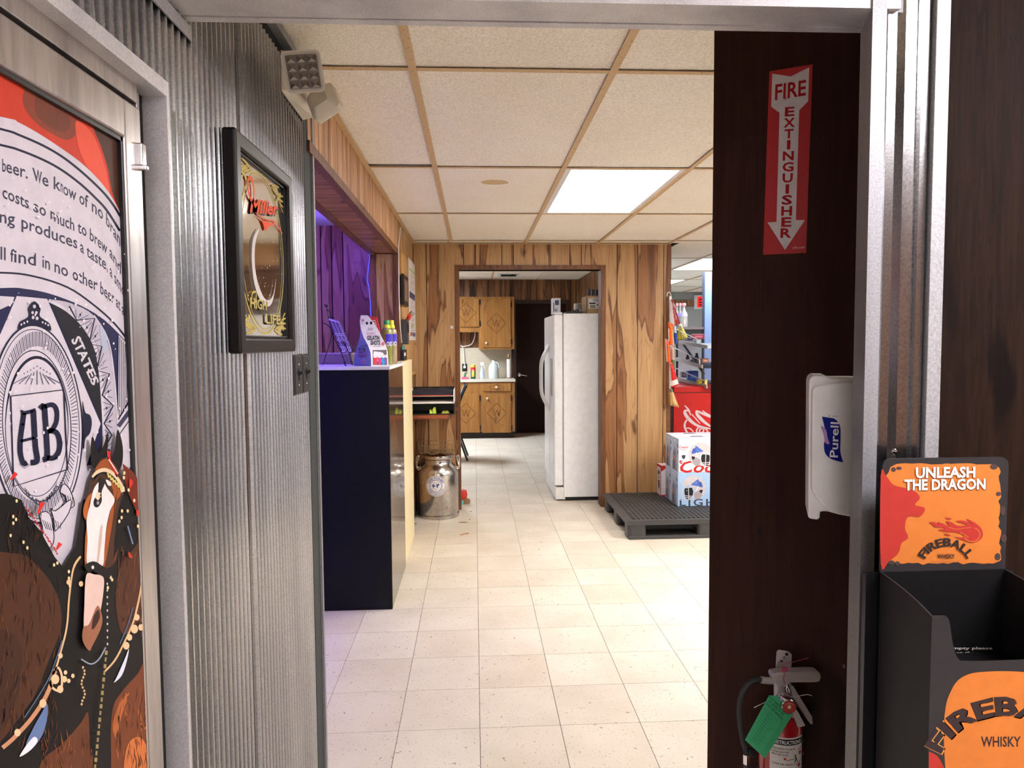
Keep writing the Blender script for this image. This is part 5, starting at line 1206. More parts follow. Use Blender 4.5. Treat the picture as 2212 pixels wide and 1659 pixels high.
def flatobj(name, lab, cat, x0, x1, y0, y1, z0, z1, m, bump=.006):
    t = MB(); nx, ny = 7, 4; vs = []; rr = random.Random(hash(name) % 97)
    top = [[z1-rr.uniform(0, bump)-(bump*1.5 if i in (0, nx) or j in (0, ny) else 0) for i in range(nx+1)] for j in range(ny+1)]
    for j in range(ny+1):
        for i in range(nx+1): vs.append((x0+(x1-x0)*i/nx, y0+(y1-y0)*j/ny, top[j][i]))
    off = len(vs)
    for j in range(ny+1):
        for i in range(nx+1): vs.append((x0+(x1-x0)*i/nx, y0+(y1-y0)*j/ny, z0))
    I = lambda i, j: j*(nx+1)+i
    fs = [(I(i, j), I(i+1, j), I(i+1, j+1), I(i, j+1)) for j in range(ny) for i in range(nx)]+[(off+I(i, j), off+I(i, j+1), off+I(i+1, j+1), off+I(i+1, j)) for j in range(ny) for i in range(nx)]
    rim = [I(i, 0) for i in range(nx+1)]+[I(nx, j) for j in range(1, ny+1)]+[I(i, ny) for i in range(nx-1, -1, -1)]+[I(0, j) for j in range(ny-1, 0, -1)]
    fs += [(rim[k_], off+rim[k_], off+rim[(k_+1) % len(rim)], rim[(k_+1) % len(rim)]) for k_ in range(len(rim))]
    t.add(vs, fs); return t.build(name, m, None, smooth=True, label=lab, cat=cat)
flatobj('cloth_pouch', 'navy cloth pouch lying in the top letter tray', 'pouch', xa+.01, xb-.012, yt0-.01, yt1-.02, zt_3[2]+.014, zt_3[2]+.062, mat('navy_cloth', (26, 26, 44), .8), .014)
flatobj('red_folder', 'red folder under the navy pouch in the top letter tray', 'folder', xa+.012, xb-.02, yt0-.012, yt1-.02, zt_3[2]+.006, zt_3[2]+.014, mat('folder_red', (186, 60, 40), .6), .001)
flatobj('paper_stack', 'white papers in the middle letter tray', 'papers', xa+.012, xb-.012, yt0+.004, yt1-.02, zt_3[1]+.006, zt_3[1]+.016, MATS['paper'], .002)
flatobj('green_note', 'crumpled yellow-green paper in the bottom letter tray', 'paper', pY(925, 870, yt0).x, pY(942, 870, yt0).x, yt0+.02, yt0+.10, zs_+.006, zs_+.055, mat('note_green', (186, 204, 70), .6), .03)
flatobj('yellow_note', 'flat yellow note at the right of the bottom letter tray', 'paper', pY(953, 870, yt0).x, pY(970, 870, yt0).x, yt0+.03, yt0+.12, zs_+.006, zs_+.024, mat('note_yellow', (196, 190, 84), .6), .008)

# ================================================================== MILK CAN WITH WIRE BASKET
mcx, mcy, mr_ = pY(947, 1060, 5.89).x, 5.89, .166
mc = thing('milk_can', 'steel milk can with a round blue and white farm label', 'milk can', (mcx, mcy, 0))
zc = lambda v: pY(947, 760+v*.3496, mcy).z
MB().lathe([(0, 0), (mr_+.006, 0), (mr_+.008, .01), (mr_+.007, .028), (mr_, .034), (mr_, .045), (mr_+.002, .05), (mr_+.002, zc(740)-.01), (mr_, zc(735)), (mr_*.93, zc(715)), (mr_*.80, zc(695)), (mr_*.72, zc(685)), (mr_*.69, zc(670)), (mr_*.70, zc(655))], (mcx, mcy, 0), 48).build('body', M_STEEL, mc, smooth=True)
MB().lathe([(mr_*.72, zc(660)), (mr_*.80, zc(650)), (mr_*.82, zc(643)), (mr_*.80, zc(634)), (mr_*.6, zc(622)), (mr_*.3, zc(612)), (0, zc(610))], (mcx, mcy, 0), 48).build('lid', M_STEEL, mc, smooth=True)
for s_ in (-1, 1):
    pts = [(mcx+s_*mr_*a, mcy-.01, zc(v)) for a, v in ((.86, 705), (1.02, 712), (1.06, 690), (.98, 660), (.96, 645), (1.02, 640), (1.07, 655), (1.09, 690), (1.02, 722), (.92, 718))]
    MB().tube(sm(pts, n=4), .008, 8).build('handle', M_STEEL, mc, smooth=True)
lc = pY(941.5, 1050, mcy-mr_).x; a0 = math.asin((lc-mcx)/mr_); lz = pY(941, 1050, mcy-mr_).z
D = Decal(cyl(mcx, mcy, lz, mr_+.0025, a0), yd=False, eps=.0004)
R_ = .086; NB = (60, 74, 140); WT = (226, 222, 220)
def disc(r0, col):
    n = 48; vs = [(0, 0)]
    rings = [r0*.33, r0*.66, r0]
    for r_ in rings: vs += [(r_*math.cos(2*PI*i/n), r_*math.sin(2*PI*i/n)) for i in range(n)]
    fs = [(0, 1+i, 1+(i+1) % n) for i in range(n)]
    for k_ in (0, 1): fs += [(1+k_*n+i, 1+k_*n+n+i, 1+k_*n+n+(i+1) % n, 1+k_*n+(i+1) % n) for i in range(n)]
    D._add(vs, fs, col)
disc(R_, WT); D.up().ring(0, 0, R_*.92, R_*.92, .0035, NB); D.ring(0, 0, R_*.58, R_*.58, .004, NB)
D.arc('FIVE FARMS', 0, 0, R_*.66, R_*.66, 160, 20, R_*.17, NB, .02); D.arc('COUNTY CORK·IRELAND', 0, 0, R_*.82, R_*.82, 202, 338, R_*.13, NB, .02, True)
D.poly([(-.030, -.006), (-.028, .010), (-.022, .016), (.012, .015), (.022, .020), (.030, .016), (.026, .006), (.018, .004), (.016, -.018), (.010, -.018), (.008, -.004), (-.014, -.004), (-.016, -.020), (-.022, -.020), (-.022, -.004)], NB)
D.stroke([(-.042, .022), (-.02, .030), (0, .024), (.02, .032), (.042, .022)], .003, (140, 150, 200)); D.stroke([(-.042, -.026), (0, -.03), (.042, -.026)], .004, (140, 150, 200)); D.stroke([(-.03, -.034), (.03, -.036)], .003, (140, 150, 200))
D.build('label', mc, M_PRINT)
bz0, bz1 = zc(612), zc(562); bx0, bx1 = pY(902, 965, mcy-.1).x, pY(990, 965, mcy-.1).x
wbk = thing('wire_basket', 'flat open wire basket lying on the milk can lid', 'basket', ((bx0+bx1)/2, mcy, bz0))
w_ = MB(); y0_, y1_ = mcy-.13, mcy+.13; rr_ = .0022
for z, ins in ((bz1, 0), ((bz0+bz1)/2, .012), (bz0, .02)):
    w_.tube([(bx0+ins, y0_+ins, z), (bx1-ins, y0_+ins, z), (bx1-ins, y1_-ins, z), (bx0+ins, y1_-ins, z)], rr_, 6, True)
for i in range(9):
    x = bx0+.02+(bx1-bx0-.04)*i/8; w_.tube([(x, y0_, bz1), (x, y0_+.02, bz0), (x, y1_-.02, bz0), (x, y1_, bz1)], rr_*.8, 6)
for i in range(6):
    y = y0_+.02+(y1_-y0_-.04)*i/5; w_.tube([(bx0, y, bz1), (bx0+.02, y, bz0), (bx1-.02, y, bz0), (bx1, y, bz1)], rr_*.8, 6)
w_.build('wire_mesh', mat('wire_steel', (150, 128, 100), .35, .8), wbk, smooth=True)
MB().tube(sm([(bx0+.05, y0_, bz1), (bx0+.09, y0_-.02, bz0+.005), (bx0+.15, y0_-.01, bz0-.002), (bx0+.22, y0_, bz1-.01)], n=4), .003, 6).build('bail_handle', MATS['wire_steel'], wbk, smooth=True)
tq = pZ(999, 1086, 0)
ty = thing('small_toy', 'small red and teal toy on the floor beside the milk can', 'toy', (tq.x, tq.y, 0))
MB().lathe([(0, .02), (.035, .03), (.045, .075), (.035, .115), (0, .125)], (tq.x+.002, tq.y, 0), 18).build('red_body', MATS['red_plastic'], ty, smooth=True)
MB().lathe([(0, 0), (.04, .002), (.042, .03), (.02, .045), (0, .045)], (tq.x+.03, tq.y-.02, 0), 14).build('brown_foot', mat('toy_brown', (150, 110, 80), .5), ty, smooth=True)
MB().lathe([(0, 0), (.03, .002), (.032, .035), (0, .04)], (tq.x-.02, tq.y-.06, 0), 14).build('teal_foot', mat('toy_teal', (96, 186, 190), .5), ty, smooth=True)
tg_ = thing('wall_tag', 'tiny grey tag stuck on the plank left of the kitchen casing', 'tag', tuple(pY(976, 711, YB)))
p_ = pY(976, 707, YB); MB().box(p_.x-.012, p_.x+.012, YB-.006, YB, p_.z-.012, p_.z+.012).build('plate', M_GREYW, tg_, .001); MB().box(p_.x-.004, p_.x+.004, YB-.008, YB-.006, p_.z-.006, p_.z+.006).build('button', M_WHITE, tg_)
# scuffs on the floor by the milk can
D = Decal(lambda u, v, l: pZ(u, v, 0)+Vector((0, 0, l)), eps=.0003); H3 = K(860, 1040, 340/2014)
for pl, c_ in (([(790, 680), (830, 670), (900, 655), (905, 668), (850, 680), (800, 692)], (176, 130, 96)), ([(770, 522), (830, 516), (890, 522), (880, 530), (800, 530)], (150, 120, 96)), ([(905, 490), (920, 478), (918, 494)], (120, 90, 70)), ([(920, 380), (945, 382), (930, 390)], (90, 70, 56)), ([(205, 540), (240, 534), (225, 550)], (120, 96, 80))):
    D.poly(H3(sm(pl, True, 3)), c_)
D.build('scuff', floor, M_PRINTM)
# ================================================================== REFRIGERATOR AND WHAT IS ON TOP
H7 = K(970, 550, 360/1457)
fy0, fy1 = 6.33, 7.20
fxd0 = pY(1197, 900, fy0).x; fxd1 = pY(1216, 900, fy0).x; fzt = pY(1250, 677, fy0).z
fr = thing('refrigerator', 'white side-by-side refrigerator seen from its side in the kitchen', 'refrigerator', (1.1, 6.77, 0))
MB().box(fxd1+.006, fxd1+.70, fy0, fy1, .035, fzt).build('cabinet', M_FRIDGE, fr, .006)
MB().box(fxd1+.03, fxd1+.66, fy0+.02, fy1-.02, .0, .035).build('base_plinth', M_BLACK, fr)
ysm = 6.74
for a, b in ((fy0+.003, ysm-.003), (ysm+.003, fy1-.003)):
    MB().box(fxd0, fxd1, a, b, .14, fzt-.008).build('door', M_FRIDGE, fr, .014, bseg=3)
MB().box(fxd1-.001, fxd1+.007, fy0+.01, fy1-.01, .14, fzt-.02).build('door_gasket', mat('gasket_grey', (150, 142, 138), .6), fr)
MB().box(fxd0+.012, fxd1+.02, fy0+.006, fy1-.006, .015, .125).build('kick_grille', M_WHITE, fr, .003)
MB().box(fxd0+.01, fxd1, fy0+.02, fy0+.12, fzt-.008, fzt+.012).build('hinge_cover', M_WHITE, fr, .004)
zh1, zh0 = pX(1170, 745, .66).z, pX(1170, 882, .66).z
for s_ in (-1, 1):
    yh = ysm+s_*.05
    pts = [(fxd0+.004, yh, zh0), (fxd0-.05, yh, zh0+.10), (fxd0-.075, yh, zh0+.18), (fxd0-.078, yh, (zh0+zh1)/2), (fxd0-.075, yh, zh1-.18), (fxd0-.05, yh, zh1-.10), (fxd0+.004, yh, zh1)]
    MB().tube(sm(pts, n=5), .014, 10).build('handle', M_WHITE, fr, smooth=True)
MB().box(fxd0-.003, fxd0+.001, fy0+.12, ysm-.12, .95, 1.30).build('dispenser', mat('dispenser_grey', (150, 152, 158), .3), fr, .002)
def ontop(name, lab, cat, u0, u1, v0, v1, y, d, m):
    a, b = pY(*H7([(u0, v1)])[0], y), pY(*H7([(u1, v0)])[0], y)
    t = thing(name, lab, cat, ((a.x+b.x)/2, y+d/2, fzt))
    return t, a.x, b.x, b.z
t, a, b, z = ontop('upright_carton', 'narrow white and blue carton standing on the refrigerator door edge', 'carton', 905, 975, 380, 512, 6.5, .12, None)
MB().box(a, b, 6.5, 6.62, fzt, z).build('carton', mat('carton_white', (206, 206, 214), .5), t, .001)
D = Decal(plY(6.5)); D.poly(H7([(925, 400), (960, 398), (962, 440), (928, 442)]), (90, 90, 120)); D.text('CUBE', *H7([(945, 495)])[0], 5, (70, 70, 100), bold=.02, width=12, rot=90); D.stroke(H7([(915, 420), (915, 500)]), 2, (90, 90, 120)); D.build('print', t, M_PRINTM)
t, a, b, z = ontop('black_tray', 'flat black package on top of the refrigerator', 'package', 1020, 1165, 470, 512, 6.5, .2, None)
MB().box(a, b, 6.45, 6.7, fzt, fzt+.022).build('lower_case', M_BLACK, t, .003); MB().prism([(a+.03, 6.48, fzt+.022), (b-.02, 6.48, fzt+.022), (b-.05, 6.48, z), (a+.10, 6.48, z-.01)], (0, .16, 0)).build('upper_case', mat('smoke_plastic', (52, 50, 54), .3), t, .002)
t, a, b, z = ontop('small_carton', 'small pale carton with printing beside the cardboard box', 'carton', 1118, 1182, 420, 490, 6.62, .1, None)
MB().box(a, b, 6.73, 6.83, fzt, z).build('carton', mat('carton_pale', (190, 184, 172), .6), t, .001)
D = Decal(plY(6.73)); [D.stroke(H7([(1125, 440+i*12), (1172-8*(i % 2), 441+i*12)]), 1.4, (70, 66, 70)) for i in range(4)]; D.build('print', t, M_PRINTM)
t, a, b, z = ontop('cardboard_box', 'open cardboard box with a shipping label on the refrigerator', 'box', 1200, 1345, 360, 512, 6.42, .3, None)
kb = mat('cardboard', (176, 140, 98), .8); m = MB(); y0_, y1_ = 6.40, 6.70; b = a+.26
m.box(a, b, y0_, y1_, fzt, fzt+.004)
for q in ((a, b, y0_, y0_+.004), (a, b, y1_-.004, y1_), (a, a+.004, y0_, y1_), (b-.004, b, y0_, y1_)): m.box(*q, fzt, z)
m.build('box_walls', kb, t)
D = Decal(plY(y0_)); D.poly(H7([(1216, 376), (1335, 376), (1335, 472), (1220, 472)]), (222, 218, 212)); D.up().text('32232', *H7([(1285, 408)])[0], 4.5, (40, 38, 38), bold=.02, width=13); D.poly(H7([(1226, 420), (1282, 420), (1282, 432), (1226, 432)]), (30, 28, 28)); D.poly(H7([(1292, 434), (1332, 434), (1332, 446), (1292, 446)]), (30, 28, 28)); D.text('BUDGET CARD', *H7([(1255, 388)])[0], 2, (60, 56, 56), width=16)
for i in range(12): D.stroke(H7([(1236+i*4, 440), (1236+i*4, 468)]), .5 if i % 3 else .9, (40, 38, 38))
D.build('shipping_label', t, M_PRINTM)
for i in range(6):
    x = a+.01+i*.038; MB().box(x, x+.03, y0_+.01+.006*i, y0_+.03+.006*i, fzt+.01, z+.065-.005*(i % 3)).build('black_folder', mat('black_card_stock', (26, 26, 30), .5), t)

# ================================================================== KITCHEN CABINETS, COUNTER, DOOR
YU, YS_ = 10.93, 10.65
def ku(u, v): return pY(*H7([(u, v)])[0], YU)
def kl(u, v): return pY(*H7([(u, v)])[0], YS_)
GRV = (92, 50, 20)
def cdoor(par, f, y, x0, x1, v0, v1, cxy, knob, hinge=True):
    a, b = f(x0, v1), f(x1, v0)
    d = MB().box(a.x, b.x, y-.018, y, a.z, b.z).build('door', W_CAB, par, .003)
    D = Decal(lambda u, v, l: pY(*H7([(u, v)])[0], y-.018)+Vector((0, -l, 0)), eps=.0004)
    cx, cy = cxy
    D.stroke([(cx+88*p, cy+88*q) for p, q in ((0, -1), (.12, -.88), (.88, -.1), (.98, 0), (.88, .1), (.12, .88), (0, 1), (-.12, .88), (-.88, .1), (-.98, 0), (-.88, -.1), (-.12, -.88))], 4, GRV, True)
    D.stroke(sm([(cx-42, cy-30), (cx-28, cy-26), (cx-18, cy+26), (cx-2, cy-22), (cx+6, cy-18), (cx+16, cy+26), (cx+32, cy-24), (cx+42, cy-30)], n=4), 4.5, GRV)
    D.build('carved_monogram', d, M_PRINTM)
    if knob:
        k_ = f(*knob); MB().lathe([(.006, 0), (.006, .012), (.016, .018), (.018, .028), (.01, .036), (0, .037)], (k_.x, y-.018, k_.z), 16, Matrix.Rotation(PI/2, 3, 'X')).build('knob', mat('knob_ivory', (226, 206, 170), .3), d, smooth=True)
    if hinge:
        for q in (.12, .88):
            z = a.z+(b.z-a.z)*q; MB().box(b.x-.002, b.x+.02, y-.012, y-.001, z-.04, z+.04).build('hinge', M_BLACK, d)
    return d
uc = thing('wall_cabinet', 'tall brown wall cabinet with a carved diamond door above the counter', 'cabinet', (ku(415, 830).x, 11.08, ku(415, 830).z))
a, b = ku(262, 830), ku(570, 368); MB().box(a.x, b.x, YU, YK-.002, a.z, b.z).build('body', W_CAB, uc, .003)
cdoor(uc, ku, YU, 290, 537, 386, 812, (413, 600), (325, 773))
us = thing('wall_cabinet', 'short brown wall cabinet with a scalloped valance over the sink', 'cabinet', (ku(100, 680).x, 11.08, ku(100, 680).z))
a, b = ku(-180, 640), ku(262, 368); MB().box(a.x, b.x-.002, YU, YK-.002, a.z, b.z).build('body', W_CAB, us, .003)
cdoor(us, ku, YU, 34, 262, 386, 632, (148, 510), None); cdoor(us, ku, YU, -170, 20, 386, 632, (-75, 510), None, False)
MB().prism([ku(u, v) for u, v in [(-180, 640), (262, 640), (262, 686)]+[(250-i*14, 672+10*abs(math.sin(i*.9))) for i in range(30)]+[(-180, 684)]], (0, .016, 0)).build('valance', W_CAB, us)
bc = thing('base_cabinet', 'brown base cabinet with carved diamond doors under the kitchen counter', 'cabinet', (kl(330, 1600).x, 10.95, 0))
a, b = kl(-180, 1580), kl(575, 1115); MB().box(a.x, b.x, YS_, YK-.002, .10, b.z).build('body', W_CAB, bc, .003); MB().box(a.x, b.x-.01, YS_+.06, YK-.01, 0, .10).build('toe_kick', mat('toe_black', (44, 36, 30), .7), bc)
cdoor(bc, kl, YS_, 34, 265, 1215, 1558, (148, 1388), None); cdoor(bc, kl, YS_, 290, 540, 1215, 1558, (418, 1385), (333, 1255)); cdoor(bc, kl, YS_, -170, 20, 1215, 1558, (-75, 1388), None, False)
a, b = kl(296, 1195), kl(540, 1125); dw = MB().box(a.x, b.x, YS_-.018, YS_, a.z, b.z).build('drawer', W_CAB, bc, .003)
D = Decal(lambda u, v, l: pY(*H7([(u, v)])[0], YS_-.018)+Vector((0, -l, 0)), eps=.0004); D.stroke([(335, 1160), (413, 1135), (490, 1160), (413, 1182)], 4, GRV, True); D.build('carved_lozenge', dw, M_PRINTM)
k_ = kl(413, 1158); MB().lathe([(.006, 0), (.006, .012), (.016, .018), (.018, .028), (.01, .036), (0, .037)], (k_.x, YS_-.018, k_.z), 16, Matrix.Rotation(PI/2, 3, 'X')).build('knob', MATS['knob_ivory'], dw, smooth=True)
zc0 = kl(400, 1113).z; zct = zc0+.038
ctp = thing('countertop', 'pale laminate kitchen countertop over the carved base cabinet', 'countertop', (kl(330, 1100).x, 10.95, zc0))
a, b = kl(-180, 1100), kl(580, 1100)
MB().box(a.x, b.x, YS_-.025, YK-.001, zc0, zct).build('slab', mat('laminate_white', (206, 198, 180), .35), ctp, .004); zsp = pY(1000, 550+815*.2471, YK).z
struct('trim_backsplash', 'beige laminate backsplash behind the kitchen counter', 'backsplash', MB().box(a.x, b.x-.03, YK-.012, YK-.001, zct, zsp), mat('laminate_beige', (196, 184, 160), .4, bump=60))
d2 = thing('door_2', 'dark brown flush door with a lever handle at the kitchen rear', 'door', (.95, YK, 0), kind='structure')
a, b = pY(*H7([(592, 1548)])[0], YK-.02), pY(*H7([(592, 430)])[0], YK-.02)
MB().box(a.x, a.x+.80, YK-.025, YK-.004, .01, b.z).build('leaf', mat('dark_door', (34, 17, 13), .5, spec=.15), d2, .002)
MB().box(a.x-.05, a.x, YK-.03, YK-.002, 0, b.z+.06).build('casing', mat('dark_casing', (54, 30, 22), .4), d2); MB().box(a.x, a.x+.86, YK-.03, YK-.002, b.z, b.z+.06).build('casing', MATS['dark_casing'], d2); MB().box(a.x+.80, a.x+.86, YK-.03, YK-.002, 0, b.z).build('casing', MATS['dark_casing'], d2)
q = pY(*H7([(615, 1050)])[0], YK-.03)
MB().lathe([(.032, 0), (.030, .008), (.012, .012), (.010, .045), (0, .046)], (q.x, YK-.025, q.z), 20, Matrix.Rotation(PI/2, 3, 'X')).build('handle', M_CHROME, d2, smooth=True); MB().tube([(q.x, YK-.066, q.z), (q.x+.05, YK-.07, q.z-.004), (q.x+.12, YK-.068, q.z-.02)], .008, 8).build('lever', M_CHROME, d2, smooth=True)
# things on the counter
def kp(u, v, y): return pY(*H7([(u, v)])[0], y)
def kthing(name, lab, cat, u, y): p = kp(u, 1060, y); return thing(name, lab, cat, (p.x, y, zct)), p.x
s7 = lambda y: .2471*y/FPX
t, x = kthing('cleaner_can', 'green canister with a red and yellow top on the kitchen counter', 'canister', 211, 10.9); s = s7(10.9); H_ = kp(211, 962, 10.9).z-zct
MB().lathe([(0, zct), (21*s, zct), (22*s, zct+.004), (22*s, zct+H_*.55), (0, zct+H_*.55)], (x, 10.9, 0), 20).build('can', mat('can_green', (30, 84, 60), .4), t, smooth=True); MB().lathe([(22.2*s, zct+H_*.55), (22.2*s, zct+H_*.82)], (x, 10.9, 0), 20, cap=False).build('red_band', MATS['red_plastic'], t, smooth=True); MB().lathe([(22*s, zct+H_*.82), (22*s, zct+H_*.94), (18*s, zct+H_), (0, zct+H_)], (x, 10.9, 0), 20).build('lid', mat('lid_yellow', (214, 180, 60), .4), t, smooth=True)
D = Decal(cyl(x, 10.9, zct, 22.4*s, 0), yd=False); D.rect(-14*s, H_*.15, 12*s, H_*.52, (206, 190, 90), 4); D.ell(0, H_*.52, 10*s, 16*s, (236, 220, 190), 12); D.build('label', t, M_PRINT)
t, x = kthing('spray_bottle', 'white and blue spray bottle on the kitchen counter', 'spray bottle', 290, 10.95); s = s7(10.95); H_ = kp(290, 940, 10.95).z-zct
MB().lathe([(0, zct), (20*s, zct), (21*s, zct+H_*.35), (14*s, zct+H_*.55), (7*s, zct+H_*.68), (7*s, zct+H_*.8)], (x, 10.95, 0), 18).build('bottle', mat('bottle_paleblue', (196, 204, 226), .3), t, smooth=True); MB().box(x-16*s, x+16*s, 10.93, 10.97, zct+H_*.8, zct+H_).build('trigger_head', M_WHITE, t, .004); MB().prism([(x+8*s, 10.94, zct+H_*.8), (x+22*s, 10.94, zct+H_*.8), (x+20*s, 10.94, zct+H_*.6)], (0, .02, 0)).build('trigger', M_WHITE, t)
t, x = kthing('plastic_jug', 'clear plastic gallon jug on the kitchen counter', 'jug', 392, 10.95); H_ = kp(392, 930, 10.95).z-zct
kj = mat('jug_plastic', (206, 212, 210), .3, alpha=1)
MB().lathe([(0, zct), (44*s, zct), (46*s, zct+.01), (46*s, zct+H_*.6), (36*s, zct+H_*.78), (18*s, zct+H_*.92), (15*s, zct+H_)], (x, 10.95, 0), 24).build('body', kj, t, smooth=True); MB().tube(sm([(x+14*s, 10.93, zct+H_*.92), (x+36*s, 10.92, zct+H_*.88), (x+46*s, 10.92, zct+H_*.68), (x+42*s, 10.93, zct+H_*.5)], n=4), .012, 8).build('handle', kj, t, smooth=True); MB().lathe([(16*s, zct+H_), (16*s, zct+H_+.012), (0, zct+H_+.012)], (x, 10.95, 0), 16).build('cap', M_WHITE, t)
t, x = kthing('paper_towel', 'roll of paper towels on an upright holder by the dark door', 'paper towels', 524, 11.0); H_ = kp(524, 915, 11.0).z-zct
MB().lathe([(0, zct+.012), (19*s, zct+.012), (19*s, zct+H_), (4*s, zct+H_)], (x, 11.0, 0), 24).build('roll', mat('paper_white', (230, 226, 222), .9), t, smooth=True); MB().lathe([(0, zct), (26*s, zct), (26*s, zct+.012), (0, zct+.012)], (x, 11.0, 0), 24).build('base', mat('holder_wood', (150, 120, 80), .5), t); MB().lathe([(4*s, zct+H_), (4*s, zct+H_+.03), (12*s, zct+H_+.04), (14*s, zct+H_+.06), (8*s, zct+H_+.08), (0, zct+H_+.082)], (x, 11.0, 0), 16).build('finial', MATS['holder_wood'], t, smooth=True)
t, x = kthing('scrub_brush', 'pink and green scrub brush by the sink', 'brush', 140, 10.78); MB().box(x-30*s, x+30*s, 10.75, 10.81, zct, zct+.035).build('bristles', mat('pink_bristle', (206, 90, 120), .8), t, .006); MB().tube([(x-4*s, 10.78, zct+.03), (x+2*s, 10.78, zct+.09), (x+18*s, 10.78, zct+.10)], .014, 8).build('handle', mat('brush_green', (40, 110, 70), .4), t, smooth=True)
a, b = kp(115, 1020, YK-.013), kp(158, 955, YK-.013); ot = thing('wall_outlet', 'black outlet plate on the kitchen backsplash', 'outlet', (a.x, YK-.013, a.z)); MB().box(a.x, b.x, YK-.020, YK-.012, a.z, b.z).build('plate', M_BLACK, ot, .002); MB().box((a.x+b.x)/2-.02, (a.x+b.x)/2+.02, YK-.045, YK-.02, b.z-.07, b.z-.03).build('plug', M_WHITE, ot, .004)
MB().tube([kp(u, v, YK-.04) for u, v in sm([(137, 970), (130, 880), (120, 810), (100, 796)], n=4)]+[kp(u, v, YK-.05) for u, v in sm([(115, 805), (180, 792), (205, 770), (225, 720), (228, 684)], n=4)], .008, 6).build('lamp_cord', M_WHITE, None, smooth=True, label='white cord looping from the kitchen outlet up under the short cabinet', cat='cord')
# chair beyond the opening
yc_ = 8.62; xq = pZ(1010, 994, 0).x; zb1_ = pY(1011, 833, yc_).z
ch = thing('folding_chair', 'black framed chair with a grey back inside the kitchen', 'chair', (xq-.25, yc_+.2, 0))
for y in (yc_, yc_+.42):
    MB().tube([(xq, y, 0), (xq-.12, y, .34), (xq-.15, y, .45)], .013, 8).build('leg', M_BLACK, ch, smooth=True); MB().tube([(xq-.56, y, 0), (xq-.46, y, .44)], .013, 8).build('leg', M_BLACK, ch, smooth=True); MB().tube(sm([(xq-.15, y, .45), (xq-.13, y, .58), (xq-.06, y, .80), (xq, y, zb1_)], n=4), .012, 8).build('back_post', M_BLACK, ch, smooth=True)
MB().box(xq-.52, xq-.13, yc_, yc_+.42, .44, .48).build('seat', M_BLACK, ch, .015)
bk = sm([(xq-.135, 0, .50), (xq-.12, 0, .60), (xq-.06, 0, .80), (xq-.002, 0, zb1_)], n=4)
MB().add([(x, yc_+.012, z) for x, _, z in bk]+[(x-.03, yc_+.012, z) for x, _, z in bk]+[(x, yc_+.41, z) for x, _, z in bk]+[(x-.03, yc_+.41, z) for x, _, z in bk],
         [f_ for i in range(len(bk)-1) for n_ in (len(bk),) for f_ in ((i, i+1, n_+i+1, n_+i), (2*n_+i, 3*n_+i, 3*n_+i+1, 2*n_+i+1), (i, 2*n_+i, 2*n_+i+1, i+1), (n_+i, n_+i+1, 3*n_+i+1, 3*n_+i))]).build('backrest', mat('grey_fabric', (120, 126, 134), .8), ch)

# ================================================================== PALLET AND BEER BOXES
px0, px1, py0, py1, pz = 1.105, 2.30, 5.03, 5.99, .142
pl = thing('plastic_pallet', 'black plastic pallet with a perforated deck in front of the paneled wall', 'pallet', ((px0+px1)/2, (py0+py1)/2, 0))
MPL = mat('pallet_black', (62, 60, 60), .5, bump=200)
m = MB(); nx, ny = 32, 22; ex, ey_ = .045, .04
m.box(px0, px1, py0, py0+ey_, pz-.035, pz).box(px0, px1, py1-ey_, py1, pz-.035, pz).box(px0, px0+ex, py0+ey_, py1-ey_, pz-.035, pz).box(px1-ex, px1, py0+ey_, py1-ey_, pz-.035, pz)
for i in range(1, nx): x = px0+ex+(px1-px0-2*ex)*i/nx; m.box(x-.006, x+.006, py0+ey_, py1-ey_, pz-.006, pz-.0005)
for j in range(1, ny): y = py0+ey_+(py1-py0-2*ey_)*j/ny; m.box(px0+ex, px1-ex, y-.008, y+.008, pz-.005, pz)
m.build('deck', MPL, pl)
MB().box(px0+.03, px1-.03, py0+.05, py1-.03, .062, .066).build('shade_sheet', M_VOID, pl)  # added dark sheet standing in for the shade under the deck
for i in range(14): MB().prism([(px0+.06+i*.075, py0+.16, .05), (px0+.075+i*.075, py0+.16, .05), (px0+.155+i*.075, py1-.16, .05), (px0+.14+i*.075, py1-.16, .05)], (0, 0, .012)).build('stiffening_rib', MPL, pl)
for x in (px0+.005, (px0+px1)/2-.07, px1-.145):
    for y in (py0+.004, (py0+py1)/2-.07, py1-.144):
        MB().prism([(x+a, y+b, .012) for a, b in rc(0, 0, .14, .14, .03, 3)], (0, 0, pz-.045)).build('foot_block', MPL, pl)
for y in (py0+.002, (py0+py1)/2-.06, py1-.122): MB().box(px0+.012, px1-.012, y, y+.12, 0, .024).build('runner', MPL, pl, .004)
KC = K(1400, 920, 140/893)
xb0 = pZ(1464, 1094, pz).x; yb0 = pZ(1464, 1094, pz).y; bh = pY(1463, 1021, yb0).z-pz; bw, bd_ = .41, .19
yb1 = pZ(1433, 1072, pz).y; bd_ = (yb1-yb0)/2
BLU = (164, 194, 228); WHT = (222, 220, 228); CRD = (196, 40, 40)
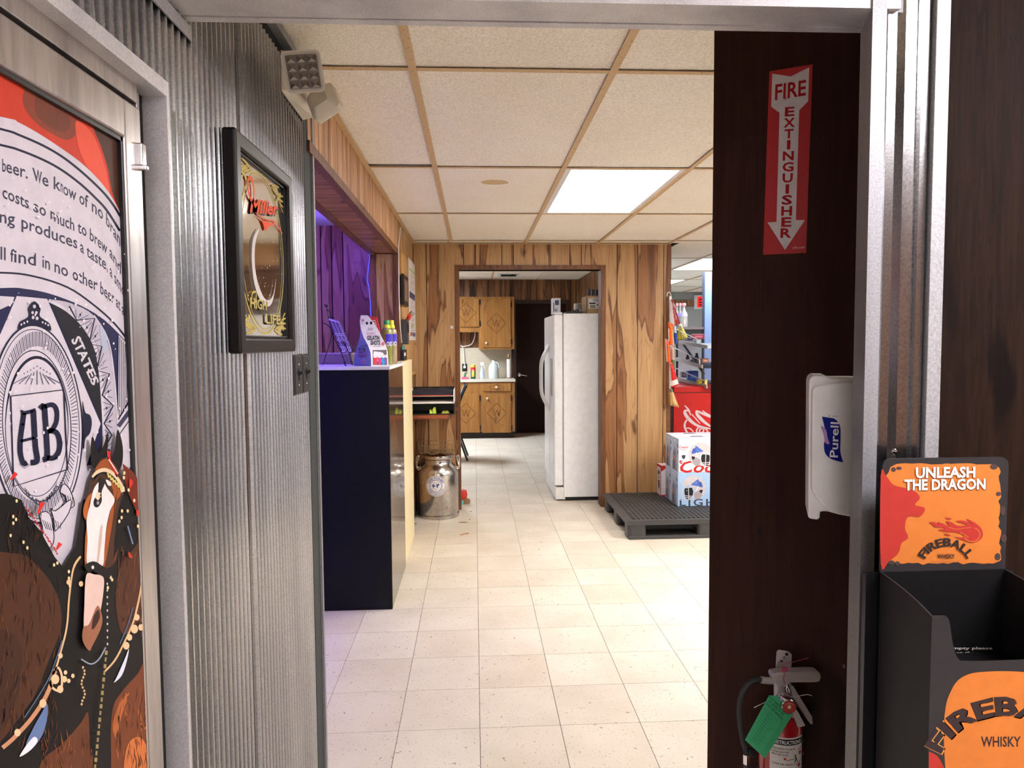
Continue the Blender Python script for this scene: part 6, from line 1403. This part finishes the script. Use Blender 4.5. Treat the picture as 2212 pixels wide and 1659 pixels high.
def beer(x, y, z, top, lab):
    t = thing('beer_case', lab, 'beer case', (x+bw/2, y+bd_/2, z), 'blue and white beer cases on the pallet')
    MB().box(x, x+bw, y, y+bd_-.002, z, z+bh-.001).build('carton', mat('case_blue' if not top else 'case_white', BLU if not top else WHT, .45), t, .003)
    D = Decal(frame((x, y+bd_-.002, z), (0, -(bd_-.002), 0), (0, 0, bh), (-1, 0, 0)), yd=False, eps=.0004)
    D.rect(.02, .02, .98, .98, (186, 200, 224)); D.poly([(.05, .02), (.10, .35), (.22, .6), (.38, .74), (.5, .6), (.66, .72), (.72, .35), (.78, .02)], (150, 156, 176)); D.poly([(.16, .02), (.2, .4), (.3, .62), (.42, .5), (.5, .2), (.55, .02)], (112, 104, 124))
    for i in range(6): D.ell(.18+.08*i, .32+.05*(i % 3), .04, .06, (176, 100, 84) if i % 2 else (216, 206, 206), 8)
    D.poly([(.82, .62), (.94, .64), (.88, .48)], (40, 40, 50)); D.ell(.86, .78, .05, .06, (60, 60, 72), 10); D.ell(.5, .9, .3, .04, (206, 214, 232), 12)
    D.build('side_print', t, M_PRINTM)
    D = Decal(frame((x, y, z+bh-.001), (bw, 0, 0), (0, bd_, 0), (0, 0, 1)), yd=False, eps=.0004)
    D.rect(.03, .05, .97, .95, (216, 210, 222)); D.stroke([(.05, .5), (.95, .5)], .03, (190, 60, 70)); D.poly([(.3, .55), (.6, .55), (.55, .8), (.35, .8)], (90, 84, 100)); D.build('top_print', t, M_PRINTM)
    return t
def helmet(D, f, mirror, ox=0, oy=0):
    q = lambda pts: f([((2*640-x if mirror else x)+ox, y+oy) for x, y in pts])
    D.poly(q(sm([(470, 830), (490, 760), (560, 700), (650, 690), (740, 730), (790, 820), (780, 920), (730, 990), (660, 1010), (620, 960), (640, 880), (600, 830), (520, 830)], True, 4)), (204, 196, 200))
    D.poly(q([(585, 810), (690, 730), (750, 850)]), (86, 118, 196)); D.poly(q([(700, 765), (735, 775), (755, 840), (690, 820)]), (70, 96, 176))
    D.poly(q(sm([(505, 860), (600, 850), (620, 920), (590, 990), (520, 1000)], True, 4)), (34, 34, 40)); D.poly(q(sm([(705, 890), (750, 880), (740, 925), (710, 930)], True, 3)), (34, 34, 40))
    for p in ([(455, 860), (600, 845), (660, 830)], [(450, 880), (470, 960), (630, 970)], [(470, 990), (640, 985)], [(430, 1010), (480, 1030), (640, 1000)], [(470, 860), (480, 1030)], [(555, 850), (560, 1010)]): D.stroke(q(p), 1.6, (214, 210, 214))
    D.stroke(q([(640, 940), (690, 830)]), 2.4, (226, 222, 224)); D.poly(q(sm([(640, 920), (700, 900), (740, 960), (690, 1010), (640, 990)], True, 3)), (170, 160, 166))
t = beer(xb0, yb0+bd_, pz, False, 'blue beer case at the bottom rear of the stack on the pallet'); tl_ = beer(xb0, yb0, pz, False, 'pale blue beer case with a helmet, under the white one on the pallet')
D = Decal(plY(yb0), eps=.0003); cr = 1595
D.up().text('LIGHT', *KC([(435, 1100)])[0], 14.5, (66, 70, 82), 'L', .015, 100, space=1.25); helmet(D, KC, False)
for i in range(14): D.ell(*KC([(420+i*30+7*(i % 4), 690+((i*67) % 220))])[0], .8, 1.1, (226, 232, 240), 6)
D.build('front_print', tl_, M_PRINTM)
t = beer(xb0+.004, yb0+bd_+.004, pz+bh, True, 'white-topped beer case at the upper rear of the stack on the pallet'); tu = beer(xb0+.004, yb0, pz+bh, True, 'white beer case with red script, on top of the pale blue one')
D = Decal(plY(yb0), eps=.0003)
D.up().text('Coors', *KC([(490, 308)])[0], 5.2, CRD, bold=.02, width=19, shear=.25); D.text('LIGHT', *KC([(486, 338)])[0], 2.8, (90, 90, 100), width=15)
D.text('Coors', *KC([(440, 640)])[0], 24, CRD, 'L', .02, 112, 0, .3); D.stroke(KC(sm([(470, 500), (445, 480), (440, 505), (470, 520)], n=3)), 2.4, CRD)
helmet(D, KC, True, 70, -460); D.poly(KC([(460, 405), (515, 400), (510, 440), (490, 460), (468, 440)]), (60, 60, 70))
D.build('front_print', tu, M_PRINTM)
pb_y = yb1+.012; pq = pZ(1427, 1072, pz)
pbx0 = pY(1428, 1060, pb_y).x; pbh = pY(1430, 1006, pb_y).z-pz
pt_ = thing('beer_carton', 'white and red beer carton with a ribbon, behind the pale blue cases', 'beer carton', (pbx0+.1, pb_y+.06, pz))
pd = .13
MB().box(pbx0, pbx0+.24, pb_y, pb_y+pd, pz, pz+pbh).build('carton', mat('carton_white2', (222, 214, 214), .45), pt_, .002)
D = Decal(frame((pbx0, pb_y+pd, pz), (0, -pd, 0), (0, 0, pbh), (-1, 0, 0)), yd=False, eps=.0004)
D.rect(0, .92, 1, 1, CRD); D.rect(.88, 0, 1, 1, CRD); D.rect(0, 0, .05, 1, CRD); D.poly([(.25, .75), (.45, .85), (.65, .75), (.68, .6), (.45, .52), (.22, .6)], (50, 44, 60)); D.poly([(.25, .5), (.62, .48), (.70, .15), (.52, .28), (.45, .12), (.32, .25)], (50, 40, 56)); D.up().rect(.2, .58, .66, .68, (200, 196, 200)); D.build('side_print', pt_, M_PRINTM)
D = Decal(frame((pbx0, pb_y, pz), (.24, 0, 0), (0, 0, pbh), (0, -1, 0)), yd=False, eps=.0004); D.rect(0, 0, .3, 1, (222, 214, 214)); D.poly([(0, 1), (.3, 1), (0, .8)], CRD); D.poly([(0, 0), (.3, 0), (.3, .06), (0, .04)], CRD); D.stroke([(.02, .24), (.3, .24)], .01, (120, 130, 160)); D.stroke([(.02, .14), (.3, .14)], .01, (120, 130, 160)); D.build('front_print', pt_, M_PRINTM)

# ================================================================== RED COOLER AND SNACK RACK IN THE SHOP
YCO = 6.62; k7 = K(1400, 820, 140/1659)
cx0 = pY(1455, 900, YCO).x; czt = pY(1490, 835, YCO).z
cc_ = thing('drink_cooler', 'red drink cooler with white script beyond the paneled wall', 'cooler', (cx0+.45, YCO+.4, 0))
MRD = mat('cooler_red', (200, 26, 20), .45, spec=.3)
zl_ = pY(1490, 848, YCO).z
MB().box(cx0, cx0+.9, YCO, YCO+.85, .04, zl_-.006).build('body', MRD, cc_, .004); MB().box(cx0, cx0+.9, YCO, YCO+.85, zl_, czt).build('top_panel', MRD, cc_, .004); MB().box(cx0+.02, cx0+.88, YCO+.02, YCO+.83, 0, .04).build('base', M_BLACK, cc_); MB().box(cx0+.01, cx0+.89, YCO+.01, YCO+.84, zl_-.006, zl_).build('seam', M_BLACK, cc_)
D = Decal(plY(YCO), eps=.0004); WS = (226, 206, 212)
def wv_(n, a, b): return [a+(b-a)*math.sin(PI*min(1, i/(n-1))) for i in range(n)]
def st(pts, a, b): q = sm(pts, n=5); D.stroke(k7(q), [x*.0844 for x in wv_(len(q), a, b)], WS)
st([(930, 655), (1010, 740), (1060, 830), (1085, 920)], 14, 46); st([(1015, 805), (960, 790), (940, 850), (1010, 970), (1130, 1090), (1300, 1190), (1600, 1260)], 26, 86); st([(1045, 985), (965, 1070), (935, 1180), (965, 1290), (1010, 1360), (1060, 1400)], 24, 52); st([(955, 1255), (1040, 1240), (1130, 1300), (1170, 1380)], 24, 32); st([(1110, 880), (1230, 1010), (1330, 1130)], 20, 28)
st([(1240, 785), (1250, 880), (1330, 980), (1460, 1100), (1600, 1200)], 40, 84); st([(1245, 800), (1400, 870), (1600, 960)], 40, 60); st([(1390, 790), (1480, 860), (1600, 920)], 20, 36)
D.ring(*k7([(1330, 1300)])[0], 7, 8.2, 3.2, WS, 30, 40); D.ring(*k7([(1420, 1330)])[0], 9, 7, 3.0, WS, 30, 20)
D.build('script', cc_, M_PRINTG)
k6 = K(1420, 690, 120/1327); XRK = cx0+.29
rk_ = thing('snack_rack', 'sloped beige snack rack with wire guards on the red cooler', 'rack', (XRK+.15, 7.0, czt))
def r6(u, v, x=None): return pX(*k6([(u, v)])[0], x or XRK)
MBG = mat('rack_beige', (186, 172, 160), .5); MWI = mat('rack_wire', (226, 220, 216), .4)
shelves = (((510, 500), (1190, 615)), ((425, 905), (1060, 1085)), ((470, 1385), (1170, 1565)))
for a_, b_ in shelves:
    p, q = r6(*a_), r6(*b_); MB().prism([p, q, q+Vector((0, 0, -.035)), p+Vector((0, 0, -.035))], (.012, 0, 0)).build('side_rail', MBG, rk_); MB().prism([p+Vector((.012, 0, -.035)), q+Vector((.012, 0, -.035)), q+Vector((.5, 0, -.035)), p+Vector((.5, 0, -.035))], (0, 0, .004)).build('shelf', mat('rack_dark', (70, 68, 72), .5), rk_)
for pts in ([(470, 240), (640, 330), (800, 400), (940, 465)], [(420, 685), (720, 830), (1010, 970), (1010, 1070)], [(410, 1150), (700, 1280), (1160, 1480), (1160, 1565)], [(415, 640), (415, 1150)]):
    MB().tube([r6(*p) for p in pts], .005, 6).build('wire_guard', MWI, rk_, smooth=True)
for a_, b_ in (((620, 600), (1110, 1300)), ((1090, 1150), (1100, 1530)), ((470, 560), (470, 1380))): MB().tube([r6(*a_, XRK+.02), r6(*b_, XRK+.02)], .012, 8).build('strut', mat('rack_strut', (60, 60, 66), .5), rk_, smooth=True)
def rbox(name, lab, cat, u0, u1, v0, v1, col, x, shape='box'):
    uv = k6([(u0, v1), (u1, v0), ((u0+u1)/2, v1)]); c = pX(*uv[2], x); a, b = pY(*uv[0], c.y), pY(*uv[1], c.y)
    t = thing(name, lab, cat, ((a.x+b.x)/2, c.y, a.z)); w_ = b.x-a.x
    if shape == 'box': MB().box(a.x, b.x, c.y, c.y+.07, a.z, b.z).build('carton', mat('c_'+name+str(u0), col, .45), t, .004); MB().box(a.x+.2*w_, b.x-.2*w_, c.y-.001, c.y, a.z+.3*(b.z-a.z), b.z-.3*(b.z-a.z)).build('front_label', mat('l_'+name+str(u0), tuple(min(255, q+60) for q in col), .5), t)
    else: MB().lathe([(0, a.z), (w_*.5, a.z), (w_*.5, a.z+(b.z-a.z)*.65), (w_*.3, a.z+(b.z-a.z)*.8), (w_*.25, b.z)], (c.x, c.y+.04, 0), 14).build('jar', mat('c_'+name+str(u0), col, .3), t, smooth=True); MB().lathe([(w_*.3, b.z-.004), (w_*.3, b.z+.012), (0, b.z+.012)], (c.x, c.y+.04, 0), 12).build('lid', M_BLACK, t)
rbox('candy_box', 'pink candy box row on the upper snack rack shelf', 'box', 840, 1130, 350, 470, (196, 66, 92), XRK+.10); rbox('mint_box', 'blue and white mint box beside the pink candy on the rack', 'box', 730, 850, 430, 500, (70, 90, 150), XRK+.06); rbox('paper_label', 'pale blue price card in front of the pink candy', 'card', 930, 1040, 490, 585, (190, 214, 224), XRK+.02)
rbox('sauce_jar', 'dark jar on the middle rack shelf', 'jar', 705, 800, 860, 960, (52, 40, 36), XRK+.08, 'jar'); rbox('blue_jar', 'navy jar at the front of the middle rack shelf', 'jar', 920, 1020, 830, 980, (44, 44, 110), XRK+.06, 'jar'); rbox('grey_box', 'grey box lying on the middle rack shelf', 'box', 800, 990, 960, 1040, (150, 140, 160), XRK+.05)
rbox('blue_box', 'bright blue box on the lowest rack shelf', 'box', 735, 985, 1230, 1480, (30, 90, 200), XRK+.06); rbox('white_carton', 'white carton with a blue ring on the lowest rack shelf', 'carton', 580, 740, 1250, 1390, (170, 160, 176), XRK+.08); rbox('yellow_box', 'yellow packet at the lip of the lowest rack shelf', 'packet', 980, 1200, 1440, 1560, (226, 206, 50), XRK+.03); rbox('gum_box', 'orange and brown gum packet at the front of the middle rack shelf', 'packet', 1070, 1230, 930, 1040, (176, 110, 90), XRK+.07)

# ---- bags hanging on a clip strip at the end of the paneled wall
def pillow(name, lab, quad, y, depth, bands, par=None, grp='snack bags on the clip strip', crimp=.12):
    """quad: tl,tr,br,bl pixels on the plane at y; bands: (from, to, colour) down the bag"""
    tl, tr, br, bl = [pY(u, v, y) for u, v in quad]
    t = thing(name, lab, 'snack bag', tuple((bl+br)/2), grp)
    nu, nv = 8, 14; mb = MB()
    def P(a, b, s):
        p = tl.lerp(tr, a).lerp(bl.lerp(br, a), b); e_ = min(b, 1-b)/crimp; k_ = math.sin(PI*a)**.6*min(1, e_)**.7
        return p+Vector((.002*math.sin(b*40+a*9), s*depth*.5*k_+.003*math.sin(a*17+b*23)*k_, 0))
    for s in (-1, 1):
        vs = [P(i/nu, j/nv, s) for j in range(nv+1) for i in range(nu+1)]
        for j in range(nv):
            b = (j+.5)/nv; c = bands[-1][2]
            for lo, hi, cc in bands:
                if lo <= b < hi: c = cc; break
            base = len(mb.v) if j == 0 else base
            if j == 0: mb.col = c; mb.add(vs, [])
            for i in range(nu): mb.f.append([base+j*(nu+1)+i, base+j*(nu+1)+i+1, base+(j+1)*(nu+1)+i+1, base+(j+1)*(nu+1)+i]); mb.c.append(c[i % len(c)] if isinstance(c[0], tuple) else c)
    mb.build('bag', M_PRINTG, t, smooth='full')
    mb2 = MB(); mb2.tube([tl.lerp(tr, .1)+Vector((0, -.002, 0)), tl.lerp(tr, .9)+Vector((0, -.002, 0))], .003, 6); mb2.build('crimped_seal', mat('foil', (190, 180, 176), .3, .5), t)
    return t
yb = 6.0
cs = thing('clip_strip', 'narrow plastic clip strip hooked on the end of the paneled wall', 'clip strip', tuple(pY(1447, 880, yb+.03)))
MB().prism([pY(1446, 640, yb+.028), pY(1451, 640, yb+.028), pY(1451, 850, yb+.028), pY(1446, 850, yb+.028)], (0, .002, 0)).build('strip', M_WHITE, cs); MB().tube([pY(u, v, yb+.03) for u, v in sm([(1441, 640), (1442, 633), (1446, 631), (1449, 637), (1449, 645)], n=3)], .003, 6).build('hook', M_WHITE, cs, smooth=True)
pillow('snack_bag', 'white and maroon snack bag at the top of the clip strip', [(1447, 648), (1453, 646), (1470, 700), (1449, 706)], yb, .04, [(0, 1, ((216, 206, 210), (216, 206, 210), (206, 190, 180), (150, 40, 46), (140, 30, 40), (150, 40, 46), (140, 30, 40), (150, 40, 46)))])
pillow('snack_bag', 'blue snack bag hanging behind the orange one', [(1453, 700), (1460, 702), (1464, 742), (1457, 744)], yb+.02, .03, [(0, .4, (190, 200, 206)), (.4, 1, (34, 70, 150))])
pillow('snack_bag', 'orange and white snack bag under the maroon one', [(1443, 696), (1454, 700), (1457, 748), (1444, 744)], yb-.02, .04, [(0, .3, (224, 96, 40)), (.3, 1, ((226, 216, 210), (232, 90, 30), (232, 90, 30), (236, 110, 50), (232, 90, 30), (200, 170, 130), (120, 150, 110), (206, 190, 160)))])
pillow('snack_bag', 'bright orange snack bag lower on the clip strip', [(1437, 732), (1446, 738), (1450, 784), (1440, 782)], yb-.03, .04, [(0, 1, ((224, 210, 206), (234, 84, 26), (234, 84, 26), (234, 84, 26), (240, 120, 60), (234, 84, 26), (200, 60, 30), (206, 60, 30)))])
pillow('snack_bag', 'clear bag of pale snacks beside the bright orange one', [(1449, 748), (1457, 750), (1458, 800), (1451, 798)], yb, .03, [(0, .6, (190, 160, 140)), (.6, 1, (96, 110, 50))])
pillow('snack_bag', 'red snack bag with a white label low on the clip strip', [(1446, 786), (1453, 784), (1467, 832), (1449, 838)], yb-.02, .04, [(0, .7, ((190, 180, 176), (190, 40, 36), (206, 40, 40), (206, 40, 40), (206, 44, 40), (206, 40, 40), (190, 36, 36), (190, 36, 36))), (.7, .9, (214, 206, 200)), (.9, 1, (206, 40, 40))])
pillow('snack_bag', 'clear bag of nuts at the bottom of the clip strip', [(1446, 840), (1451, 836), (1467, 880), (1447, 876)], yb-.01, .05, [(0, .25, (120, 110, 100)), (.25, 1, ((196, 150, 90), (216, 176, 116), (176, 126, 70), (222, 186, 130), (196, 150, 90), (226, 196, 140), (186, 136, 80), (206, 160, 100)))])
pillow('snack_bag', 'yellow popcorn bag on the upper snack rack shelf', [(1466, 700), (1471, 699), (1488, 733), (1463, 735)], r6(600, 490, XRK+.05).y-.06, .06, [(0, .2, (226, 216, 180)), (.2, 1, ((226, 206, 70), (236, 222, 120), (216, 190, 50), (240, 230, 150), (226, 206, 70), (236, 222, 120), (216, 190, 50), (232, 214, 90)))], grp='snack bags on the rack')

# ---- shelving with bottles, exit sign and far header in the shop
YG = 8.1
gd = thing('shop_shelving', 'blue-grey steel shelving upright with a dark shelf in the shop', 'shelving', (pY(1530, 900, YG).x, YG, 0))
a, b = pY(1522, 700, YG).x, pY(1536, 700, YG).x; zt_g = pY(1528, 588, YG).z
MB().box(a, b+.03, YG, YG+.05, 0, zt_g).build('upright', mat('steel_blue', (120, 140, 180), .45, .2), gd, .002); MB().box(a-.012, a, YG-.005, YG+.06, 0, zt_g).build('slotted_edge', mat('steel_dark', (40, 48, 70), .5), gd)
zsh = pY(1495, 706, YG).z; xs0 = pY(1456, 706, YG).x
MB().box(xs0, a-.012, YG, YG+.35, zsh-.03, zsh).build('shelf', mat('shelf_mauve', (104, 88, 92), .5), gd); MB().box(xs0, a-.012, YG+.02, YG+.35, zsh-.12, zsh-.03).build('shelf_apron', M_BLACK, gd); MB().box(xs0, a-.012, YG+.34, YG+.36, 0, zsh).build('back_panel', M_GREYW, gd); MB().box(xs0-.03, xs0, YG, YG+.36, 0, zsh).build('end_upright', MATS['steel_blue'], gd)
for i, (u, lab) in enumerate(((1462, 'clear bottle with a pink stopper at the shelf end, beside the snack bags'), (1469, 'clear bottle with a pink stopper, middle of the three on the shop shelf'), (1477, 'clear bottle with a pink stopper and lilac neck nearest the shelving upright'))):
    yq = YG+(.24, .17, .07)[i]; p = pY(u, 700, yq); zt5 = pY(u, 655, yq).z; H_ = zt5-zsh; r_ = (.028, .028, .044)[i]
    t = thing('liquor_bottle', lab, 'bottle', (p.x, yq, zsh), 'pink-stoppered bottles on the shop shelf')
    MB().lathe([(0, zsh), (r_, zsh), (r_, zsh+H_*.45), (r_*.8, zsh+H_*.58), (r_*.4, zsh+H_*.7), (r_*.36, zsh+H_*.88)], (p.x, yq, 0), 16).build('glass', mat('bottle_glass', (170, 160, 150), .1, .3), t, smooth=True); MB().lathe([(r_*1.02, zsh+H_*.45), (r_*.84, zsh+H_*.58)], (p.x, yq, 0), 16, cap=False).build('shoulder_label', mat('lilac', (150, 140, 206), .5), t, smooth=True); MB().lathe([(r_*.5, zsh+H_*.88), (r_*.6, zsh+H_*.94), (r_*.5, zsh+H_), (0, zsh+H_)], (p.x, yq, 0), 12).build('stopper', mat('pink_stopper', (216, 130, 130), .5), t, smooth=True)
YFW = 12.05
a, b = pY(1506, 664, YFW), pY(1521, 641, YFW)
ex = thing('exit_sign', 'red glowing sign on the far wall of the shop', 'sign', ((a.x+b.x)/2, YFW, a.z))
MB().box(a.x-.05, b.x+.06, YFW, YFW+.05, a.z-.03, b.z+.03).build('housing', M_GREYW, ex); MB().box(a.x, b.x+.05, YFW-.006, YFW, a.z, b.z).build('panel', emis('sign_glow', (255, 20, 20), 1.2), ex)
D = Decal(plY(YFW-.006), eps=.001); [D.poly([(1510, 645+i*6), (1516, 645+i*6), (1516, 649+i*6), (1510, 649+i*6)], (120, 40, 40)) for i in range(3)]; D.build('mark', ex, M_PRINTM)
a, b = pY(1448, 662, YFW), pY(1540, 648, YFW)
struct('trim_shop_header', 'dark wooden band along the far shop wall', 'trim', MB().box(a.x-.3, 5.6, YFW+.01, YFW+.05, a.z, b.z), W_KPANEL)
